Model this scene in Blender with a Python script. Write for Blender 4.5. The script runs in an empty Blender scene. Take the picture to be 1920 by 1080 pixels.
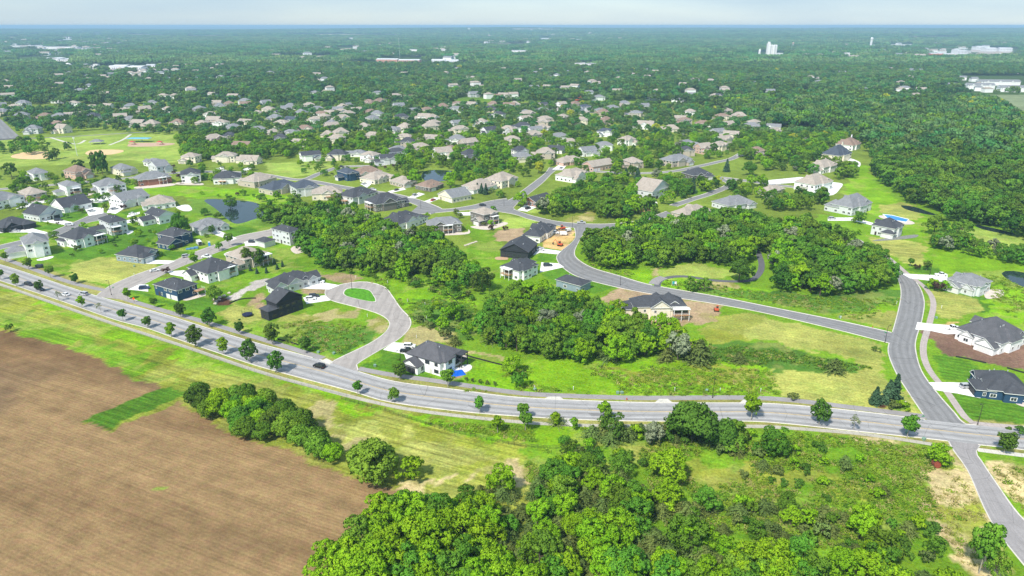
import bpy, bmesh, math, random
import numpy as np
from mathutils import Vector, Matrix
from mathutils.geometry import tessellate_polygon
R = math.radians
random.seed(7); RNG = np.random.default_rng(11)
SC = bpy.context.scene; COL = SC.collection
# ------------------------------------------------------------------ camera, sky, sun, exposure
CAM_H = 120.0; FPX = 1300.0; TH = R(20.74)
cam = bpy.data.cameras.new("camera"); cam.sensor_width = 36; cam.lens = FPX/1920*36
cam.clip_start = 1; cam.clip_end = 90000
camo = bpy.data.objects.new("camera", cam); COL.objects.link(camo); SC.camera = camo
camo.location = (0, 0, CAM_H); camo.rotation_euler = (R(90)-TH, 0, 0)
SUN_EL = R(50); SUN_AZ = R(214)          # compass azimuth measured from +Y clockwise: from the left and a little behind the camera
w = bpy.data.worlds.new("World"); SC.world = w; w.use_nodes = True
nt = w.node_tree; sky = nt.nodes.new("ShaderNodeTexSky"); sky.sky_type = 'NISHITA'; sky.sun_disc = False
sky.sun_elevation = SUN_EL; sky.sun_rotation = SUN_AZ; sky.air_density = 1.0; sky.dust_density = 0.4; sky.ozone_density = 2.5; sky.altitude = 200
bgn = nt.nodes['Background']; bgn.inputs['Strength'].default_value = 0.12; vl = nt.nodes.new('ShaderNodeMix'); vl.data_type = 'RGBA'; vl.inputs[7].default_value = (2.5, 3.45, 4.35, 1)   # thin high cloud over the clear sky
tg = nt.nodes.new('ShaderNodeTexCoord'); mg = nt.nodes.new('ShaderNodeMapping'); mg.inputs['Scale'].default_value = (1, 1, 9); nt.links.new(tg.outputs['Generated'], mg.inputs[0])
cn = nt.nodes.new('ShaderNodeTexNoise'); cn.inputs['Scale'].default_value = 2.2; cn.inputs['Detail'].default_value = 6; nt.links.new(mg.outputs[0], cn.inputs[0])
cr0 = nt.nodes.new('ShaderNodeMapRange'); cr0.inputs[1].default_value = .35; cr0.inputs[2].default_value = .65; cr0.inputs[3].default_value = .62; cr0.inputs[4].default_value = .86; nt.links.new(cn.outputs[0], cr0.inputs[0]); nt.links.new(cr0.outputs[0], vl.inputs[0])
nt.links.new(sky.outputs[0], vl.inputs[6]); nt.links.new(vl.outputs[2], bgn.inputs[0])
sl = bpy.data.lights.new("sun", 'SUN'); sl.energy = 3.7; sl.angle = R(5); sl.color = (1.0, 0.95, 0.865)
so = bpy.data.objects.new("sun", sl); COL.objects.link(so)
sdir = Vector((math.sin(SUN_AZ)*math.cos(SUN_EL), math.cos(SUN_AZ)*math.cos(SUN_EL), math.sin(SUN_EL)))
so.rotation_euler = sdir.to_track_quat('Z', 'Y').to_euler(); so.location = (0, 0, 300)
SC.view_settings.view_transform = 'Standard'; SC.view_settings.look = 'None'
SC.view_settings.exposure = 0.62; SC.view_settings.gamma = 1; SC.view_settings.use_curve_mapping = False
SC.render.engine = 'CYCLES'
SC.cycles.max_bounces = 5; SC.cycles.diffuse_bounces = 3; SC.cycles.transmission_bounces = 3; SC.cycles.transparent_max_bounces = 4
SC.cycles.volume_bounces = 0
ST, CT = math.sin(TH), math.cos(TH)
def gp(px, py):
    """where the camera's line through a measured point meets the ground"""
    v = py-540.0; dy = FPX*CT + (-v)*ST*1.0; dz = -FPX*ST - v*CT
    t = CAM_H/(-dz); return ((px-960.0)*t, dy*t)
def gps(L): return np.array([gp(x, y) for x, y in L])
def scale_at(y): return FPX/(y*CT+CAM_H*ST)
# ------------------------------------------------------------------ helpers
ONES = "zeroth first second third fourth fifth sixth seventh eighth ninth tenth eleventh twelfth thirteenth fourteenth fifteenth sixteenth seventeenth eighteenth nineteenth".split()
TENS = ["", "", "twenty", "thirty", "forty", "fifty", "sixty", "seventy", "eighty", "ninety"]
TENTH = ["", "", "twentieth", "thirtieth", "fortieth", "fiftieth", "sixtieth", "seventieth", "eightieth", "ninetieth"]
def ordn(n):
    if n < 20: return ONES[n]
    return TENTH[n//10] if n % 10 == 0 else TENS[n//10]+"-"+ONES[n % 10]
MATS = {}
def nodes(m):
    m.use_nodes = True; return m.node_tree.nodes, m.node_tree.links
def mat(name, col, rough=0.85, var=0.12, scale=3.0, metal=0.0, spec=0.3, bump=0.0, coord='Object'):
    if name in MATS: return MATS[name]
    m = bpy.data.materials.new(name); N, L = nodes(m); b = N['Principled BSDF']
    b.inputs['Roughness'].default_value = rough; b.inputs['Metallic'].default_value = metal
    b.inputs['Specular IOR Level'].default_value = spec
    tc = N.new('ShaderNodeTexCoord'); nz = N.new('ShaderNodeTexNoise'); nz.inputs['Scale'].default_value = scale; nz.inputs['Detail'].default_value = 5
    L.new(tc.outputs[coord], nz.inputs[0])
    mr = N.new('ShaderNodeMapRange'); mr.inputs['From Min'].default_value = .3; mr.inputs['From Max'].default_value = .7
    mr.inputs['To Min'].default_value = 1-var; mr.inputs['To Max'].default_value = 1+var; L.new(nz.outputs[0], mr.inputs[0])
    vm = N.new('ShaderNodeVectorMath'); vm.operation = 'SCALE'; vm.inputs[0].default_value = col[:3]
    L.new(mr.outputs[0], vm.inputs['Scale']); L.new(vm.outputs[0], b.inputs['Base Color'])
    if bump:
        bp = N.new('ShaderNodeBump'); bp.inputs['Strength'].default_value = bump; L.new(nz.outputs[0], bp.inputs['Height']); L.new(bp.outputs[0], b.inputs['Normal'])
    MATS[name] = m; return m
def mesh_np(name, V, F, mats=(), smooth=False, fmat=None):
    V = np.asarray(V, np.float32); F = np.asarray(F, np.int32); n = F.shape[1]
    me = bpy.data.meshes.new(name); me.vertices.add(len(V)); me.vertices.foreach_set('co', V.ravel())
    me.loops.add(F.size); me.loops.foreach_set('vertex_index', F.ravel())
    me.polygons.add(len(F)); me.polygons.foreach_set('loop_start', np.arange(0, F.size, n, dtype=np.int32))
    for m in mats: me.materials.append(m)
    if fmat is not None: me.polygons.foreach_set('material_index', np.asarray(fmat, np.int32))
    if smooth: me.polygons.foreach_set('use_smooth', np.ones(len(F), bool))
    me.update(calc_edges=True); return me
class MB:
    """collects boxes, prisms and loose faces into one mesh"""
    def __init__(s): s.v = []; s.f = []; s.m = []
    def face(s, pts, m=0):
        i = len(s.v); s.v += [tuple(p) for p in pts]; s.f.append(tuple(range(i, i+len(pts)))); s.m.append(m)
    def box(s, x0, y0, z0, x1, y1, z1, m=0, top=True, bot=True):
        p = [(x0,y0,z0),(x1,y0,z0),(x1,y1,z0),(x0,y1,z0),(x0,y0,z1),(x1,y0,z1),(x1,y1,z1),(x0,y1,z1)]
        i = len(s.v); s.v += p; q = [(0,1,5,4),(1,2,6,5),(2,3,7,6),(3,0,4,7)]
        if top: q.append((4,5,6,7))
        if bot: q.append((3,2,1,0))
        for a in q: s.f.append(tuple(i+k for k in a)); s.m.append(m)
    def bar(s, a, b, r, m=0, n=6, r2=None):
        a = Vector(a); b = Vector(b); d = (b-a).normalized(); r2 = r if r2 is None else r2
        t = d.orthogonal().normalized(); u = d.cross(t); i = len(s.v)
        for P, rr in ((a, r), (b, r2)):
            for k in range(n):
                q = 2*math.pi*k/n; s.v.append(tuple(P+t*math.cos(q)*rr+u*math.sin(q)*rr))
        for k in range(n): s.f.append((i+k, i+(k+1) % n, i+n+(k+1) % n, i+n+k)); s.m.append(m)
        s.f.append(tuple(i+n+k for k in range(n))); s.m.append(m); s.f.append(tuple(i+n-1-k for k in range(n))); s.m.append(m)
    def lathe(s, prof, m=0, n=16, c=(0, 0)):
        i = len(s.v)
        for r, z in prof:
            for k in range(n):
                q = 2*math.pi*k/n; s.v.append((c[0]+r*math.cos(q), c[1]+r*math.sin(q), z))
        for j in range(len(prof)-1):
            for k in range(n): s.f.append((i+j*n+k, i+j*n+(k+1) % n, i+(j+1)*n+(k+1) % n, i+(j+1)*n+k)); s.m.append(m)
        s.f.append(tuple(i+(len(prof)-1)*n+k for k in range(n))); s.m.append(m)
    def prism(s, prof, y0, y1, m=0, taper=0.0):
        """side outline prof=[(x,z)] extruded along y"""
        i = len(s.v); n = len(prof)
        for y in (y0, y1): s.v += [(x, y, z) for x, z in prof]
        for k in range(n): s.f.append((i+k, i+(k+1) % n, i+n+(k+1) % n, i+n+k)); s.m.append(m)
        s.f.append(tuple(i+n-1-k for k in range(n))); s.m.append(m); s.f.append(tuple(i+n+k for k in range(n))); s.m.append(m)
    def mesh(s, name, mats, smooth=False):
        me = bpy.data.meshes.new(name); me.from_pydata(s.v, [], s.f)
        for m in mats: me.materials.append(m)
        if len(mats) > 1: me.polygons.foreach_set('material_index', s.m)
        if smooth: me.polygons.foreach_set('use_smooth', [True]*len(s.f))
        me.update(); return me
def ob(name, me, parent=None, loc=(0, 0, 0), rz=0.0, sc=None):
    o = bpy.data.objects.new(name, me); COL.objects.link(o); o.location = loc
    if rz: o.rotation_euler = (0, 0, rz)
    if sc is not None: o.scale = sc
    if parent is not None: o.parent = parent
    return o
def tag(o, label, cat, group=None):
    o['label'] = label; o['category'] = cat
    if group: o['group'] = group
    return o
def thing(name, label, cat, loc=(0, 0, 0), rz=0.0, group=None):
    return tag(ob(name, None, None, loc, rz), label, cat, group)
def struct(o, kind='structure'): o['kind'] = kind; return o
def smooth_curve(P, step=2.0, closed=False):
    P = np.asarray(P, float); n = len(P); out = []
    for i in range(n if closed else n-1):
        if closed: a, b, c, d = P[i-1], P[i], P[(i+1) % n], P[(i+2) % n]
        else: a, b, c, d = P[max(i-1, 0)], P[i], P[i+1], P[min(i+2, n-1)]
        k = max(2, int(np.linalg.norm(c-b)/step)); t = np.linspace(0, 1, k, endpoint=False)[:, None]
        out.append(.5*((2*b)+(-a+c)*t+(2*a-5*b+4*c-d)*t*t+(-a+3*b-3*c+d)*t**3))
    if not closed: out.append(P[-1:])
    return np.vstack(out)
def resample(C, n):
    s = np.r_[0, np.cumsum(np.linalg.norm(np.diff(C, axis=0), axis=1))]; t = np.linspace(0, s[-1], n)
    return np.c_[np.interp(t, s, C[:, 0]), np.interp(t, s, C[:, 1])], s[-1]
def inpoly(X, Y, P):
    X = np.asarray(X); Y = np.asarray(Y); r = np.zeros(X.shape, bool); n = len(P); j = n-1
    bb = (X >= P[:, 0].min()) & (X <= P[:, 0].max()) & (Y >= P[:, 1].min()) & (Y <= P[:, 1].max())
    if not bb.any(): return r
    x = X[bb]; y = Y[bb]; c = np.zeros(x.shape, bool)
    for i in range(n):
        xi, yi = P[i]; xj, yj = P[j]
        if yi != yj: c ^= ((yi > y) != (yj > y)) & (x < (xj-xi)*(y-yi)/(yj-yi)+xi)
        j = i
    r[bb] = c; return r
def vnoise(X, Y, s, seed=0):
    """smooth value noise, 0..1"""
    g = np.random.default_rng(seed).random((128, 128)); x = X/s; y = Y/s
    i = np.floor(x).astype(int); j = np.floor(y).astype(int); fx = x-i; fy = y-j; fx = fx*fx*(3-2*fx); fy = fy*fy*(3-2*fy)
    a = g[i % 128, j % 128]; b = g[(i+1) % 128, j % 128]; c = g[i % 128, (j+1) % 128]; d = g[(i+1) % 128, (j+1) % 128]
    return (a*(1-fx)+b*fx)*(1-fy)+(c*(1-fx)+d*fx)*fy
def fbm(X, Y, s, seed=0, o=4):
    r = 0; a = .5; t = 0
    for k in range(o): r = r+a*vnoise(X+17*k, Y+31*k, s/2**k, seed+k); t += a; a *= .5
    return r/t
# ------------------------------------------------------------------ ground cover
GC = dict(meadow=(.27,.30,.04), lush=(.155,.285,.016), lawn=(.085,.195,.015), light=(.36,.37,.085), straw=(.52,.42,.21), dirt=(.36,.26,.155),
          brown=(.215,.13,.09), sand=(.62,.41,.17), weeds=(.095,.20,.025), park=(.29,.38,.065), woods=(.055,.095,.025), suburb=(.17,.235,.03),
          dry=(.38,.33,.14), reed=(.15,.27,.03), mulch=(.10,.05,.03), farm=(.20,.24,.12), gravel=(.42,.38,.34), bright=(.19,.355,.011))
COVER = [  # (cover, edge softness in metres, mowing streaks 0..1, outline measured on the ground)
 ('suburb',8,0,[(-300,190),(2200,190),(2200,330),(1650,330),(1500,420),(900,470),(-300,560)]),
 ('park',5,.5,[(-200,270),(60,262),(200,250),(330,250),(345,285),(330,306),(270,306),(220,300),(100,310),(-200,330)]),
 ('park',4,.3,[(505,305),(600,303),(625,312),(590,326),(540,333),(500,326)]),
 ('park',4,.3,[(700,285),(740,285),(735,298),(705,297)]),
 ('lush',5,.3,[(-60,420),(120,400),(300,395),(500,400),(560,470),(700,500),(900,470),(1010,500),(1120,560),(900,560),(300,500),(100,540),(-60,500)]),
 ('lawn',4,.3,[(95,478),(200,440),(290,415),(330,430),(250,470),(160,490)]),
 ('light',3,.4,[(130,497),(190,482),(240,487),(300,497),(230,523),(200,534),(130,520)]),
 ('lawn',3,.3,[(-10,420),(60,395),(130,372),(200,378),(170,395),(60,412)]),
 ('bright',4,.2,[(240,345),(330,350),(400,350),(520,360),(560,380),(520,392),(440,372),(380,372),(300,365),(240,355)]),
 ('reed',3,0,[(350,372),(400,372),(440,392),(520,392),(600,400),(540,430),(440,420),(400,405),(360,398)]),
 ('lawn',2,.3,[(110,434),(56,430),(100,420),(125,424)]), ('lawn',2,.3,[(108,404),(165,398),(140,415),(112,412)]),
 ('lawn',2,.3,[(225,398),(270,388),(278,392),(240,403)]),
 ('lawn',2,.4,[(295,480),(310,470),(360,472),(330,488)]), ('lush',2,.3,[(360,470),(410,460),(420,468),(395,476)]),
 ('lawn',2,.4,[(415,430),(450,425),(490,432),(442,445)]),
 ('lawn',3,.3,[(215,548),(270,556),(300,575),(400,590),(470,545),(420,530),(370,560),(330,570),(250,545)]),
 ('lush',3,.3,[(350,530),(450,520),(480,540),(400,560),(370,560)]),
 ('light',4,.5,[(395,590),(430,570),(500,570),(500,590),(600,585),(615,600),(560,650),(470,625),(420,612)]),
 ('lush',5,.3,[(430,610),(500,600),(560,600),(640,600),(700,650),(625,672),(520,640)]),
 ('dry',5,.1,[(548,608),(590,588),(640,576),(680,577),(665,590),(620,598),(570,615)]),
 ('weeds',4,.1,[(560,610),(620,610),(690,620),(700,640),(640,665),(580,640)]),
 ('dry',5,0,[(700,590),(725,605),(725,622),(700,635),(680,615)]),
 ('bright',5,.1,[(690,530),(760,505),(860,530),(890,560),(900,600),(870,640),(790,630),(772,600),(740,560),(722,535)]),
 ('weeds',5,0,[(760,560),(830,560),(900,590),(890,640),(840,640),(780,610)]),
 ('lush',4,.2,[(570,500),(700,500),(800,515),(860,540),(740,520),(600,508)]),
 ('dirt',4,0,[(590,515),(640,509),(668,515),(660,530),(620,528)]), ('dirt',3,0,[(480,555),(497,545),(500,560),(490,572),(462,570)]),
 ('mulch',2,0,[(395,562),(415,555),(440,560),(425,574),(402,573)]), ('gravel',2.5,0,[(420,560),(470,528),(500,522),(500,530),(470,545),(440,565)]),
 ('dirt',2.5,0,[(560,541),(610,541),(608,550),(565,550)]), ('dirt',2.5,0,[(480,572),(500,568),(500,590),(486,586)]),
 ('lawn',2.5,.3,[(672,688),(720,657),(757,665),(765,682),(830,712),(955,733),(830,715),(730,702)]),
 ('dry',3,.1,[(740,645),(765,618),(790,612),(850,628),(865,655),(960,675),(955,682),(870,665),(830,642),(775,645)]),
 ('lush',4,.2,[(860,668),(960,680),(965,735),(850,728)]), ('dirt',3,0,[(860,683),(882,690),(870,712),(848,710)]), ('dry',3,.1,[(868,690),(890,688),(880,705),(866,708)]),
 ('lush',4,.25,[(880,420),(905,430),(960,440),(940,470),(930,520),(990,540),(1030,540),(980,560),(900,560),(905,520),(885,480),(870,440)]),
 ('park',3,.3,[(910,425),(950,430),(1000,425),(1005,410),(950,402),(930,405)]), ('dirt',2.5,0,[(922,440),(935,430),(985,427),(980,440),(960,452),(925,450)]),
 ('sand',2.5,0,[(1015,430),(1040,422),(1072,427),(1078,445),(1060,470),(1010,462)]), ('dirt',3,0,[(1035,430),(1070,428),(1072,442),(1040,445)]),
 ('lawn',2,.3,[(1012,476),(1046,478),(1047,491),(1005,490)]), ('lawn',2.5,.3,[(1015,512),(1058,503),(1100,525),(1160,538),(1120,552),(1040,530)]),
 ('dirt',4,0,[(1140,560),(1165,537),(1205,540),(1350,572),(1345,595),(1310,612),(1270,612),(1290,640),(1260,640),(1180,600)]),
 ('sand',3,0,[(1180,590),(1285,594),(1275,604),(1190,600)]),
 ('bright',4,.1,[(1078,480),(1120,505),(1260,542),(1440,570),(1660,612),(1690,570),(1690,540),(1600,550),(1450,545),(1300,520),(1200,505),(1100,490)]),
 ('weeds',5,0,[(1300,540),(1440,548),(1690,545),(1690,570),(1560,590),(1440,568),(1300,545)]),
 ('light',4,.3,[(1560,595),(1690,582),(1676,620),(1660,618)]),
 ('park',4,.1,[(1225,510),(1300,495),(1370,505),(1400,515),(1340,522),(1240,518)]), ('dry',4,0,[(1220,505),(1240,500),(1235,515),(1222,525)]), ('dry',4,0,[(1290,527),(1380,525),(1390,540),(1310,540)]),
 ('light',5,.3,[(1345,590),(1450,597),(1655,645),(1668,690),(1730,775),(1700,775),(1600,762),(1475,745),(1450,690),(1640,690),(1560,660),(1400,640),(1340,620)]),
 ('meadow',5,.1,[(1330,590),(1420,590),(1410,640),(1330,650)]),
 ('weeds',4,.05,[(1320,640),(1400,645),(1500,655),(1640,690),(1600,697),(1450,695),(1330,680)]),
 ('bright',4,.25,[(870,700),(960,680),(1000,670),(1150,672),(1330,675),(1440,690),(1462,742),(1200,745),(1000,738),(860,730)]),
 ('meadow',6,.2,[(1140,690),(1260,695),(1250,715),(1150,710)]), ('meadow',6,.2,[(1300,690),(1420,695),(1430,715),(1300,715)]),
 ('mulch',2,0,[(1630,745),(1690,745),(1690,760),(1640,762)]), ('reed',2,0,[(1660,752),(1700,752),(1704,766),(1670,766)]),
 ('brown',3,0,[(1742,620),(1800,622),(1880,650),(1935,640),(1960,700),(1880,690),(1800,673),(1752,662),(1745,645)]), ('sand',2,0,[(1750,607),(1795,603),(1795,611),(1755,611)]),
 ('lawn',2.5,.8,[(1740,665),(1760,662),(1830,685),(1822,718),(1780,717),(1757,702)]), ('lawn',2.5,.8,[(1780,737),(1840,746),(1920,757),(1960,760),(1960,800),(1850,796),(1815,780)]),
 ('lawn',3,.3,[(1700,525),(1775,528),(1840,560),(1960,600),(1960,620),(1870,600),(1790,570),(1745,540)]),
 ('light',3,.6,[(1745,545),(1800,555),(1835,562),(1838,590),(1800,600),(1755,597),(1750,570)]),
 ('bright',4,.3,[(1840,560),(1960,570),(1960,640),(1900,632),(1860,600)]),
 ('light',3,.9,[(1615,440),(1680,447),(1725,455),(1745,480),(1740,500),(1690,495),(1650,465)]), ('lawn',3,.3,[(1700,505),(1760,500),(1775,515),(1720,510)]),
 ('bright',5,.2,[(1600,310),(1625,310),(1640,340),(1680,375),(1720,400),(1830,425),(1960,460),(1960,590),(1840,545),(1760,500),(1745,480),(1725,440),(1680,425),(1620,395),(1580,360)]),
 ('light',5,.2,[(1640,385),(1700,380),(1730,405),(1700,410),(1660,398)]), ('park',5,.2,[(1830,425),(1960,450),(1960,500),(1840,470),(1780,440)]),
 ('park',3,.2,[(985,390),(1015,392),(1010,402),(990,400)]), ('dry',3,.1,[(1055,410),(1100,395),(1115,400),(1110,415),(1065,416)]),
 ('sand',2,0,[(1200,392),(1225,388),(1222,398),(1205,402)]),
 ('meadow',4,.2,[(1170,335),(1230,330),(1250,340),(1200,345)]), ('lush',4,.2,[(1290,345),(1345,365),(1280,382),(1240,385)]),
 ('gravel',3,0,[(1210,220),(1000,205),(1010,198),(1210,208)]), ('park',4,.2,[(1000,215),(1160,212),(1220,225),(1120,222)]), ('dirt',4,0,[(980,192),(1260,200),(1260,206),(980,200)]),
 ('farm',12,.3,[(1730,178),(2300,178),(2300,186),(1860,196),(1780,182)]), ('farm',12,.2,[(1860,196),(2300,186),(2300,245),(1930,238)]),
 ('park',8,.1,[(1870,260),(2000,258),(2000,270),(1880,268)]), ('park',5,.2,[(1425,150),(1432,150),(1432,159),(1425,159)]),
 # meadow south of the boulevard
 ('meadow',6,.8,[(-700,440),(0,540),(140,584),(350,653),(480,698),(640,742),(805,778),(960,800),(1100,806),(1200,860),(1200,1400),(-900,1400),(-900,500)]),
 ('bright',5,.5,[(55,552),(170,590),(350,653),(480,698),(640,745),(720,775),(660,770),(560,735),(350,675),(160,605),(70,570)]),
 ('lush',8,.8,[(-50,580),(60,590),(150,615),(260,665),(330,720),(250,700),(150,665),(0,618),(-50,610)]),
 ('bright',5,.3,[(640,748),(730,770),(830,790),(960,797),(1130,800),(1100,830),(1050,842),(960,834),(830,804),(730,774)]),
 ('dry',8,.5,[(540,745),(600,755),(680,790),(760,830),(700,840),(600,800)]), ('light',8,.9,[(640,780),(760,810),(900,850),(980,870),(860,880),(740,840)]),
 ('straw',6,.3,[(900,880),(950,860),(1000,868),(1000,905),(960,912),(900,905)]), ('straw',5,.2,[(740,915),(800,905),(860,888),(830,905),(770,935)]),
 ('lush',6,.3,[(980,850),(1100,830),(1200,800),(1560,812),(1780,842),(1800,880),(1740,900),(1760,980),(1700,1060),(1400,1100),(1000,1100),(1000,900)]),
 ('meadow',6,.2,[(1140,830),(1250,850),(1400,870),(1500,900),(1450,930),(1330,900),(1200,870)]), ('meadow',6,.2,[(1440,880),(1530,880),(1640,900),(1600,930),(1470,920)]),
 ('straw',4,.1,[(1590,822),(1650,820),(1700,838),(1680,846),(1620,834)]),
 ('straw',5,.35,[(1720,890),(1780,850),(1797,855),(1820,895),(1850,960),(1885,1030),(1920,1100),(1860,1100),(1780,1030),(1745,960)]),
 ('light',6,.2,[(1700,870),(1760,860),(1790,880),(1740,890)]), ('meadow',6,.2,[(1760,930),(1800,940),(1850,1000),(1800,1010)]),
 ('straw',5,.3,[(1838,862),(1960,880),(2100,900),(2100,1010),(1930,975),(1905,960),(1872,908)]), ('lush',3,.2,[(1838,848),(1960,862),(1960,885),(1850,862)]),
]
VERGE = []   # strips painted beside the paths
FIELD1 = [(-900,480),(0,621),(60,634),(110,648),(200,681),(290,721),(316,742),(262,775),(200,805),(150,790),(152,795),(185,808),(205,812),(262,785),(330,752),(352,772),(400,798),(470,828),(520,845),(560,862),(640,888),(700,906),(760,925),(780,950),(650,1080),(560,1400),(-900,1400)]
GRASSTRIP = [(146,790),(178,778),(250,750),(316,728),(330,742),(318,750),(262,778),(205,808),(178,806)]

SH = [(118,116,40,7,'met','long white sheds left of the dome',2),(100,115,20,6,'met','small white shed far left',1),(215,131,14,8,'cw','white building left of the warehouse',1),(245,131,60,8,'met','long white warehouse in the trees',2),(285,127,16,6,'met','small white hall beside the warehouse',1),(182,129,9,9,'cw','narrow white house near the dome',1),(748,118,82,7,'brk','long brick school with pale roof in the distant trees',2),(835,117,50,5,'met','pale sheds right of the brick school',2),
 (1097,125,40,7,'cw','long cream apartment block in the distance',2),(1763,107,48,7,'red','long red-roofed building on the right skyline',2),(1802,101,30,8,'met','white warehouse right of the red building',2),(1836,93,22,6,'met','white shed at the far right, first',1),(1853,96,20,6,'met','white shed at the far right, second',1),(1881,96,24,6,'met','white shed at the far right, third',1),(1587,107,9,8,'cw','small white church block on the right',1),
 (776,100,14,7,'cw','white hall beside the thin mast',1),(828,98,22,5,'cw','low white hall right of the mast',1),(975,101,32,6,'cw','pale hall in the middle distance',1),(52,90,60,4,'cw','pale row of houses on the left ridge',1),(115,92,70,4,'cw','long pale row of sheds on the left ridge',1),(185,70,16,4,'met','white shed near the left horizon',1),(130,78,20,4,'met','white shed under the left mast',1),(660,77,8,6,'cw','white silo far left of centre',1),(1022,76,20,4,'met','low sheds on the blue ridge',1),(1290,101,9,5,'cw','tiny white house in the forest',1),(1705,100,10,5,'cw','pale house left of the red building',1),(1690,87,50,3,'cw','pale row of roofs right of the water tower',1)]
COVER += [('gravel', 6, 0, [(p-w_/2-4, y-2), (p+w_/2+4, y-2), (p+w_/2+6, y+5), (p-w_/2-6, y+5)]) for p, y, w_, *_r in SH if y > 85]
FARF = [[(-60,70),(75,70.5),(75,73),(-60,73)], [(235,69),(312,69.5),(312,73),(235,72)], [(355,71.5),(430,72),(430,75),(355,74)], [(530,69.5),(745,70.5),(760,73),(540,72.5)], [(0,95),(140,95),(150,98),(0,98)], [(1190,61.5),(1300,61.5),(1300,63.5),(1190,63.5)], [(960,64),(1060,64),(1060,66),(960,66)], [(1700,75),(1800,75),(1800,78),(1700,78)], [(1480,63),(1560,63),(1560,65),(1480,65)]]
GC['field'] = (.215,.132,.062)
COVER += [('field', 2.5, 1.0, FIELD1), ('lawn', 2.5, .8, GRASSTRIP), ('lush', 1.5, 0, [(288,918),(318,918),(320,924),(290,924)])]
GC['verge'] = (.30,.285,.085)
TOP = [(-160,452),(0,496),(137,541),(202,561),(312,591),(410,622),(480,643),(560,664),(620,680),(662,694),(742,716),(855,731),(960,744.5),(1080,751),(1200,755),(1330,756),(1440,757),(1565,767),(1680,780),(1737,787),(1815,796),(1920,805),(2120,826)]
BOT = [(-160,474),(0,526),(120,566),(215,599),(275,615),(337,637),(405,660),(480,685),(560,707),(655,732),(730,753),(855,770),(960,779),(1080,786),(1200,789),(1330,789.5),(1440,791),(1615,809),(1747,823),(1840,834),(1920,843),(2120,872)]
COVER += [('verge', 1.0, .1, TOP+[(x, y-9) for x, y in TOP[::-1]]), ('verge', 1.0, .1, BOT+[(x, y+10) for x, y in BOT[::-1]]),
  ('verge', 1.5, .1, [(-160,425),(0,478),(137,521),(200,540),(200,550),(137,536),(0,492),(-160,445)])]
def cover_colors(X, Y):
    """blend the land covers over ground points; outlines wander a little so no edge is ruled"""
    C = np.empty(X.shape+(3,)); far = np.clip((Y-1150)/250, 0, 1)[..., None]; near = np.array(GC['lush']); wd = np.array(GC['woods'])
    n0 = fbm(X, Y, 60, 3)[..., None]
    C[:] = near*(.8+.4*n0)*(1-far)+wd*(.8+.4*n0)*far
    S = np.full(X.shape, .15); soil = np.zeros(X.shape)
    w1 = fbm(X, Y, 14, 5, 3)-.5; w2 = fbm(X+500, Y, 14, 6, 3)-.5; f1 = fbm(X, Y, 4, 8, 2)-.5; f2 = fbm(X, Y+300, 4, 9, 2)-.5
    for cls, soft, st, out in COVER:
        P = gps(out); amp = soft*2.2
        m = inpoly(X+w1*amp*1.3+f1*soft*1.2, Y+w2*amp*1.3+f2*soft*1.2, P)
        if not m.any(): continue
        col = np.array(GC[cls]); g = (fbm(X[m], Y[m], 22, hash(cls) % 97 if False else len(cls)*7+int(soft), 4)-.5)[:, None]
        C[m] = col*(1+.7*g)
        if cls in ('dirt', 'straw', 'dry', 'sand'):      # ragged growth coming through
            h = fbm(X[m], Y[m], 7, 21, 4); k = np.clip((h-.56)/.08, 0, 1)[:, None]*(.75 if cls in ('straw', 'dry') else .35)
            C[m] = C[m]*(1-k)+np.array(GC['meadow'])*.8*k
        if cls in ('bright', 'lush', 'weeds', 'meadow', 'park', 'light'):
            h = fbm(X[m], Y[m], 9, 33, 5)*.7+fbm(X[m]*.4+Y[m]*.15, Y[m]*2, 5, 34, 3)*.3; k = np.clip((h-.50)/.06, 0, 1)[:, None]*.42
            C[m] = C[m]*(1-k)+C[m]*np.array([.55, .72, .6])*k
            h = fbm(X[m]+90, Y[m], 16, 44, 4)*.6+fbm(X[m], Y[m], 4, 45, 3)*.4; k = np.clip((h-.54)/.07, 0, 1)[:, None]*.42
            C[m] = C[m]*(1-k)+np.array([.33, .33, .09])*k
        if cls == 'field':
            h = fbm(X[m]*.41+Y[m]*.91*2.2, Y[m]*.4-X[m]*.2, 60, 55, 4); k = np.clip((h-.4)/.25, 0, 1)[:, None]
            C[m] = C[m]*(1-k)*.80+np.array([.275, .180, .085])*k
            h = fbm(X[m], Y[m], 38, 66, 3); k = np.clip((h-.5)/.2, 0, 1)[:, None]; C[m] = C[m]*(1-k)+np.array([.160, .105, .060])*k
            soil[m] = 1
        elif st > 0 or True: soil[m] = 0
        S[m] = st*(.30 if cls == 'field' else 1)
    return C, S, soil
def grid(x0, y0, nx, ny, d, hole=None, zf=None):
    X, Y = np.meshgrid(x0+np.arange(nx+1)*d, y0+np.arange(ny+1)*d)
    I, J = np.meshgrid(np.arange(nx), np.arange(ny)); a = (J*(nx+1)+I)
    F = np.stack([a, a+1, a+nx+2, a+nx+1], -1).reshape(-1, 4)
    if hole:
        cx = x0+(I+.5)*d; cy = y0+(J+.5)*d
        k = ((cx > hole[0]) & (cx < hole[2]) & (cy > hole[1]) & (cy < hole[3])).ravel(); F = F[~k]
    Z = zf(X, Y) if zf else np.zeros(X.shape)
    return X, Y, Z, F
def far_z(X, Y):
    d = np.maximum(np.maximum(np.abs(X)-3000, Y-3990), 0); k = np.clip((d-300)/4000, 0, 1)
    return np.minimum(115, k*(fbm(X, Y, 5200, 71, 4)*120+fbm(X*.25, Y, 2600, 72, 3)*40-40).clip(0))
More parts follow.
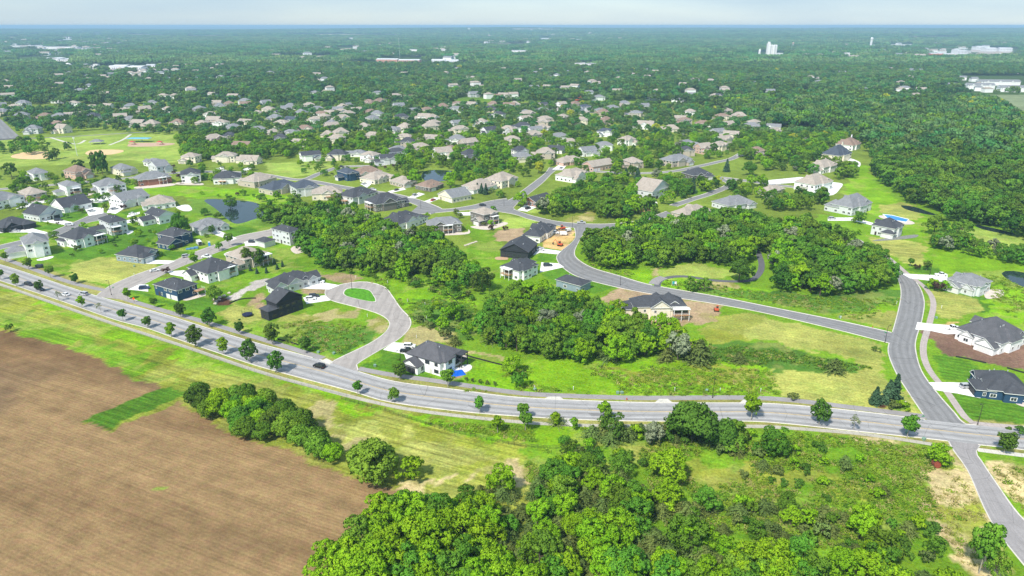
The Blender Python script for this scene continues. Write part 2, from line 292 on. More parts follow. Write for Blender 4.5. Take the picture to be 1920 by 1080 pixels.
gm = bpy.data.materials.new('ground'); N, L = nodes(gm); bs = N['Principled BSDF']; bs.inputs['Roughness'].default_value = 1; bs.inputs['Specular IOR Level'].default_value = .05
at = N.new('ShaderNodeAttribute'); at.attribute_name = 'cover'; as_ = N.new('ShaderNodeAttribute'); as_.attribute_name = 'streak'
tc = N.new('ShaderNodeTexCoord')
def nz_(scale, det, vec, rough=.6):
    n = N.new('ShaderNodeTexNoise'); n.inputs['Scale'].default_value = scale; n.inputs['Detail'].default_value = det; n.inputs['Roughness'].default_value = rough; L.new(vec, n.inputs[0]); return n.outputs[0]
def mr_(v, a, b, c, d):
    n = N.new('ShaderNodeMapRange'); L.new(v, n.inputs[0])
    for i, q in enumerate((a, b, c, d)): n.inputs[i+1].default_value = q
    return n.outputs[0]
def mth(op, a, b):
    n = N.new('ShaderNodeMath'); n.operation = op
    for i, q in enumerate((a, b)):
        if isinstance(q, (int, float)): n.inputs[i].default_value = q
        else: L.new(q, n.inputs[i])
    return n.outputs[0]
mp = N.new('ShaderNodeMapping'); mp.inputs['Rotation'].default_value = (0, 0, R(24.5)); L.new(tc.outputs['Object'], mp.inputs[0])
mp2 = N.new('ShaderNodeMapping'); mp2.inputs['Scale'].default_value = (.045, 1, 1); L.new(mp.outputs[0], mp2.inputs[0])
fine = mr_(nz_(1.1, 6, tc.outputs['Object'], .75), .3, .7, .55, 1.45); mid = mr_(nz_(.16, 5, tc.outputs['Object']), .3, .7, .8, 1.2)
st = mr_(nz_(.75, 4, mp2.outputs[0], .7), .32, .68, -.5, .5); st2 = mth('MULTIPLY', st, as_.outputs['Fac']); k1 = mth('ADD', mth('MULTIPLY', st2, 1.0), 1.0)
so_ = N.new('ShaderNodeAttribute'); so_.attribute_name = 'soil'
def bands(scale, dist):
    q = N.new('ShaderNodeTexWave'); q.bands_direction = 'Y'; q.inputs['Scale'].default_value = scale; q.inputs['Distortion'].default_value = dist; q.inputs['Detail'].default_value = 3; q.inputs['Detail Scale'].default_value = .6; L.new(mp.outputs[0], q.inputs[0]); return q.outputs['Fac']
mow = mth('MULTIPLY', mth('SUBTRACT', bands(.11, 1.2), .5), mth('MULTIPLY', as_.outputs['Fac'], .16)); till = mth('MULTIPLY', mth('SUBTRACT', bands(.30, 2.5), .5), mth('MULTIPLY', so_.outputs['Fac'], .12))
wide = mth('MULTIPLY', mth('SUBTRACT', bands(.034, 3.0), .5), mth('MULTIPLY', so_.outputs['Fac'], .10)); k1 = mth('ADD', k1, mth('ADD', mow, mth('ADD', till, wide)))
fine = mth('ADD', mth('MULTIPLY', mth('SUBTRACT', fine, 1.0), mth('SUBTRACT', 1.0, mth('MULTIPLY', so_.outputs['Fac'], .55))), 1.0)
tot = mth('MULTIPLY', mth('MULTIPLY', fine, mid), k1)
vm = N.new('ShaderNodeVectorMath'); vm.operation = 'SCALE'; L.new(at.outputs['Color'], vm.inputs[0]); L.new(tot, vm.inputs['Scale'])
# patches of another hue: yellower where the fine noise is high
hs = N.new('ShaderNodeHueSaturation'); L.new(vm.outputs[0], hs.inputs['Color']); L.new(mr_(nz_(.5, 4, tc.outputs['Object']), .3, .7, .485, .515), hs.inputs['Hue'])
L.new(hs.outputs[0], bs.inputs['Base Color'])
bp = N.new('ShaderNodeBump'); bp.inputs['Strength'].default_value = .6; bp.inputs['Distance'].default_value = .5
L.new(nz_(.9, 5, tc.outputs['Object'], .7), bp.inputs['Height']); L.new(bp.outputs[0], bs.inputs['Normal'])
VV = []; FF = []; CC = []; SS = []; SO = []; off = 0
for args in ((-420, 90, 756, 540, 1.25, None, None), (-3000, -510, 400, 300, 15, (-420, 90, 525, 765), None), (-30000, -1110, 200, 150, 300, (-3000, -510, 3000, 3990), far_z)):
    X, Y, Z, F = grid(*args); C, S, soil = cover_colors(X, Y)
    if args[4] == 300:
        h = fbm(X, Y*3, 2500, 81, 3)[..., None]; C = C*0+np.array(GC['woods'])*(.7+.7*h); k = np.clip((fbm(X, Y*4, 2600, 82, 3)-.56)/.03, 0, 1)[..., None]
        C = C*(1-k)+np.array([.14, .16, .08])*k; S = S*0
        for p in FARF: C[inpoly(X, Y, gps(p))] = (.36, .33, .20)
    VV.append(np.c_[X.ravel(), Y.ravel(), Z.ravel()]); FF.append(F+off); CC.append(C.reshape(-1, 3)); SS.append(S.ravel()); SO.append(soil.ravel()*(args[4] < 300)); off += X.size
me = mesh_np('ground', np.vstack(VV), np.vstack(FF), [gm]); Cc = np.vstack(CC)
ca = me.attributes.new('cover', 'FLOAT_COLOR', 'POINT'); ca.data.foreach_set('color', np.c_[Cc, np.ones(len(Cc))].astype(np.float32).ravel())
sa = me.attributes.new('streak', 'FLOAT', 'POINT'); sa.data.foreach_set('value', np.hstack(SS).astype(np.float32))
sb_ = me.attributes.new('soil', 'FLOAT', 'POINT'); sb_.data.foreach_set('value', np.hstack(SO).astype(np.float32))
struct(ob('ground', me))
# ------------------------------------------------------------------ roads
def road_mat(name, col, tracks=0.0, joints=False):
    m = bpy.data.materials.new(name); n, l = nodes(m); b = n['Principled BSDF']; b.inputs['Roughness'].default_value = .9; b.inputs['Specular IOR Level'].default_value = .15
    uv = n.new('ShaderNodeUVMap'); tcc = n.new('ShaderNodeTexCoord'); sp = n.new('ShaderNodeSeparateXYZ'); l.new(uv.outputs[0], sp.inputs[0])
    def mm(op, a, b_=0.0):
        q = n.new('ShaderNodeMath'); q.operation = op
        for i, z in enumerate((a, b_)):
            if isinstance(z, (int, float)): q.inputs[i].default_value = z
            else: l.new(z, q.inputs[i])
        return q.outputs[0]
    def ns(sc, det, v, lo, hi):
        q = n.new('ShaderNodeTexNoise'); q.inputs['Scale'].default_value = sc; q.inputs['Detail'].default_value = det; q.inputs['Roughness'].default_value = .7; l.new(v, q.inputs[0])
        r = n.new('ShaderNodeMapRange'); l.new(q.outputs[0], r.inputs[0]); r.inputs[1].default_value = .3; r.inputs[2].default_value = .7; r.inputs[3].default_value = lo; r.inputs[4].default_value = hi; return r.outputs[0]
    cb = n.new('ShaderNodeCombineXYZ'); l.new(mm('MULTIPLY', sp.outputs[0], 9.0), cb.inputs[0]); l.new(mm('MULTIPLY', sp.outputs[1], .035), cb.inputs[1])
    k = mm('MULTIPLY', ns(.25, 5, tcc.outputs['Object'], .9, 1.1), ns(2.5, 4, tcc.outputs['Object'], .88, 1.12))
    k = mm('MULTIPLY', k, ns(1.3, 4, cb.outputs[0], .86, 1.14))
    if tracks:
        s = mm('SINE', mm('MULTIPLY', sp.outputs[0], 2*math.pi*4)); k = mm('MULTIPLY', k, mm('ADD', mm('MULTIPLY', s, tracks), 1-tracks*.5))
    if joints:
        s = mm('GREATER_THAN', mm('FRACT', mm('MULTIPLY', sp.outputs[1], .5)), .93); k = mm('MULTIPLY', k, mm('SUBTRACT', 1.0, mm('MULTIPLY', s, .22)))
    # tar-sealed cracks
    vr = n.new('ShaderNodeTexVoronoi'); vr.feature = 'DISTANCE_TO_EDGE'; vr.inputs['Scale'].default_value = .11; l.new(tcc.outputs['Object'], vr.inputs[0])
    cr_ = mm('LESS_THAN', vr.outputs[0], .006); k = mm('MULTIPLY', k, mm('SUBTRACT', 1.0, mm('MULTIPLY', cr_, .3)))
    v = n.new('ShaderNodeVectorMath'); v.operation = 'SCALE'; v.inputs[0].default_value = col; l.new(k, v.inputs['Scale']); l.new(v.outputs[0], b.inputs['Base Color']); return m
RM = dict(main=road_mat('boulevard_asphalt', (.355, .345, .34), .15), side=road_mat('asphalt', (.235, .23, .228), .08), old=road_mat('pale_asphalt', (.36, .325, .30), .05),
          dark=road_mat('new_asphalt', (.13, .13, .14), .03), walk=road_mat('path_asphalt', (.30, .28, .275), 0), tan=road_mat('path_tan', (.43,.40,.33), 0, True), conc=road_mat('path_concrete', (.58, .55, .48), 0, True),
          pink=road_mat('path_pink', (.42, .36, .33), 0, True), drive=road_mat('driveway_concrete', (.78, .77, .74), 0, True), kerb=road_mat('kerb_concrete', (.60, .56, .50), 0, True))
ROADP = []      # outlines on the ground, to keep kerbs and plants off
def strip_mesh(name, A, B, L_, z, m):
    n = len(A); V = np.empty((2*n, 3)); V[0::2, :2] = A; V[1::2, :2] = B; V[:, 2] = z; i = np.arange(n-1)*2
    F = np.stack([i, i+1, i+3, i+2], -1)
    a, b, c = V[F[0]][:3]
    if np.cross(b-a, c-a)[2] < 0: F = F[:, ::-1]
    me = mesh_np(name, V, F, [m]); uv = me.uv_layers.new(name='UVMap'); t = np.linspace(0, L_, n); UV = np.empty((2*n, 2)); UV[0::2, 0] = 0; UV[1::2, 0] = 1; UV[0::2, 1] = t; UV[1::2, 1] = t
    uv.data.foreach_set('uv', UV[F.ravel()].astype(np.float32).ravel()); return me
KERBS = []; CENTERS = []
def road2(name, ea, eb, m, z, kerb=True, n=160):
    A, la = resample(smooth_curve(gps(ea), 3), n); B, lb = resample(smooth_curve(gps(eb), 3), n)
    struct(ob(name, strip_mesh(name, A, B, (la+lb)/2, z, RM[m]))); P = np.vstack([A, B[::-1]]); ROADP.append(P)
    if kerb:
        for E, O in ((A, B), (B, A)): KERBS.append((E, E-O, len(ROADP)-1))
    CENTERS.append((A+B)/2); return A, B
def path(name, pts, wid, m, z, kerb=False):
    C = smooth_curve(gps(pts), 3); n = max(30, len(C)); C, l = resample(C, n); T = np.gradient(C, axis=0); T /= np.linalg.norm(T, axis=1)[:, None]; Nn = np.c_[-T[:, 1], T[:, 0]]
    A = C+Nn*wid/2; B = C-Nn*wid/2; struct(ob(name, strip_mesh(name, A, B, l, z, RM[m]))); ROADP.append(np.vstack([A, B[::-1]])); CENTERS.append(C)
    if kerb:
        for E, O in ((A, B), (B, A)): KERBS.append((E, E-O, len(ROADP)-1))
    return C
def flat_poly(name, P, z, m, uvs=1.0):
    t = tessellate_polygon([[Vector((x, y, 0)) for x, y in P]]); me = bpy.data.meshes.new(name)
    F = [f if np.cross(np.subtract(P[f[1]], P[f[0]]), np.subtract(P[f[2]], P[f[0]])) > 0 else f[::-1] for f in t]
    me.from_pydata([(x, y, z) for x, y in P], [], [tuple(f) for f in F]); me.materials.append(m); uv = me.uv_layers.new(name='UVMap')
    for lp in me.loops: x, y = P[lp.vertex_index]; uv.data[lp.index].uv = (x*.06, y*uvs)
    return me
MA, MBt = road2('boulevard_road', TOP, BOT, 'main', .060, n=360)
road2('collector_road', [(1600,450),(1640,478),(1674,508),(1686,528),(1690,550),(1686,577),(1677,612),(1670,635),(1666,660),(1680,697),(1705,737),(1727,770),(1740,790),(1760,822)],
      [(1612,450),(1655,478),(1690,508),(1718,530),(1732,562),(1728,600),(1718,632),(1716,655),(1727,695),(1755,735),(1790,775),(1806,793),(1850,815)], 'side', .050)
road2('curving_street', [(1700,632),(1665,622),(1570,601),(1440,575),(1350,557),(1257,541),(1210,532),(1160,517),(1110,502),(1082,485),(1077,472),(1084,455),(1093,440),(1110,425)],
      [(1700,652),(1655,640),(1565,617),(1440,588),(1350,571),(1260,557),(1210,549),(1155,538),(1090,521),(1060,505),(1045,487),(1049,474),(1078,448),(1077,425)], 'side', .042)
road2('upper_street', [(925,376),(960,391),(1000,405),(1060,417),(1135,420),(1197,414),(1222,406),(1250,396)], [(900,392),(960,401),(992,411),(1032,420),(1075,427),(1135,429),(1200,423),(1262,402)], 'side', .036)
road2('lot_street', [(790,381),(827,392),(880,386),(917,377),(950,372)], [(765,402),(805,400),(885,393),(930,390),(965,392)], 'side', .032)
road2('branch_street', [(928,386),(960,372),(980,357),(1003,340),(1022,325),(1030,314)], [(958,394),(975,376),(992,363),(1017,343),(1035,325),(1050,314)], 'side', .028)
path('loop_street', [(1036,318),(1060,318),(1110,321),(1185,325),(1255,322),(1300,314),(1345,304),(1380,294),(1425,264)], 6.2, 'side', .024, True)
road2('neighbourhood_street', [(831,394),(822,388),(787,375),(745,364),(692,356),(642,348),(600,340),(567,335)], [(808,402),(797,392),(767,379),(742,370),(692,362),(642,354),(600,346),(560,341)], 'side', .020)
path('back_street', [(735,306),(700,311),(640,313),(600,325),(560,337),(475,325),(375,322),(300,327),(230,335),(150,342),(85,348),(-40,358)], 6.4, 'side', .016, True)
path('east_street', [(1262,386),(1300,373),(1335,362),(1370,345),(1350,333),(1440,345),(1500,352)], 6.2, 'side', .024, True)
road2('cluster_street', [(-60,478),(0,460),(75,442),(112,428),(150,412),(170,403),(190,396)], [(-60,488),(0,468),(75,452),(109,441),(160,419),(190,412),(205,402)], 'side', .028)
road2('pale_street', [(180,556),(205,537),(250,517),(312,495),(360,475),(405,458),(450,442),(490,434),(560,420)], [(262,566),(235,550),(280,528),(325,506),(395,478),(430,465),(460,455),(500,444),(570,430)], 'old', .040)
road2('access_road', [(1775,818),(1787,842),(1815,882),(1845,950),(1870,995),(1905,1040),(1980,1130)], [(1850,822),(1830,846),(1840,865),(1870,910),(1910,965),(1960,1010),(2060,1090)], 'walk', .048)
path('wood_path', [(1232,538),(1240,524),(1280,518),(1340,526),(1400,527),(1422,515),(1428,495),(1420,470)], 3.2, 'dark', .050)
path('trailhead', [(1225,533),(1232,525),(1245,520)], 5, 'walk', .054)
path('park_path', [(-20,262),(110,257),(230,250),(340,243),(380,240)], 5, 'side', .02)
path('park_walk', [(95,258),(140,270),(160,263)], 3, 'conc', .03); path('park_walk', [(205,272),(230,262),(245,252)], 3, 'conc', .03)
path('far_road', [(1850,252),(1925,254),(2060,258)], 9, 'conc', .03)
path('new_street', [(1040,205),(1080,214),(1150,222),(1230,226)], 8, 'conc', .03)
path('car_park', [(-20,225),(15,262)], 26, 'side', .02)
# cul-de-sac with its teardrop island
CDS = [(617,690),(620,681),(642,669),(692,645),(719,627),(730,613),(730,602),(714,590),(685,580),(650,571),(622,563),(611,553),(613,542),(634,535),(660,530),(688,529),(720,538),(735,555),(750,577),(766,594),(770,607),(762,622),(742,639),(705,660),(668,684),(672,700)]
Pc = smooth_curve(gps(CDS), 2.5, closed=True); struct(ob('cul_de_sac_road', flat_poly('cul_de_sac_road', Pc, .046, RM['old']))); ROADP.append(Pc)
KERBS.append((Pc, None, len(ROADP)-1))
ISL = smooth_curve(gps([(643,548),(647,555),(672,562),(700,567),(706,564),(701,554),(692,544),(668,540),(650,541)]), 2, closed=True)
IS2 = np.array(ISL); cI = IS2.mean(0)
struct(ob('island_kerb', flat_poly('island_kerb', IS2, .15, RM['kerb'])))
grass_m = mat('island_grass', (.09,.27,.02), 1, .35, .8, spec=.05)
struct(ob('island_lawn', flat_poly('island_lawn', cI+(IS2-cI)*.93, .16, grass_m)))
# driveways
DR = [[(1720,604),(1742,607),(1797,611),(1800,626),(1775,627),(1742,620),(1716,618)], [(1740,717),(1785,717),(1824,719),(1843,740),(1838,747),(1795,738),(1755,732)], [(1690,513),(1710,514),(1777,517),(1776,529),(1740,526),(1706,522)],
 [(738,642),(777,645),(770,680),(762,675),(758,664),(718,656)], [(568,558),(609,554),(621,563),(575,570)], [(585,526),(637,535),(617,543),(559,541),(567,534)], [(258,493),(270,487),(329,489),(316,495),(280,495)],
 [(240,543),(262,533),(278,534),(278,547)], [(313,509),(346,507),(348,520),(320,515)], [(458,454),(479,449),(482,461),(460,461)], [(382,432),(412,433),(444,447),(434,451),(405,441)],
 [(1015,492),(1048,494),(1058,501),(1012,511)], [(1003,464),(1053,471),(1045,477),(1012,474),(1000,479)], [(14,436),(52,426),(90,436),(77,441),(50,436)], [(76,415),(109,411),(137,417),(123,422)], [(156,387),(194,390),(194,400),(167,405)],
 [(210,381),(236,377),(235,390),(217,401),(200,399)], [(239,404),(262,397),(262,401),(238,408)], [(237,413),(262,410),(262,414),(238,419)], [(675,345),(700,342),(688,352)], [(727,359),(755,352),(762,355),(733,362)], [(763,371),(785,361),(797,364),(776,372)],
 [(794,378),(815,370),(829,371),(806,380)], [(970,394),(985,384),(1009,387),(988,397)], [(765,403),(785,408),(780,420),(764,416)], [(857,398),(884,398),(885,404),(862,404)], [(400,322),(405,316),(418,312),(420,316)], [(453,322),(458,316),(470,313),(472,317)],
 [(1035,318),(1048,309),(1062,311),(1055,318)], [(1440,338),(1500,332),(1540,334),(1500,342),(1442,346)], [(1500,310),(1525,305),(1530,310),(1506,314)], [(1552,408),(1600,408),(1637,418),(1640,424),(1600,414),(1552,414)], [(1215,372),(1228,370),(1233,382),(1222,380)],
 [(0,420),(-40,424),(-40,440),(14,436)], [(40,378),(52,374),(60,388),(30,392)]]
for i, d in enumerate(DR):
    P = gps(d); struct(ob('driveway', flat_poly('driveway', P, .066+.0005*(i % 5), RM['drive'], 1.0))); ROADP.append(P)
# aprons crossing the verge and the boulevard walks
for d in ([(1018,749),(1028,744),(1050,744),(1058,750)], [(1226,756),(1236,748),(1252,748),(1262,756)], [(1385,757),(1394,749),(1412,749),(1420,757)], [(1048,783),(1082,786),(1084,800),(1050,797)], [(600,677),(612,672),(624,678),(618,684)]):
    P = gps(d); struct(ob('apron', flat_poly('apron', P, .072, RM['conc'])))
SW = path('north_trail', [(-60,466),(0,483),(60,504),(137,531),(205,546)], 3, 'walk', .030); path('north_trail', [(222,557),(312,584),(375,601),(475,631),(527,647),(606,672)], 3, 'walk', .030)
path('north_trail', [(672,691),(730,702),(830,716),(955,734.5),(1035,741),(1185,746),(1260,746),(1440,747),(1615,766),(1735,781)], 3, 'walk', .030)
STR = [(-60,512),(25,542),(140,582),(225,611),(350,651),(480,695),(580,723),(705,755),(805,773),(960,790),(1035,795),(1110,798),(1250,799),(1415,799.5),(1440,800),(1590,811),(1690,824),(1782,839)]
path('south_walk', STR, 1.9, 'tan', .030); path('south_walk', [(1832,843),(1870,848),(1920,854),(2100,880)], 2.2, 'conc', .030)
path('east_walk', [(1640,463),(1672,488),(1700,512),(1735,540),(1750,567),(1743,605),(1731,650),(1740,690),(1777,737),(1812,785),(1840,795),(1920,802),(2100,822)], 2.4, 'pink', .062)
# kerbs: raised concrete edging, left out where another road or driveway joins
for E, Nn, own in KERBS:
    if Nn is None:
        T = np.roll(E, -1, 0)-np.roll(E, 1, 0); T /= np.linalg.norm(T, axis=1)[:, None]+1e-9; Nn = np.c_[T[:, 1], -T[:, 0]]
        ar = np.sum(E[:, 0]*np.roll(E[:, 1], -1)-E[:, 1]*np.roll(E[:, 0], -1)); Nn = Nn*(1 if ar > 0 else -1); E = np.vstack([E, E[:1]]); Nn = np.vstack([Nn, Nn[:1]])
    Nn = Nn/(np.linalg.norm(Nn, axis=1)[:, None]+1e-9); mid = (E[1:]+E[:-1])/2; keep = np.ones(len(mid), bool)
    for i, P in enumerate(ROADP):
        if i != own: keep &= ~inpoly((mid+Nn[1:]*.3)[:, 0], (mid+Nn[1:]*.3)[:, 1], P)
    V = []; F = []; prof = ((-.25, .02), (-.02, .07), (.02, .15), (.30, .15), (.36, .0))
    for q, z in prof: V.append(np.c_[E+Nn*q, np.full(len(E), z)])
    n = len(E); V = np.vstack(V)
    for j in range(4):
        i = np.arange(n-1)[keep]; F.append(np.stack([j*n+i, j*n+i+1, (j+1)*n+i+1, (j+1)*n+i], -1))
    F = np.vstack(F)
    if len(F):
        a, b, c = V[F[len(F)//2]][:3]
        if np.cross(b-a, c-a)[2] < 0: F = F[:, ::-1]
        struct(ob('kerb', mesh_np('kerb', V, F, [RM['kerb']])))
# boulevard paint
yel = mat('road_paint_yellow', (.60, .42, .16), .7, .25, .6); whp = mat('road_paint_white', (.55, .55, .55), .7, .25, .6)
C0 = (MA+MBt)/2; D = MBt-MA; D = D/np.linalg.norm(D, axis=1)[:, None]; W_ = np.linalg.norm(MBt-MA, axis=1)[:, None]
for nm, o_, wd, m in (('lane_marking', -.22, .16, yel), ('lane_marking', .12, .16, yel)):
    struct(ob(nm, strip_mesh(nm, C0+D*o_, C0+D*(o_+wd), 900, .068, m)))
for s in (-1, 1):
    q = s*(W_/2-1.9); struct(ob('lane_marking', strip_mesh('lane_marking', C0+D*q, C0+D*(q+.13), 900, .068, whp)))
# ponds and pools
wm = bpy.data.materials.new('pond_water'); n, l = nodes(wm); b = n['Principled BSDF']; b.inputs['Base Color'].default_value = (.02, .035, .035, 1); b.inputs['Roughness'].default_value = .06; b.inputs['IOR'].default_value = 1.33; b.inputs['Specular IOR Level'].default_value = .7
t_ = n.new('ShaderNodeTexNoise'); t_.inputs['Scale'].default_value = .6; g_ = n.new('ShaderNodeBump'); g_.inputs['Strength'].default_value = .05; l.new(t_.outputs[0], g_.inputs['Height']); l.new(g_.outputs[0], b.inputs['Normal'])
for k, p in enumerate(([(383,376),(400,373),(430,375),(470,378),(500,388),(520,398),(505,404),(480,410),(455,418),(440,419),(425,410),(405,392)], [(790,330),(800,320),(830,319),(855,323),(850,334),(825,340),(800,340)], [(1190,338),(1215,336),(1250,344),(1255,352),(1200,350)],
        [(1690,385),(1715,388),(1738,396),(1760,404),(1738,402),(1700,393)], [(1825,421),(1850,425),(1885,433),(1905,440),(1880,438),(1840,429)], [(1878,512),(1900,508),(1950,520),(1950,545),(1900,530)])):
    P = smooth_curve(gps(p), 3, closed=True); struct(ob('pond_water', flat_poly('pond_water', P, .02, wm))); ROADP.append(P)
# ------------------------------------------------------------------ foliage
def leaf_mat(name, c1, c2, rnd=.25, trans=.28):
    m = bpy.data.materials.new(name); n, l = nodes(m); n.remove(n['Principled BSDF']); out = n['Material Output']
    a = n.new('ShaderNodeAttribute'); a.attribute_name = 'tone'; oi = n.new('ShaderNodeObjectInfo')
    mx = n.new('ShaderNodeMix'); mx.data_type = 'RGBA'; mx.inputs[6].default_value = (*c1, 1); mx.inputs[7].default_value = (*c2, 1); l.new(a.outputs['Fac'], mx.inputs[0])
    hs = n.new('ShaderNodeHueSaturation'); l.new(mx.outputs[2], hs.inputs['Color'])
    def mr(lo, hi, src):
        r = n.new('ShaderNodeMapRange'); l.new(src, r.inputs[0]); r.inputs[3].default_value = lo; r.inputs[4].default_value = hi; return r.outputs[0]
    wn = n.new('ShaderNodeTexWhiteNoise'); wn.noise_dimensions = '1D'; l.new(oi.outputs['Random'], wn.inputs['W'])
    l.new(mr(.5-.028*rnd*4, .5+.018*rnd*4, oi.outputs['Random']), hs.inputs['Hue']); l.new(mr(1-rnd, 1+rnd, wn.outputs['Value']), hs.inputs['Value'])
    d = n.new('ShaderNodeBsdfDiffuse'); t = n.new('ShaderNodeBsdfTranslucent'); l.new(hs.outputs[0], d.inputs[0])
    h2 = n.new('ShaderNodeHueSaturation'); h2.inputs['Value'].default_value = 1.3; h2.inputs['Hue'].default_value = .485; l.new(hs.outputs[0], h2.inputs['Color']); l.new(h2.outputs[0], t.inputs[0])
    ms = n.new('ShaderNodeMixShader'); ms.inputs[0].default_value = trans; l.new(d.outputs[0], ms.inputs[1]); l.new(t.outputs[0], ms.inputs[2]); l.new(ms.outputs[0], out.inputs[0]); return m
LM = dict(bright=leaf_mat('leaves_bright', (.13,.32,.012), (.33,.56,.025), .14), mid=leaf_mat('leaves_green', (.07,.20,.02), (.20,.39,.04)), dark=leaf_mat('leaves_dark', (.045,.125,.018), (.14,.28,.035)),
          olive=leaf_mat('needles_olive', (.05,.085,.02), (.21,.29,.075), .25, .15), silver=leaf_mat('leaves_silver', (.13,.16,.09), (.34,.40,.24), .15, .1), yellow=leaf_mat('leaves_yellow', (.32,.42,.02), (.58,.62,.04), .1),
          spruce=leaf_mat('needles_spruce', (.03,.07,.035), (.09,.18,.09), .2, .05), purple=leaf_mat('leaves_purple', (.05,.03,.025), (.15,.09,.07), .2), far=leaf_mat('leaves_far', (.042,.14,.036), (.14,.30,.075), .4))
bark = mat('bark', (.12, .095, .07), .95, .3, 4, bump=.4); pale_bark = mat('pale_bark', (.34, .31, .26), .95, .3, 4)
def unit(n, rng, zmin=-1.0):
    z = rng.uniform(zmin, 1, n); a = rng.uniform(0, 2*math.pi, n); r = np.sqrt(1-z*z); return np.c_[r*np.cos(a), r*np.sin(a), z]
def leaf_quads(P, Nn, size, rng, asp=1.0, axis=None):
    n = len(P); r = rng.normal(size=(n, 3)) if axis is None else axis+rng.normal(size=(n, 3))*.25
    t = np.cross(Nn, r); t /= np.linalg.norm(t, axis=1)[:, None]+1e-9; b = np.cross(Nn, t); s = (size*rng.uniform(.6, 1.3, n))[:, None]
    if axis is not None: t, b = b, -t
    b = b*s*asp*.5; t = t*s*.5; bend = Nn*s*.12
    V = np.stack([P-t-bend, P-b, P+t-bend, P+b], 1).reshape(-1, 3); return V
def finish(name, V, tone, nrm, m, shade=True):
    n = len(V)//4; F = np.arange(4*n).reshape(n, 4); me = mesh_np(name, V, F, [m], smooth=True)
    a = me.attributes.new('tone', 'FLOAT', 'POINT'); a.data.foreach_set('value', np.repeat(np.clip(tone, 0, 1), 4).astype(np.float32))
    if shade:
        q = nrm/(np.linalg.norm(nrm, axis=1)[:, None]+1e-9); me.normals_split_custom_set_from_vertices(np.repeat(q, 4, 0).tolist())
    return me
def crown(name, seed, Rr, zc, Hh, m, nl=14, ns=12, nq=30, size=.5, flat=.0, lob=(.34, .5), low=-.75, kr=(.5, .92)):
    """a broadleaf crown: lobes of leaf clumps of leaf-sized faces, with gaps between them"""
    rng = np.random.default_rng(seed); U = unit(nl, rng, low); k = rng.uniform(*kr, nl)[:, None]
    LC = U*k*np.array([Rr, Rr, Hh]); LR = rng.uniform(*lob, nl)*Rr*(1-.25*np.clip(U[:, 2], 0, 1)*flat); LC = np.vstack([LC, [[0, 0, 0]]]); LR = np.r_[LR, Rr*.55]
    LT = rng.uniform(-.16, .16, len(LR)); V = []; T = []; G = []
    for c, r, lt in zip(LC, LR, LT):
        out = c/np.array([Rr, Rr, Hh]); D = unit(ns, rng, -.6)+out*.8+np.array([0, 0, .25]); D /= np.linalg.norm(D, axis=1)[:, None]
        SCn = c+D*r*rng.uniform(.72, .95, ns)[:, None]; SR = r*rng.uniform(.26, .46, ns)
        for sc_, sr, dd in zip(SCn, SR, D):
            u = unit(nq, rng, -.75); u = u+dd*.5; u /= np.linalg.norm(u, axis=1)[:, None]; P = sc_+u*sr*rng.uniform(.75, 1.12, nq)[:, None]
            nn = u*.7+rng.normal(size=(nq, 3))*.45; nn /= np.linalg.norm(nn, axis=1)[:, None]
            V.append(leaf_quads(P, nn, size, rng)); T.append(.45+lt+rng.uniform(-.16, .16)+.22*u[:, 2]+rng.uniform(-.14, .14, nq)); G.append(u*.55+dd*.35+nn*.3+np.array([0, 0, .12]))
    V = np.vstack(V); V[:, 2] += zc; return finish(name, V, np.hstack(T), np.vstack(G), m)
def conifer(name, seed, Rr, Hh, m, tiers=12, per=11, nq=9, size=.5, rag=.25, base=.05, top=1.0):
    """needled branches leaving the trunk in whorls"""
    rng = np.random.default_rng(seed); V = []; T = []; G = []
    for t in range(tiers):
        f = t/(tiers-1); z = Hh*(base+(1-base)*f*.96); rr = Rr*((1-f)**.8*top+.06)
        for j in range(per):
            a = rng.uniform(0, 2*math.pi); le = rr*rng.uniform(1-rag*1.6, 1+rag); k = max(3, int(nq*(1-f*.6))); s = np.linspace(.25, 1, k)
            d = np.array([math.cos(a), math.sin(a), 0]); rise = rng.uniform(-.12, .35)
            P = d*(s*le)[:, None]; P[:, 2] = z+s*le*rise-s*s*le*.12; P += rng.normal(size=P.shape)*.12*size
            nn = np.tile([0, 0, 1.0], (k, 1))*.8+d*.3+rng.normal(size=(k, 3))*.35; nn /= np.linalg.norm(nn, axis=1)[:, None]
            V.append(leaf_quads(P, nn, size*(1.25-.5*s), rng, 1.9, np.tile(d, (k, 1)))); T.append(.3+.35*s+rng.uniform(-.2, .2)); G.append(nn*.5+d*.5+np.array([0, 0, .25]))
    return finish(name, np.vstack(V), np.hstack(T), np.vstack(G), m)
def trunk(name, r, h, m, limbs=4, seed=0, spread=2.0):
    rng = random.Random(seed); b = MB(); b.bar((0, 0, -.2), (0, 0, h*.5), r*1.15, 0, 7, r*.8); b.bar((0, 0, h*.5), (rng.uniform(-.2, .2), rng.uniform(-.2, .2), h), r*.8, 0, 7, r*.35)
    for i in range(limbs):
        a = i*2.4+rng.random(); z = h*rng.uniform(.45, .8); b.bar((0, 0, z), (math.cos(a)*spread, math.sin(a)*spread, z+h*.28), r*.4, 0, 5, r*.12)
    return b.mesh(name, [m])
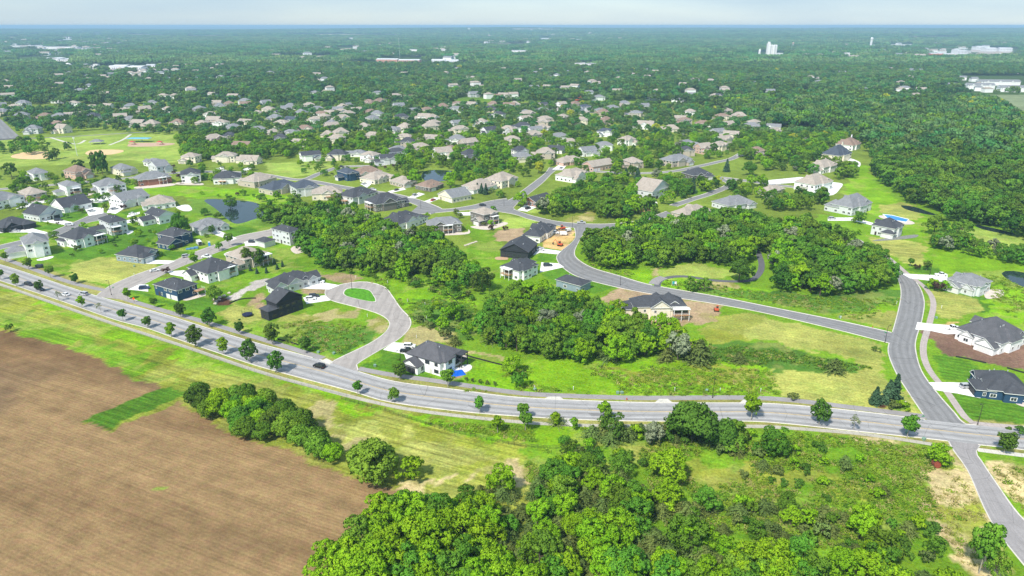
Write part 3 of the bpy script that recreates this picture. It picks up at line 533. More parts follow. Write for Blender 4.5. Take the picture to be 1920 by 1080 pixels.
# prototypes per kind: (crown mesh, trunk mesh, tone word, crown radius)
T = {}
def add(kind, cr, tr, tone, rad): T.setdefault(kind, []).append((cr, tr, tone, rad))
tb = trunk('trunk', .24, 7, bark, 5, 1, 2.6); ts = trunk('trunk', .11, 4.2, pale_bark, 3, 2, .9); tcd = trunk('trunk', .14, 5, bark, 0, 3); tsh = trunk('trunk', .07, 1.6, bark, 3, 4, .5); tfar = trunk('trunk', .2, 6, bark, 0, 5)
i = 0
for mt, cnt in (('bright', 4), ('mid', 4), ('dark', 2), ('silver', 1), ('yellow', 1)):
    for q in range(cnt):
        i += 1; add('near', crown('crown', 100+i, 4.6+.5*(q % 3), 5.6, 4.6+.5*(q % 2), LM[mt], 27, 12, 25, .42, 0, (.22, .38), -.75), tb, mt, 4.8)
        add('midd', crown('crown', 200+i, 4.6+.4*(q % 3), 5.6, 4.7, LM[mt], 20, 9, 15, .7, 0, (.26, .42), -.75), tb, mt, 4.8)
for q, mt in enumerate(('mid', 'dark', 'bright', 'mid', 'dark')):
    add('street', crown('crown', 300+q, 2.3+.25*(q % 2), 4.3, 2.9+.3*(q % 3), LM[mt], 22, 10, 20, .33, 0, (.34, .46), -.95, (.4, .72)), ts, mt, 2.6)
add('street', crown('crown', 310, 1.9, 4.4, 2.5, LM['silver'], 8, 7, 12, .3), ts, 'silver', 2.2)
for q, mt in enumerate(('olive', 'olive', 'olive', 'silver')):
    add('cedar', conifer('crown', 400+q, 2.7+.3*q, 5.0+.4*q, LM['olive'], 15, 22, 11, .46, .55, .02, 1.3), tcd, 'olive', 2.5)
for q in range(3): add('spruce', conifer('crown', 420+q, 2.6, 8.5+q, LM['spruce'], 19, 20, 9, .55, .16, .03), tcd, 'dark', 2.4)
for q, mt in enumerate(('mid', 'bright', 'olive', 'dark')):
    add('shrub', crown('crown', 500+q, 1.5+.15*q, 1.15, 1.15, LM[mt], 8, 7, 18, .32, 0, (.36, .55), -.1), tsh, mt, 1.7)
add('shrub', crown('crown', 520, 1.5, 1.1, 1.0, LM['purple'], 8, 7, 16, .3, 0, (.36, .55), -.1), tsh, 'purple', 1.6)
LM['farlight'] = leaf_mat('leaves_far_light', (.08,.18,.05), (.19,.33,.10), .3)
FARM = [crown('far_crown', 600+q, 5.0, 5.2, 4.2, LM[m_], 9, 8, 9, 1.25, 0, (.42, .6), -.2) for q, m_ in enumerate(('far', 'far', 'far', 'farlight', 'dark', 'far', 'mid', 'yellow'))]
MIDM = [e[0] for e in T['midd']]
for q, mt in enumerate(('mid', 'bright', 'dark', 'mid')): add('dome', crown('crown', 540+q, 4.4+.4*(q % 2), 3.6, 3.9, LM[mt], 26, 14, 28, .42, 0, (.32, .46), -.4, (.45, .66)), tsh, mt, 4.6)
# patches of distant canopy, many crowns in one low mesh
def canopy(seed, m):
    rng = np.random.default_rng(seed); V = []; Tn = []; G = []
    for k in range(26):
        c = np.r_[rng.uniform(-22, 22, 2), rng.uniform(6, 9)]; r = rng.uniform(4.5, 7); u = unit(26, rng, -.1); P = c+u*r; nn = u+rng.normal(size=u.shape)*.25
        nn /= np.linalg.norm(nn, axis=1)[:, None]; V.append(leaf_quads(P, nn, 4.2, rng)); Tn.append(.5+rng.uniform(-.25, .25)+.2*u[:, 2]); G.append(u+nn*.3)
    return finish('far_canopy', np.vstack(V), np.hstack(Tn), np.vstack(G), m)
CAN = [canopy(700+q, LM['far' if q < 3 else 'farlight']) for q in range(4)]
KN = dict(dome='spreading_tree', near='broadleaf_tree', midd='broadleaf_tree', street='street_tree', cedar='cedar_tree', spruce='spruce_tree', shrub='shrub')
WORD = dict(dome='low spreading tree', near='broadleaf tree', midd='broadleaf tree', street='young street tree', cedar='shaggy cedar', spruce='pointed spruce', shrub='bush')
TW = dict(bright='bright green', mid='mid green', dark='dark green', silver='silvery', yellow='yellow-green', olive='olive', purple='purple-leaved')
PL = {}
def plant(kind, vi, x, y, s, rz, label, group=None, cat=None, sz=None):
    cr, tr, tone, rad = T[kind][vi % len(T[kind])]; t = thing(KN[kind], label, cat or ('shrub' if kind == 'shrub' else 'tree'), (x, y, 0), rz, group)
    s3 = (s, s, s*(sz or 1)); t.scale = s3; ob('crown', cr, t); ob('trunk', tr, t); return t
# ---- where houses stand (filled by the houses part), used to keep trees off them
def clear_of(x, y, pad_road=1.5, near=True):
    for P in ROADP:
        if P[:, 0].min()-6 < x < P[:, 0].max()+6 and P[:, 1].min()-6 < y < P[:, 1].max()+6:
            if inpoly(np.array([x]), np.array([y]), P)[0]: return False
            if pad_road and np.min(np.hypot(P[:, 0]-x, P[:, 1]-y)) < pad_road: return False
    return True
def scatter(poly, s, seed, jit=.42, px=True):
    P = gps(poly) if px else np.array(poly); rng = np.random.default_rng(seed); x0, y0 = P.min(0); x1, y1 = P.max(0); X, Y = np.meshgrid(np.arange(x0, x1, s), np.arange(y0, y1, s*.87)); X[1::2] += s/2
    X = X.ravel()+rng.uniform(-jit, jit, X.size)*s; Y = Y.ravel()+rng.uniform(-jit, jit, Y.size)*s; k = inpoly(X, Y, P); return X[k], Y[k]
def inview(X, Y, m=12): z = Y*CT+CAM_H*ST; return (np.abs(X)/z*FPX < 960+m*FPX/z) & (Y > 118)
# ------------------------------------------------------------------ houses
RC = dict(C=((.07,.074,.084), 'charcoal'), G=((.22,.225,.235), 'grey'), T=((.37,.32,.27), 'taupe'), B=((.26,.185,.145), 'brown'), M=((.105,.105,.115), 'mottled grey'), U=((.075,.09,.115), 'slate blue'))
WC = dict(W=((.90,.90,.88), 'white'), L=((.64,.66,.66), 'pale grey'), Y=((.80,.73,.58), 'cream'), T=((.52,.45,.37), 'tan'), N=((.03,.075,.14), 'navy'), K=((.038,.043,.05), 'black'), S=((.25,.32,.38), 'blue-grey'), R=((.30,.14,.09), 'brick'), P=((.62,.42,.34), 'pinkish'), D=((.13,.12,.11), 'dark stone'), E=((.19,.175,.16), 'grey-brown'))
def roof_mat(k):
    nm = 'shingles_'+k
    if nm in MATS: return MATS[nm]
    m = bpy.data.materials.new(nm); n, l = nodes(m); b = n['Principled BSDF']; b.inputs['Roughness'].default_value = .95; b.inputs['Specular IOR Level'].default_value = .15
    tc_ = n.new('ShaderNodeTexCoord'); a = n.new('ShaderNodeTexNoise'); a.inputs['Scale'].default_value = 5; a.inputs['Detail'].default_value = 3; c = n.new('ShaderNodeTexNoise'); c.inputs['Scale'].default_value = .5
    wv = n.new('ShaderNodeTexWave'); wv.bands_direction = 'Z'; wv.inputs['Scale'].default_value = 3.0; wv.inputs['Distortion'].default_value = .4
    for q in (a, c, wv): l.new(tc_.outputs['Object'], q.inputs[0])
    def mr(s, lo, hi, f=.3, t=.7):
        r = n.new('ShaderNodeMapRange'); l.new(s, r.inputs[0]); r.inputs[1].default_value = f; r.inputs[2].default_value = t; r.inputs[3].default_value = lo; r.inputs[4].default_value = hi; return r.outputs[0]
    q1 = n.new('ShaderNodeMath'); q1.operation = 'MULTIPLY'; l.new(mr(a.outputs[0], .72, 1.3), q1.inputs[0]); l.new(mr(c.outputs[0], .88, 1.12), q1.inputs[1])
    q2 = n.new('ShaderNodeMath'); q2.operation = 'MULTIPLY'; l.new(q1.outputs[0], q2.inputs[0]); l.new(mr(wv.outputs['Fac'], .86, 1.08, 0, 1), q2.inputs[1])
    v = n.new('ShaderNodeVectorMath'); v.operation = 'SCALE'; v.inputs[0].default_value = RC[k][0]; l.new(q2.outputs[0], v.inputs['Scale']); l.new(v.outputs[0], b.inputs['Base Color']); MATS[nm] = m; return m
def wall_mat(k):
    nm = 'siding_'+k
    if nm in MATS: return MATS[nm]
    m = bpy.data.materials.new(nm); n, l = nodes(m); b = n['Principled BSDF']; b.inputs['Roughness'].default_value = .8; b.inputs['Specular IOR Level'].default_value = .2
    tc_ = n.new('ShaderNodeTexCoord'); wv = n.new('ShaderNodeTexWave'); wv.bands_direction = 'Z'; wv.wave_profile = 'SAW'; wv.inputs['Scale'].default_value = 1.6; a = n.new('ShaderNodeTexNoise'); a.inputs['Scale'].default_value = .7
    for q in (wv, a): l.new(tc_.outputs['Object'], q.inputs[0])
    def mr(s, lo, hi, f, t):
        r = n.new('ShaderNodeMapRange'); l.new(s, r.inputs[0]); r.inputs[1].default_value = f; r.inputs[2].default_value = t; r.inputs[3].default_value = lo; r.inputs[4].default_value = hi; return r.outputs[0]
    q1 = n.new('ShaderNodeMath'); q1.operation = 'MULTIPLY'; l.new(mr(wv.outputs['Fac'], .90, 1.02, 0, .5), q1.inputs[0]); l.new(mr(a.outputs[0], .93, 1.05, .3, .7), q1.inputs[1])
    v = n.new('ShaderNodeVectorMath'); v.operation = 'SCALE'; v.inputs[0].default_value = WC[k][0]; l.new(q1.outputs[0], v.inputs['Scale']); l.new(v.outputs[0], b.inputs['Base Color']); MATS[nm] = m; return m
trim = mat('white_trim', (.78, .78, .77), .6, .04); dtrim = mat('dark_trim', (.05, .05, .055), .6, .1); wood = mat('cedar_wood', (.42, .22, .10), .7, .2, 2); concw = mat('foundation', (.50, .48, .44), .9, .1)
glass = bpy.data.materials.new('window_glass'); n_, l_ = nodes(glass); b_ = n_['Principled BSDF']; b_.inputs['Base Color'].default_value = (.03, .038, .045, 1); b_.inputs['Roughness'].default_value = .08; b_.inputs['Specular IOR Level'].default_value = .8
def win_mesh(tm):
    b = MB()
    for a in ((-.5,-.09,-.5,-.40,0,.5), (.40,-.09,-.5,.5,0,.5), (-.4,-.09,.41,.4,0,.5), (-.4,-.09,-.5,.4,0,-.41), (-.025,-.07,-.41,.025,0,.41)): b.box(a[0], a[1], a[2], a[3], a[4], a[5])
    return b.mesh('window', [tm])
pb = MB(); pb.box(-.41, -.04, -.42, .41, .0, .42); PANE = pb.mesh('pane', [glass])
WIN = {False: win_mesh(trim), True: win_mesh(dtrim)}
def win_simple(tm):
    b = MB(); b.box(-.5, -.06, -.5, .5, 0, .5, 0); b.box(-.41, -.09, -.42, .41, -.061, .42, 1); return b.mesh('window', [tm, glass])
WINS = {False: win_simple(trim), True: win_simple(dtrim)}
def gdoor(m):
    b = MB()
    for k in range(4): b.box(-.5, -.07-.01*(k % 2), k*.25+.005, .5, 0, k*.25+.245, 0)
    return b.mesh('garage_door', [m])
GD = dict(w=gdoor(mat('garage_white', (.74,.74,.72), .6, .04)), d=gdoor(mat('garage_dark', (.045,.045,.05), .6, .1)), o=gdoor(mat('garage_wood', (.62,.26,.07), .6, .12)), s=gdoor(mat('garage_sand', (.52,.48,.40), .6, .08)))
db = MB(); db.box(-.5, -.06, 0, .5, 0, 1.0); db.box(.3, -.12, .45, .38, -.06, .5); DOOR = {}
for k, c in (('w', (.62,.60,.55)), ('d', (.07,.05,.045))): DOOR[k] = db.mesh('front_door', [mat('door_'+k, c, .5, .08)])
vb = MB(); vb.bar((0,0,-.5), (0,0,.55), .13, 0, 8); vb.bar((0,0,.5), (0,0,.62), .2, 0, 8); VENT = vb.mesh('roof_vent', [mat('galvanised', (.62,.63,.65), .4, .1, metal=.3)])
def roof_block(b, x0, y0, x1, y1, h, kind, p, o=.5, t=.22):
    """roof over one block; slot 0 shingles, slot 1 eaves trim. returns gable end triangles for the wall"""
    X0, Y0, X1, Y1 = x0-o, y0-o, x1+o, y1+o; z = h-p*o*.5; a = (X1-X0)/2; c = (Y1-Y0)/2; cx = (x0+x1)/2; cy = (y0+y1)/2; g = []
    if kind == 'hip':
        m = min(a, c); H = z+m*p; r1, r2 = ((X0+m, cy, H), (X1-m, cy, H)) if a >= c else ((cx, Y0+m, H), (cx, Y1-m, H))
        A, B, C, D = (X0,Y0,z), (X1,Y0,z), (X1,Y1,z), (X0,Y1,z)
        if a >= c: fs = [(A,B,r2,r1), (B,C,r2), (C,D,r1,r2), (D,A,r1)]
        else: fs = [(A,B,r1), (B,C,r2,r1), (C,D,r2), (D,A,r1,r2)]
        for f in fs: b.face(f, 0)
    elif kind == 'gx':
        H = z+c*p; r1, r2 = (X0, cy, H), (X1, cy, H); b.face([(X0,Y0,z), (X1,Y0,z), r2, r1], 0); b.face([(X1,Y1,z), (X0,Y1,z), r1, r2], 0)
        for X in (X0, X1):
            s = 1 if X == X1 else -1; e = [(X+s*.01,Y0,z), (X+s*.01,cy,H), (X+s*.01,Y1,z)]; lo = [(q[0],q[1],q[2]-t*1.25) for q in e]
            b.face([e[0], e[1], lo[1], lo[0]], 1); b.face([e[1], e[2], lo[2], lo[1]], 1)
        g = [((x0,y0,h), (x0,y1,h), (x0,cy,h+(y1-y0)/2*p)), ((x1,y0,h), (x1,y1,h), (x1,cy,h+(y1-y0)/2*p))]
    else:
        H = z+a*p; r1, r2 = (cx, Y0, H), (cx, Y1, H); b.face([(X0,Y1,z), (X0,Y0,z), r1, r2], 0); b.face([(X1,Y0,z), (X1,Y1,z), r2, r1], 0)
        for Y in (Y0, Y1):
            s = 1 if Y == Y1 else -1; e = [(X0,Y+s*.01,z), (cx,Y+s*.01,H), (X1,Y+s*.01,z)]; lo = [(q[0],q[1],q[2]-t*1.25) for q in e]
            b.face([e[0], e[1], lo[1], lo[0]], 1); b.face([e[1], e[2], lo[2], lo[1]], 1)
        g = [((x0,y0,h), (x1,y0,h), (cx,y0,h+(x1-x0)/2*p)), ((x0,y1,h), (x1,y1,h), (cx,y1,h+(x1-x0)/2*p))]
    b.box(X0, Y0, z-t, X1, Y1, z-.004, 1, top=False)
    return g
HOUSES = []    # (x, y, radius)
SIDES = {'s': (0, -1), 'e': (1, 0), 'n': (0, 1), 'w': (-1, 0)}
RZ = {'s': 0, 'e': R(90), 'n': R(180), 'w': R(-90)}
def build_house(label, x, y, rot, W, D, h, roof, wall, front='s', extras=(), kind='hip', p=.45, lod=0, gdc='w', deck=None, seed=0, gables=(), group='houses of the suburb', chim=False, name='house', dark=None):
    rng = random.Random(seed*13+5); t = thing(name, label, 'house', (x, y, 0), rot, group); HOUSES.append((x, y, math.hypot(W, D)/2+1))
    blocks = [(-W/2, -D/2, W/2, D/2, h, kind)]+[tuple(e) for e in extras]
    rb = MB(); wb = MB(); dark = (wall in 'K') if dark is None else dark
    for bi, (x0, y0, x1, y1, hh, k) in enumerate(blocks):
        wb.box(x0+.003*bi, y0+.003*bi, -.4, x1-.003*bi, y1-.003*bi, hh-.05, 0, top=False, bot=False)
        for tri in roof_block(rb, x0, y0, x1, y1, hh+.011*bi, k, p+.013*bi, .5 if lod < 2 else .6): wb.face(tri, 0)
    for (cx, side, wd, hh, dp) in gables:       # small decorative gables breaking the eave
        sx, sy = SIDES[side]
        if side in 'sn': bl = (cx-wd/2, (-D/2-.9 if side == 's' else D/2-dp), cx+wd/2, (-D/2+dp if side == 's' else D/2+.9), hh, 'gy')
        else: bl = ((-W/2-.9 if side == 'w' else W/2-dp), cx-wd/2, (-W/2+dp if side == 'w' else W/2+.9), cx+wd/2, hh, 'gx')
        blocks.append(bl); wb.box(bl[0], bl[1], -.4, bl[2], bl[3], hh-.05, 0, top=False, bot=False)
        for tri in roof_block(rb, *bl[:4], hh+.03, 'gy' if side in 'sn' else 'gx', .72, .4): wb.face(tri, 0)
    wo = ob('wall', wb.mesh('wall', [wall_mat(wall)]), t); ro = ob('roof', rb.mesh('roof', [roof_mat(roof), dtrim if dark else trim]), t)
    def inside(px, py, z, skip):
        for i, (a, c, d, e, hh, k) in enumerate(blocks):
            if i != skip and a-.2 < px < d+.2 and c-.2 < py < e+.2 and z < hh+1.5: return True
        return False
    fx = SIDES[front]; gi = len(blocks)-1
    # garage doors: on the front-most block towards the front
    best = max(range(len(blocks)), key=lambda i: (blocks[i][0 if fx[0] < 0 else 2]*fx[0] if fx[0] else blocks[i][1 if fx[1] < 0 else 3]*fx[1])+(.01 if i else 0))
    def put(me, side, u, z, sx, sz, bl, nm, off=.012, pane=False):
        x0, y0, x1, y1 = bl[:4]; loc = {'s': (u, y0-off, z), 'n': (u, y1+off, z), 'w': (x0-off, u, z), 'e': (x1+off, u, z)}[side]
        o = ob(nm, me, t, loc, RZ[side], (sx, 1, sz))
        if pane: ob('pane', PANE, o)
    gbl = blocks[best]; gu0, gu1 = (gbl[0], gbl[2]) if front in 'sn' else (gbl[1], gbl[3]); gw = gu1-gu0; used = []
    if gdc:
        n = 2 if gw > 8.4 else 1; g0 = (gu0+gu1)/2 if gw < 9.5 else gu0+4.6
        for q in range(n):
            wd = 4.6 if n == 2 and q == 0 else (2.8 if n == 2 else min(4.9, gw-1)); u = g0+(-1.9 if q == 0 else 2.5) if n == 2 else (gu0+gu1)/2
            put(GD[gdc], front, u, .05, wd, 2.3, gbl, 'garage_door'); used.append((best, front, u-wd/2-.3, u+wd/2+.3))
    if lod < 2:
        bl = blocks[0]; a0, a1 = (bl[0], bl[2]) if front in 'sn' else (bl[1], bl[3])
        for tr in range(9):
            u = a0+1.5+(a1-a0-3)*((tr*.37+.5) % 1); px_, py_ = (u, bl[1]-.4 if front == 's' else bl[3]+.4) if front in 'sn' else ((bl[0]-.4 if front == 'w' else bl[2]+.4), u)
            if not inside(px_, py_, 1, 0) and not any(bi == 0 and sd == front and u0 < u+.6 and u-.6 < u1 for bi, sd, u0, u1 in used):
                put(DOOR['w' if dark else 'd'], front, u, .1, 1.1, 2.15, bl, 'front_door'); used.append((0, front, u-.9, u+.9)); break
    # windows
    step = (3.1, 3.6, 5.0)[lod]; mx = (26, 14, 8)[lod]; cnt = 0; wm_ = (WIN if lod == 0 else WINS)[dark]
    for bi, bl in enumerate(blocks):
        for side in 'swen':
            if lod == 2 and side == 'n': continue
            a0, a1 = (bl[0], bl[2]) if side in 'sn' else (bl[1], bl[3]); L0 = a1-a0; k = max(1, int(L0/step)) if L0 > 2.6 else 0
            lv = max(1, int((bl[4]+.4)/2.75))
            for j in range(k):
                u = a0+L0*(j+.5)/k+rng.uniform(-.25, .25)
                for q in range(lv):
                    z = 1.55+q*2.75 if lv > 1 or bl[4] < 4.4 else 1.7
                    if z+.9 > bl[4]: continue
                    if rng.random() < .14: continue
                    px_, py_ = {'s': (u, bl[1]-.35), 'n': (u, bl[3]+.35), 'w': (bl[0]-.35, u), 'e': (bl[2]+.35, u)}[side]
                    if inside(px_, py_, z, bi) or any(b2 == bi and sd == side and u0 < u+.9 and u-.9 < u1 and z < 2.9 for b2, sd, u0, u1 in used): continue
                    if cnt >= mx: continue
                    cnt += 1; put(wm_, side, u, z, rng.choice((1.1, 1.5, 2.1, 2.1)), rng.choice((1.35, 1.5)), bl, 'window', pane=(lod == 0))
    if lod == 0:
        for q in range(rng.choice((2, 3, 4))):
            hx = rng.uniform(-W*.25, W*.25); hy = D*.22*rng.choice((-1, 1)); m = min(W, D)/2+.5
            zt = h+(D/2-abs(hy))*p if W >= D else h+(W/2-abs(hx))*p
            if kind != 'hip' or (W >= D and abs(hx) < W/2-D/2) or True:
                zt = h+min(D/2-abs(hy), W/2-abs(hx) if kind == 'hip' else 99)*p
                if kind == 'gy': zt = h+(W/2-abs(hx))*p
                ob('roof_vent', VENT, t, (hx, hy, zt))
    if chim:
        c = MB(); c.box(-.7, -.5, 0, .7, .5, h+p*D/2+1.2, 0); c.box(-.8, -.6, h+p*D/2+1.2, .8, .6, h+p*D/2+1.4, 1); ob('chimney', c.mesh('chimney', [wall_mat(wall), concw]), t, (W/2+.2 if front != 'e' else -W/2-.2, D*.1, 0))
    if deck:
        side, u, wd, dp, roofed = deck; zf = 2.75 if h > 4.6 else .5; c = MB(); c.box(-wd/2, -dp, zf-.25, wd/2, -.02, zf, 0)
        for q in range(3 if wd > 5 else 2):
            n_ = 3 if wd > 5 else 2; X = -wd/2+.15+(wd-.3)*q/(n_-1); c.box(X-.12, -dp+.05, -.3, X+.12, -dp+.29, (zf+2.6 if roofed else zf-.25), 1)
        for zz in (zf+.5, zf+1.0): c.box(-wd/2+.02, -dp+.06, zz-.05, wd/2-.02, -dp+.12, zz, 1); c.box(-wd/2+.03, -dp+.12, zz-.05, -wd/2+.09, -.03, zz, 1); c.box(wd/2-.09, -dp+.12, zz-.05, wd/2-.03, -.03, zz, 1)
        for q in range(int(wd/.45)): X = -wd/2+.2+q*.45; c.box(X-.02, -dp+.07, zf, X+.02, -dp+.11, zf+.96, 1)
        if roofed: c.box(-wd/2-.2, -dp-.2, zf+2.6, wd/2+.2, -.02, zf+2.85, 1); c.box(-wd/2+.3, -.6, zf+.1, wd/2-.3, -.13, zf+2.3, 2)
        x0, y0, x1, y1 = blocks[0][:4]; loc = {'s': (u, y0, 0), 'n': (u, y1, 0), 'w': (x0, u, 0), 'e': (x1, u, 0)}[side]
        ob('deck', c.mesh('deck', [wood if not dark else dtrim, dtrim if dark else trim, glass]), t, loc, RZ[side])
    return t
def house3(label, A, B, C, h, roof, wall, front='s', extras=(), **k):
    """a house from the three ground corners one can see: A left, B nearest, C right"""
    a, b, c = (np.array(gp(*q)) for q in (A, B, C)); u = c-b; v = a-b; au = math.atan2(u[1], u[0]); av = math.atan2(v[1], v[0])-math.pi/2; W, D = np.hypot(*u), np.hypot(*v)
    d = (av-au+math.pi) % (2*math.pi)-math.pi; th = au+d*D/(W+D) if abs(d) < R(50) else au
    W = min(max(W, 8), 26); D = min(max(D, 8), 17); e1 = np.array([math.cos(th), math.sin(th)]); e2 = np.array([-math.sin(th), math.cos(th)]); ctr = b+e1*W/2+e2*D/2; ex = []
    for e in extras:
        if e[0] == 'px':
            q = np.array([gp(*r) for r in e[1:4]])-ctr; lx = q@e1; ly = q@e2; ex.append((lx.min(), ly.min(), lx.max(), ly.max(), e[4], e[5]))
        else: ex.append((e[0]*W/2 if abs(e[0]) <= 1 else e[0], e[1], e[2], e[3], e[4], e[5]))
    rg = random.Random(int(A[0]+3*B[1])); k = dict(k)
    if k.get('kind', 'hip') == 'hip' and W > 11:      # cross wings, as these houses have
        a_ = rg.uniform(-.42, -.1)*W; w1 = rg.uniform(.34, .46)*W; p0 = k.get('p', .45)
        ex.append((a_, -D/2-1.3, a_+w1, D/2-1.2, h-.02, rg.choice(('gy', 'hip'))))
        if W > 14: b_ = rg.uniform(.12, .2)*W; ex.append((b_, -D/2+1.0, b_+.27*W, D/2+1.4, h-.35, 'gy'))
        if not extras:
            g_ = garage(front, W, D, rg.choice((-.9, .9)), 3.5, 7.2, 3.3 if h < 7 else 3.6, 'hip' if rg.random() < .5 else None); ex.append(g_)
        k['p'] = p0+.07
    return build_house(label, ctr[0], ctr[1], th, W, D, h, roof, wall, front, ex, seed=int(A[0]*7+B[1]), **k)
def garage(side, W, D, along, depth=6, wid=7.5, h=3.3, kind=None):
    """block projecting from one side at position along (-1..1)"""
    if side in 'sn':
        c = along*(W/2-wid/2); y0 = -D/2-depth if side == 's' else D/2-2; return (c-wid/2, y0, c+wid/2, y0+depth+2, h, kind or 'gy')
    c = along*(D/2-wid/2); x0 = -W/2-depth if side == 'w' else W/2-2; return (x0, c-wid/2, x0+depth+2, c+wid/2, h, kind or 'gx')
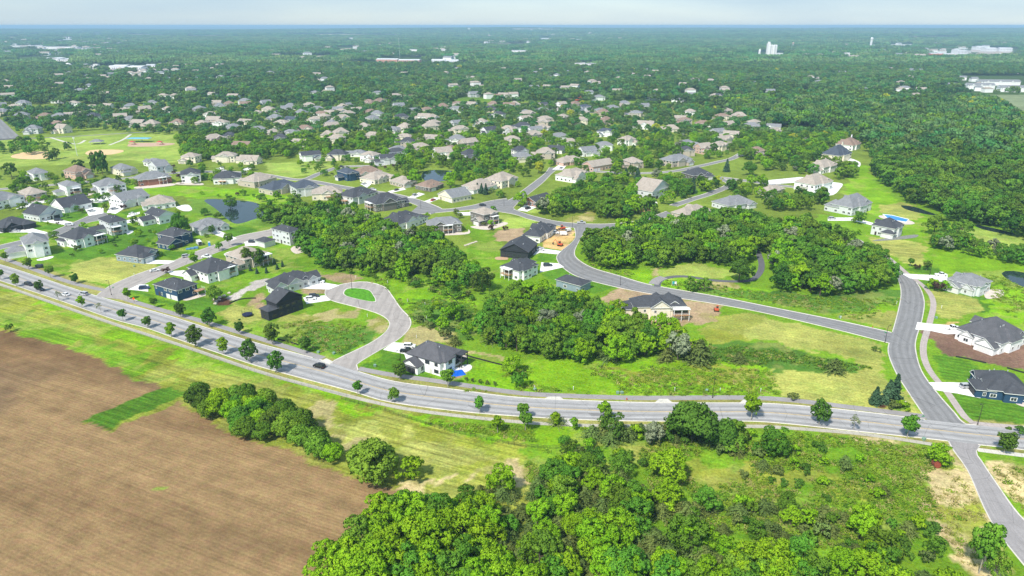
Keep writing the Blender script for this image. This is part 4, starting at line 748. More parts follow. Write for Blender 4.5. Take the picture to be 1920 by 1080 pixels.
CORNER = [
 ("three-level white house with grey roof beside the boulevard, at the left edge", (38,463),(53,485),(97,478), 8.3,'G','W','w', [(-14,-3,-5,5,3.6,'hip')], dict(gdc='w', p=.5)),
 ("long white house with charcoal roof and screened porch, second from the left edge", (102,450),(146,467),(188,452), 5.6,'C','W','n', [(-9.5,2,-2,9,3.6,'hip')], dict(deck=('s',5,6,3,True), p=.5)),
 ("white three-storey house with charcoal hip roof and stacked rear porches", (180,426),(210,442),(240,435), 8.0,'C','L','w', [(-13,-1,-5,6,3.4,'gx')], dict(deck=('s',-2,5,3,True))),
 ("low black house with dark roof at the left edge", (-14,430),(8,437),(64,424), 3.3,'C','K','s', [], dict(gdc='d', gables=((-4,'s',7,3.1,5),(6,'s',5,3.1,4)))),
 ("white house with steep charcoal cross gables and dark garage door", (52,406),(76,416),(108,405), 4.2,'C','L','s', [], dict(kind='gy', gdc='d', gables=((3,'s',5,3.0,5),), p=.62)),
 ("white house with charcoal gables beside the wide pale driveway at the cul-de-sac", (104,389),(122,400),(164,388), 3.9,'C','W','e', [], dict(gables=((-3,'s',6,3.2,5),), kind='gx', p=.6)),
 ("tan two-level house with taupe roof and a rear deck, left part of the photo", (22,371),(55,379),(92,374), 5.6,'T','T','w', [(-13,-3,-5,4,3.4,'hip')], dict(deck=('s',0,5,3,False))),
 ("tall white house with grey roof and dark balcony above a lower garage wing", (108,356),(128,368),(152,363), 7.6,'G','W','w', [(-11,-3,-5,4,3.2,'hip')], dict(deck=('s',1,5,3,True))),
 ("white house with grey roof cut by the left edge of the photo", (-28,385),(-2,394),(31,381), 6.0,'G','W','n', [], {}),
 ("wide white house with grey hip roof on a curved white terrace", (172,354),(190,366),(236,358), 6.4,'G','W','n', [(-12,-2,-5,5,3.4,'hip')], dict(deck=('s',-1,6,3,True))),
 ("white two-storey house with pale grey roof below the baseball field", (49,332),(66,340),(95,336), 6.2,'G','W','w', [(-11,-3,-4,3,3.2,'hip')], {}),
 ("pinkish house with brown roof and pointed dormers beside the tall poplars", (120,330),(144,337),(168,331), 6.2,'B','P','s', [], dict(gables=((-5,'s',5,4.6,4),(1,'s',3,5.2,3)), p=.55)),
 ("cream house with grey roof and wide garage right of the tall poplars", (206,323),(228,330),(252,325), 5.6,'G','Y','s', [], dict(gables=((4,'s',7,3.4,4),))),
 ("pale green house with grey gables behind the brick house", (279,320),(296,326),(319,322), 6.3,'G','L','s', [], dict(gables=((4,'s',7,4.4,4),), kind='gx')),
 ("brick house with grey roof and screened porch above the green slope", (257,340),(262,350),(320,341), 5.2,'G','R','n', [], dict(deck=('s',5,6,3,True))),
 ("boxy white house with charcoal hip roof above the green slope", (333,333),(341,343),(376,342), 6.6,'C','W','n', [], {}),
 ("white house with charcoal hip roof and red patio above the pond", (395,337),(401,346),(447,346), 4.8,'C','W','n', [], dict(deck=('s',-3,6,3,False))),
 ("white and dark house with light grey gables and big white garage", (208,382),(232,391),(276,379), 5.4,'G','W','s', [], dict(gables=((-6,'s',7.5,3.1,5),(3,'s',5,5,4)), kind='gx', p=.5)),
 ("taupe-roofed white house left of the pond with a pale paved terrace", (273,384),(280,394),(330,388), 3.9,'T','W','w', [], {}),
 ("white house with charcoal roof and long low garage, left of the pond", (262,405),(300,421),(325,413), 5.2,'C','W','w', [(-14,-4.5,-6,3.5,3.4,'gx')], dict(kind='gy', p=.5)),
 ("navy and white house under construction beside orange sand", (304,455),(329,463),(358,452), 6.2,'C','N','s', [('px',(296,465),(321,469),(342,461),3.3,'gy')], dict(gdc='d')),
 ("low grey house with three pointed gables beside the pond", (352,431),(372,440),(430,431), 3.5,'G','L','s', [], dict(gables=((-7,'s',4,3.0,5),(-2,'s',4,3.2,5),(7,'s',5,3.2,5)))),
 ("blue-grey house with charcoal roof and two white garage doors", (227,486),(260,494),(291,479), 3.8,'C','S','s', [], dict(gables=((1,'s',7,3.2,4),), p=.5)),
 ("navy blue two-level house with white windows beside the boulevard", (277,546),(335,565),(369,551), 5.6,'C','N','w', [], dict(deck=('s',5,4.2,3.4,False), gdc='w', p=.42)),
 ("long white two-level house with dark green-grey roof by the pale street", (347,520),(392,532),(451,516), 5.4,'C','W','w', [], dict(deck=('s',3,7,1.2,True), p=.48)),
 ("tan stone house with taupe hip roof behind the long white house", (424,490),(461,505),(502,490), 5.4,'T','T','w', [], dict(deck=('s',4,6,3.5,True))),
 ("tall pale grey house with slate roof and landscaped terrace by the wood", (514,452),(545,461),(566,454), 8.2,'C','L','w', [('px',(480,460),(497,465),(516,459),3.4,'hip')], dict(deck=('s',2,4,3,True))),
 ("tall black gabled house beside the teardrop cul-de-sac", (502,589),(522,596),(570,580), 7.0,'C','K','e', [(-11,-4,-6,2,4.6,'hip')], dict(kind='gy', p=.55, gdc='d')),
 ("pale grey house with charcoal gables and white driveway at the cul-de-sac", (500,541),(520,552),(590,533), 3.9,'C','L','e', [], dict(gables=((-8,'s',7,3.4,6),(2,'s',4,3.2,5),(9,'s',5,3.4,6)), p=.55)),
 ("white two-level house with charcoal roof at the boulevard corner, blue tarp behind it", (766,686),(826,706),(862,681), 5.8,'M','W','w', [], dict(gdc='d', dark=True, p=.5, deck=('s',5,4,3,True))),
 ("grey two-level house with pale blue-grey roof above the centre wood", (799,431),(806,440),(866,435), 5.8,'G','E','n', [], dict(deck=('s',1,6,2.5,True), p=.5)),
 ("brown shingled house with porch standing alone on a green lawn", (884,415),(908,423),(933,416), 7.2,'T','E','w', [], dict(deck=('s',1,5,3.5,True), p=.35)),
 ("white house with charcoal roof half hidden behind the centre wood", (712,418),(748,433),(782,415), 4.4,'C','W','e', [], dict(kind='hip', gables=((5,'s',8,3.4,4),))),
 ("grey house with white verandas at the street corner above the wood", (688,389),(706,398),(758,388), 5.6,'C','E','e', [], dict(deck=('w',0,8,2.5,True), p=.55)),
 ("pale grey house with white outside stairs above the wood", (642,377),(663,385),(702,372), 5.6,'C','L','e', [], dict(deck=('w',0,6,3,False))),
 ("cream house with taupe roof and red deck by the bank", (583,368),(586,376),(642,374), 5.0,'T','Y','n', [], dict(deck=('s',2,6,3,False))),
 ("pale blue house with slate roof right of the pond", (550,360),(558,370),(598,363), 6.6,'U','L','n', [], {}),
 ("long brick-fronted house with slate gables right of the pond", (484,353),(512,367),(552,352), 4.2,'U','T','n', [], dict(gables=((2,'s',5,3.2,4),))),
 ("taupe-roofed house just right of the pond", (457,345),(478,353),(508,342), 5.0,'T','T','n', [], {}),
 ("navy house with white trim and slate roof at the street bend", (634,333),(652,340),(673,336), 6.4,'U','N','w', [(-11,-3,-5,3,3.2,'gx')], {}),
 ("low house with brown hip roof behind the navy house", (668,327),(674,333),(714,327), 3.8,'B','Y','s', [], {}),
 ("taupe-roofed house with two orange wooden garage doors", (675,341),(703,346),(739,337), 3.8,'T','Y','s', [], dict(gdc='o', gables=((-4,'s',8,3.1,3),))),
 ("low taupe-roofed house between two green lawns", (735,344),(753,352),(778,346), 3.4,'T','T','s', [], {}),
 ("low house with brown roof and small dark gable below the second pond", (782,354),(800,359),(829,351), 3.4,'B','E','s', [], dict(gables=((-3,'s',5,3.1,4),))),
 ("cream house with plain grey roof on the inner corner of the street", (818,370),(848,381),(880,373), 4.0,'G','Y','w', [], dict(kind='gx', p=.5)),
 ("taupe hip-roofed house behind a row of young spruces", (872,355),(895,363),(925,353), 3.8,'T','W','w', [], dict(p=.5)),
 ("tall taupe house beside the branching street", (914,345),(941,354),(957,344), 6.0,'T','Y','e', [], dict(p=.5)),
 ("low brick house with charcoal roof and twin dark garage doors", (981,382),(1005,388),(1034,378), 3.2,'C','R','s', [], dict(gdc='d', kind='gx')),
 ("white house with taupe roof in the bend of the branching street", (1052,336),(1072,343),(1104,329), 4.8,'T','W','s', [], dict(gables=((4,'s',6,4.2,4),))),
 ("pinkish tan house with large plain taupe roof", (1102,316),(1112,322),(1152,312), 4.6,'T','P','s', [], dict(kind='gx', p=.5)),
 ("cream house with taupe roof and red gable by the street corner", (1047,307),(1056,312),(1086,304), 3.6,'T','P','s', [], dict(gables=((-2,'s',5,3.2,3),), gdc='d')),
 ("two-storey tan house with lower wing beside blue spruces", (1168,311),(1184,317),(1206,315), 5.8,'T','T','s', [(-10,-3,-4,3,3.2,'hip')], {}),
 ("white house with tall taupe roof and front driveway near the third pond", (1200,367),(1222,376),(1243,361), 6.6,'T','L','s', [], dict(kind='gy', gdc='d', p=.5)),
 ("low dark house with charcoal hip roof among spruces", (1282,332),(1300,339),(1330,334), 4.4,'C','D','s', [], dict(p=.5)),
 ("house with patched grey roofs near the upper right street", (1248,308),(1260,314),(1288,306), 5.6,'G','T','s', [], {}),
 ("taupe-roofed house poking out of the wood's far edge", (1268,405),(1286,413),(1322,396), 3.6,'T','T','s', [], dict(gables=((-4,'s',5,3.1,4),))),
 ("white house with grey roof sunk in trees beside the east street", (1346,386),(1365,396),(1400,385), 4.0,'G','L','s', [], {}),
 ("unfinished white house with charcoal roof facing the orange sand lot", (984,450),(1012,456),(1034,432), 4.0,'C','W','e', [], dict(gdc='d', gables=((4,'e',6,3.4,4),), kind='hip')),
 ("dark house with long charcoal gable roof and two cars in front", (938,482),(990,487),(1008,470), 4.4,'C','K','e', [], dict(kind='gx', gdc='d', p=.5)),
 ("white house with charcoal roof and two-storey porch on the curving street", (936,518),(973,527),(1012,515), 5.4,'C','W','e', [(4,1,14,8,3.6,'hip')], dict(deck=('w',1,6,3,True), p=.5)),
 ("charcoal-roofed house half hidden by trees at the road bend", (1042,538),(1088,550),(1108,541), 4.0,'C','S','n', [], dict(p=.42)),
 ("large cream house with charcoal roof and tall rear gable on bare earth", (1182,584),(1188,600),(1283,597), 6.4,'C','Y','n', [(-15,-2,-8,6,4.2,'hip')], dict(gables=((1,'s',9,5.0,7),), p=.6, deck=('s',9,7,2.5,True))),
 ("pale blue house with grey roof above the striped mown lawn", (1777,539),(1826,556),(1846,543), 5.2,'G','L','w', [], dict(gables=((-3,'w',6,3.2,4),), p=.42)),
 ("bright white house with steep mottled grey roof on bare brown earth", (1796,630),(1872,665),(1900,640), 5.0,'M','W','w', [], dict(dark=False, p=.62, gables=((-4,'w',6,3.4,5),(4,'w',5,3.6,4)))),
 ("navy house with dark garage doors and wide white driveway at the right edge", (1823,712),(1850,748),(1928,755), 3.9,'C','N','w', [], dict(gdc='d', gables=((4,'w',5,3.5,4),(-3,'w',6,3.3,5)), p=.52)),
 ("pale blue house with dark roof beside the long blue swimming pool", (1634,438),(1674,447),(1685,437), 6.2,'C','L','w', [(-10,-7,-5,0,3.2,'hip')], dict(p=.55)),
 ("sprawling tan mansion with steep grey hip roofs", (1553,398),(1596,405),(1640,396), 5.8,'G','L','s', [(-13,2,-4,12,4.2,'hip'), (9,2,16,9,4.4,'hip')], dict(p=.75, gdc=None)),
 ("white mansion with tall taupe roof and white terrace", (1490,352),(1526,362),(1547,351), 6.4,'T','W','w', [(-13,-3,-6,5,3.4,'hip')], dict(p=.6, gdc='s')),
 ("white house with weathered grey roof behind the tall white mansion", (1518,320),(1543,326),(1560,317), 5.6,'T','W','w', [], dict(p=.5)),
 ("stately cream house with steep slate roof and white chimney", (1546,298),(1572,304),(1590,294), 6.2,'U','Y','n', [], dict(p=.8, chim=True, gdc=None)),
 ("white house with dark brown roof and chimney at the edge of the forest", (1583,276),(1598,283),(1618,275), 5.6,'B','W','n', [], dict(p=.6, chim=True, gdc=None)),
 ("taupe-roofed house between the wood and the circular driveway", (1428,362),(1442,367),(1464,360), 3.6,'T','T','w', [], {}),
]
for q in CORNER:
    k = dict(q[9]); A_ = q[1]; k.setdefault('lod', 0 if q[2][1] > 372 else 1); house3(q[0], q[1], q[2], q[3], q[4], q[5], q[6], q[7], q[8], **k)
# houses farther back, by the middle of their roofs
Z = lambda ox, L_: [(ox+a/4, 30+b/4, r, w_, s) for a, b, r, w_, s in L_]
BACK = Z(0, [(440,640,'G','W',0),(180,665,'G','W',0),(560,665,'T','W',0),(700,690,'T','Y',0),(30,735,'G','T',0),(170,760,'G','L',0),(345,765,'B','E',1),(550,750,'T','Y',0),(710,770,'C','W',1),(440,810,'B','T',0),(260,860,'G','L',1),(480,855,'T','Y',1),
  (985,690,'G','L',0),(1090,715,'T','T',0),(1265,715,'T','W',1),(1145,665,'G','W',0),(1590,755,'T','W',0),(1145,820,'T','T',1),(1340,810,'B','Y',1),(1520,815,'T','T',1),(1660,810,'T','W',1),(1850,805,'T','Y',0),(1730,900,'C','T',1),(1610,930,'T','P',1),
  (1820,970,'B','Y',1),(1500,710,'G','T',0),(1650,690,'G','L',0),(1840,650,'G','L',0),(1440,1075,'T','Y',1),(1705,1070,'T','Y',1),(1880,1085,'T','Y',1),(1170,1100,'G','W',1),(310,620,'T','T',0),(100,560,'T','T',0),(0,668,'G','L',0)])
BACK += Z(480, [(1450,555,'T','W',0),(1550,570,'G','W',0),(1630,595,'G','L',0),(1145,625,'B','T',0),(1010,640,'C','L',0),(930,650,'B','T',0),(850,660,'B','P',0),(1070,680,'G','L',0),(860,720,'B','R',0),(1820,620,'B','T',0),(1780,665,'B','T',0),(1900,680,'B','W',0),(1400,690,'B','T',0),
  (1500,710,'G','L',0),(1820,755,'C','W',1),(1690,805,'T','W',1),(1325,780,'T','W',1),(1310,835,'T','Y',1),(1120,845,'T','Y',1),(560,735,'T','Y',0),(640,730,'T','L',1),(340,740,'G','T',0),(490,750,'B','W',0),(150,780,'G','T',0),(200,810,'T','Y',1),(275,780,'U','L',0),
  (650,780,'T','W',1),(570,805,'G','W',1),(810,825,'T','Y',1),(880,785,'G','W',1),(910,750,'G','L',0),(370,860,'B','Y',1),(270,890,'G','L',1),(190,930,'C','L',1),(540,890,'T','Y',1),(640,885,'T','Y',1),(880,895,'T','T',1),(1120,920,'T','Y',1),(1140,960,'C','T',1),(1230,995,'T','T',1),
  (1510,935,'G','W',1),(1590,965,'T','T',1),(1530,860,'T','Y',1),(1750,870,'C','W',1),(1400,1040,'T','W',1),(1600,1055,'C','L',1),(860,1065,'T','W',1),(620,1055,'C','Y',1),(410,1060,'C','W',1),(50,1075,'T','W',1),(20,850,'G','W',0),(1180,720,'G','L',0),(1000,1085,'C','L',1),(180,560,'T','T',0),(1030,850,'G','W',0),(1890,860,'T','L',0),(1330,930,'T','T',0)])
BACK += Z(960, [(120,745,'T','T',0),(230,710,'G','L',0),(20,665,'T','L',0),(100,785,'T','W',0),(230,805,'T','T',0),(170,850,'G','W',1),(30,850,'C','W',0),(380,775,'T','Y',1),(520,800,'T','Y',1),(540,695,'U','L',0),(660,712,'G','W',0),(750,700,'G','W',0),(840,662,'G','W',0),(990,682,'G','W',0),
  (350,915,'G','W',1),(430,950,'T','W',1),(160,905,'T','T',0),(700,880,'U','W',1),(700,800,'B','T',0),(690,985,'G','W',1),(860,945,'T','W',1),(1000,825,'T','W',0),(1190,845,'T','Y',0),(1290,800,'B','T',0),(1430,805,'B','T',0),(1610,810,'T','T',0),(1790,835,'G','T',0),(1540,880,'G','L',0),(1640,900,'T','Y',0),
  (1580,940,'T','Y',0),(1550,985,'T','Y',0),(1430,1005,'T','P',1),(1300,1025,'C','T',1),(1240,640,'G','W',0),(1360,600,'G','Y',0),(1500,615,'T','T',0),(1545,610,'C','T',0),(1650,600,'T','L',0),(1850,620,'T','Y',0),(1700,650,'C','L',0),(60,1025,'C','W',1),(250,1045,'T','T',1),(410,610,'T','T',0),
  (650,620,'G','W',0),(1060,620,'G','L',0),(1700,765,'T','P',0),(0,940,'T','Y',0),(1300,960,'G','L',0)])
BACK += Z(1440, [(870,645,'T','W',0),(750,710,'T','T',0),(930,765,'G','L',0),(1090,745,'G','W',0),(1170,762,'T','W',0),(30,645,'C','W',0),(30,830,'G','W',0)])
BACK += [(30,205,'T','W',0),(300,168,'T','W',0),(500,172,'B','T',0),(860,158,'G','W',0),(1110,163,'G','W',0)]
BACK.sort(key=lambda q: -q[1]); rows = {}
for px, py, r, w_, s in BACK: rows.setdefault(int((340-py)//14), []).append((px, py, r, w_, s))
PLACED = []
for rk in sorted(rows):
    L_ = sorted(rows[rk])
    for i, (px, py, r, w_, s) in enumerate(L_):
        x, y = gp(px, py+(5 if py > 230 else 3)); rng = random.Random(int(px*3+py))
        if any(math.hypot(x-a, y-b) < 13 for a, b, c in HOUSES): continue
        W = rng.uniform(14, 19) if s else rng.uniform(15, 20); D = rng.uniform(10.5, 12.5); h = rng.choice((3.8, 5.8, 6.2, 6.2)); rot = R(rng.choice((-22, -8, 5, 18, 28, 40))); fr = rng.choice('ssww')
        ex = [garage(fr, W, D, rng.choice((-1, 1)), 5, 7, 3.1)]; a_ = rng.uniform(-.4, .05)*W; ex.append((a_, -D/2-1.2, a_+W*.38, D/2-1, h-.02, rng.choice(('gy', 'gy', 'hip'))))
        rn = sorted(rows).index(rk)+1
        lab = "%s house with %s roof, %s from the left in the %s back row" % (WC[w_][1], RC[r][1], ordn(i+1), ordn(rn))
        build_house(lab, x, y, rot, W, D, h, r, w_, fr, ex, kind=rng.choice(('hip', 'hip', 'hip', 'gx')), p=rng.choice((.5, .6, .7)), lod=1 if y < 760 else 2, seed=int(px), gdc=rng.choice(('w', 'w', 's')), gables=(((rng.uniform(-3, 3)), 's', 5, h-.8, 4),) if fr != 's' else ())
print('houses', len(HOUSES))
# infill among the garden trees
IX, IY = [], []; rng_ = np.random.default_rng(77)
for poly in ([(20,262),(20,205),(400,198),(900,194),(1330,198),(1450,240),(1560,290),(1500,330),(1180,300),(1050,300),(960,318),(760,318),(640,290),(560,285),(350,255),(200,246)],):
    P = gps(poly); x0, y0 = P.min(0); x1, y1 = P.max(0); X, Y = np.meshgrid(np.arange(x0, x1, 27), np.arange(y0, y1, 31)); X = X.ravel()+rng_.uniform(-8, 8, X.size); Y = Y.ravel()+rng_.uniform(-8, 8, Y.size); k = inpoly(X, Y, P) & (np.abs(X) < Y*.73); IX += list(X[k]); IY += list(Y[k])
o_ = rng_.permutation(len(IX)); new = []
for i in o_:
    x, y = IX[i], IY[i]
    if len(HOUSES) >= 288: break
    if any(math.hypot(x-a, y-b) < 21 for a, b, c in HOUSES) or not clear_of(x, y, 9): continue
    HOUSES.append((x, y, 9)); new.append((x, y)); 
for x, y in new: HOUSES.remove((x, y, 9))
new.sort(key=lambda q: q[1]); per = 14
for r in range(0, len(new), per):
    row = sorted(new[r:r+per], key=lambda q: q[0]/q[1])
    for j, (x, y) in enumerate(row):
        rng = random.Random(int(x*3+y)); r_ = rng.choice('TTTGGBCT'); w_ = rng.choice('WWYYLTWT'); W = rng.uniform(14, 18); D = rng.uniform(10, 12); fr = rng.choice('sw')
        build_house("%s house with %s roof among garden trees, %s from left, %s group back" % (WC[w_][1], RC[r_][1], ordn(j+1), ordn(r//per+1)), x, y, R(rng.choice((-22, -8, 5, 18, 28, 40))), W, D, rng.choice((3.6, 5.8, 6)), r_, w_, fr, [garage(fr, W, D, rng.choice((-1, 1)), 5, 7, 3.1), (-.3*W, -D/2-1.2, .1*W, D/2-1, 3.5, 'gy')], kind=rng.choice(('hip', 'hip', 'gx')), p=rng.choice((.5, .6)), lod=1 if y < 760 else 2, seed=int(abs(x)), gdc='w', gables=((rng.uniform(-3, 3), 's', 5, 3.2, 4),) if fr != 's' else ())
print('houses', len(HOUSES))
HA = np.array([(a, b, c) for a, b, c in HOUSES])
# ------------------------------------------------------------------ trees: hand-placed ones first
ST_NEAR = [(2,525,0),(31,537,2),(75,547,4),(111,564,5),(154,577,2),(190,587,5),(231,602,0),(277,615,3),(322,632,2),(367,650,1),(419,664,2),(469,679,1),(519,699,1),(671,740,0),(739,755,3),(900,775,0),(980,786,0),(1132,792,2),(1408,788,2),(1535,797,1),(1600,806,5),(1700,822,0),(1882,850,4)]
ST_FAR = [(11,492,0),(54,505,3),(95,521,0),(141,532,4),(240,562,2),(290,577,0),(339,595,1),(394,613,1),(450,626,4),(511,645,1),(574,661,1),(750,712,4),(840,727,0)]
SSC = {519: 1.35, 1132: 1.15, 1535: 1.35, 469: 1.2, 367: 1.25, 1408: 1.25, 1882: 1.3, 750: 1.15, 840: 1.3, 511: 1.2, 1700: 1.2, 394: 1.1}
for L_, side in ((ST_NEAR, 'field side'), (ST_FAR, 'house side')):
    for i, (px, py, v) in enumerate(L_):
        x, y = gp(px, py); s = SSC.get(px, .88)*random.uniform(.85, 1.1); plant('street', v, x, y, s, random.uniform(0, 6), "%s %s street tree from the left on the %s of the boulevard" % (ordn(i+1), TW[T['street'][v][2]], side), 'trees lining the boulevard')
# single yard trees, bushes and spruces that one can tell apart
ONE = [('dome',2,1297,832,1.8,'huge dark oak standing at the south kerb of the boulevard',.95), ('dome',2,1355,838,1.0,'dark tree on the right shoulder of the huge oak',1.2), ('dome',0,700,900,1.75,'big round green tree at the corner of the ploughed field',.85), ('near',0,1250,905,1.0,'lone bright green tree above the bottom wood',1),
 ('near',4,1750,440,1.35,'dark spreading oak in the meadow before the forest, left one',.9), ('near',4,1800,445,1.2,'spreading oak in the meadow before the forest, right one',.9), ('near',5,1770,447,.9,'rounder tree between the two meadow oaks',1), ('near',8,1385,528,1.35,'big tree standing inside the loop of the dark wood path',.9),
 ('near',4,340,445,1.1,'dark tree right of the white house with the long garage',1.3), ('near',5,432,390,.85,'dark tree on the far bank of the pond',1), ('near',4,385,404,.6,'tree on the near left bank of the pond',.8), ('near',4,409,412,.6,'bushy tree leaning over the pond',.8), ('near',4,404,565,.75,'green tree between the navy house and the mulch bed',1),
 ('midd',8,150,325,1.1,'round tree left of the poplars',1), ('midd',8,193,328,1.0,'tall dark poplar, right of the pair',1.9), ('midd',8,183,326,.95,'tall dark poplar, left of the pair',1.8), ('midd',8,106,298,.9,'left dark tree on the infield edge',1.1), ('midd',8,92,302,.8,'small dark tree left of the infield pair',1), ('midd',4,22,332,1.1,'tree left of the white house below the ballfield',1),
 ('midd',0,48,346,.9,'bright tree in front of the white house below the ballfield',1), ('midd',4,42,352,.8,'darker tree beside the bright front-yard tree',1), ('midd',8,128,282,.8,'dark tree standing on the ballfield rim',1), ('near',0,976,388,1.0,'bright tree in front of the low brick house',1.1), ('near',8,1016,402,.75,'dark conical tree right of the low brick house',1.2),
 ('near',11,1010,325,.9,'yellow-green tree at the branching street corner',1.1), ('near',0,1000,372,.01,'x',1), ('near',5,553,384,.95,'round tree right of the pond',.9), ('near',5,630,382,.8,'round tree before the cream house',1), ('near',2,778,347,1.1,'bright tree left of the second pond',1.1), ('near',2,785,325,1.0,'bright tree behind the second pond',1.1), ('near',0,845,352,1.2,'bright tree right of the second pond',1.1), ('near',2,880,350,1.1,'bright tree by the hip-roofed house',1.1), ('near',5,868,338,1.3,'dark tall tree behind the second pond',1.2),
 ('cedar',1,1565,697,1.0,'lone dark cedar on the weedy strip of the mown lot',1), ('shrub',3,1641,660,.8,'small bush beside the street junction on the mown lot',1), ('shrub',2,1490,749,1.1,'low bush beside the north trail',.7), ('cedar',0,1385,680,.9,'narrow cedar at the edge of the centre wood',1), ('cedar',1,1310,680,1.5,'large cedar at the right end of the centre wood',1.2),
 ('spruce',0,1640,757,.85,'left spruce of the corner planting',.9), ('spruce',1,1662,756,.95,'middle spruce of the corner planting',1), ('spruce',2,1675,752,1.0,'right spruce of the corner planting',1), ('shrub',2,1672,764,1.2,'bush at the foot of the corner spruces',.7), ('shrub',1,1690,765,1.5,'flat green bush at the corner planting rocks',.5),
 ('near',4,1320,545,.7,'tree beside the real-estate sign at the trailhead',.9), ('near',5,1295,545,.7,'twin tree beside the real-estate sign',.9), ('street',0,1706,500,.8,'round young tree by the striped lawn',.9), ('street',1,1737,507,.8,'second young tree by the striped lawn',.9), ('shrub',4,1719,505,1.1,'purple bush between two young lawn trees',1), ('shrub',4,1757,546,1.8,'purple bush before the pale blue house',1), ('shrub',1,1745,541,1.7,'bright bush left of the purple bush',1), ('shrub',1,1770,545,1.7,'bright bush right of the purple bush',1),
 ('near',1,1760,870,.7,'leafy tree beside the red barrel',.8), ('near',4,1862,1090,.5,'sparse tree at the bottom end of the access road',1.6), ('street',3,1835,1075,1.3,'second sparse tree beside the straw slope',1.6), ('shrub',3,1911,812,1.0,'small bush on the lawn by the right edge',.8), ('shrub',0,975,727,1.8,'bush at the end of the centre wood by the trail',1.2), ('near',0,960,700,.75,'bright tree on the edge between wood and lot',1), ('shrub',0,20,622,1.0,'small tree on the field edge at the left',1.3),
 ('cedar',2,1045,795,.7,'thin tree on the south verge near the apron',1), ('street',0,985,808,1.0,'dark young tree below the south walk',1), ('street',2,1040,800,.7,'small tree by the south apron',1), ('street',2,1075,806,.6,'sapling right of the south apron',1), ('street',2,933,812,.9,'sapling beside the black fence',.9), ('shrub',1,1610,440,1.0,'round shrub beside the white driveway',1), ('near',4,1660,455,.01,'x',1),
 ('spruce',0,1195,335,1.2,'blue spruce on the lawn by the third pond, right one',.9), ('spruce',1,1173,335,1.1,'blue spruce on the lawn by the third pond, left one',.9), ('spruce',2,1298,362,1.3,'blue spruce below the low dark house',.9), ('spruce',1,1362,322,1.2,'blue spruce at the loop street bend',1), ('near',4,1265,368,1.1,'dark tree between the third pond and the spruce',1.2), ('near',1,1240,340,.6,'light green tree on the lawn by the pond',1.1), ('near',4,1405,330,1.2,'round tree on the lawn of the east street',1),
 ('street',1,465,500,1.3,'tree behind the tan stone house',1.1), ('street',1,488,502,1.3,'tree right of the tan stone house',1.1), ('street',2,365,498,1.0,'small tree at the pale street kerb before the long house',1), ('shrub',0,411,470,1.5,'round clipped bush beside the pale street',1.2), ('street',0,430,462,1.2,'dark tree beside the clipped bush',1), ('shrub',4,313,512,1.2,'purple bush by the white driveway',1), ('street',4,398,440,.9,'slim tree before the low grey gabled house',1)]
for k_, v, px, py, s, lab, sz in ONE:
    if s < .05: continue
    x, y = gp(px, py); plant(k_, v, x, y, s, random.uniform(0, 6), lab, None, None, sz)
for i, (px, py) in enumerate([(520,505),(500,512),(515,496),(455,505),(440,503),(470,508),(482,513),(530,500)]):
    x, y = gp(px, py); plant('spruce', i, x, y, .38, i, "small blue spruce, %s of eight planted behind the tan stone house" % ordn(i+1), 'small spruces in the yards')
for i, (px, py) in enumerate([(895,360),(903,363),(911,365),(888,357)]):
    x, y = gp(px, py); plant('spruce', i, x, y, .85, i, "%s spruce of the row before the taupe hip-roofed house" % ordn(i+1), 'small spruces in the yards')
for i, px in enumerate((875, 887, 900, 913, 927)):
    x, y = gp(px, 715+i*2.2); plant('shrub', 2, x, y, .38, i, "%s tiny clipped shrub from the left in the row beside the corner house lawn" % ordn(i+1), 'tiny shrubs in a row', None, 1.6)
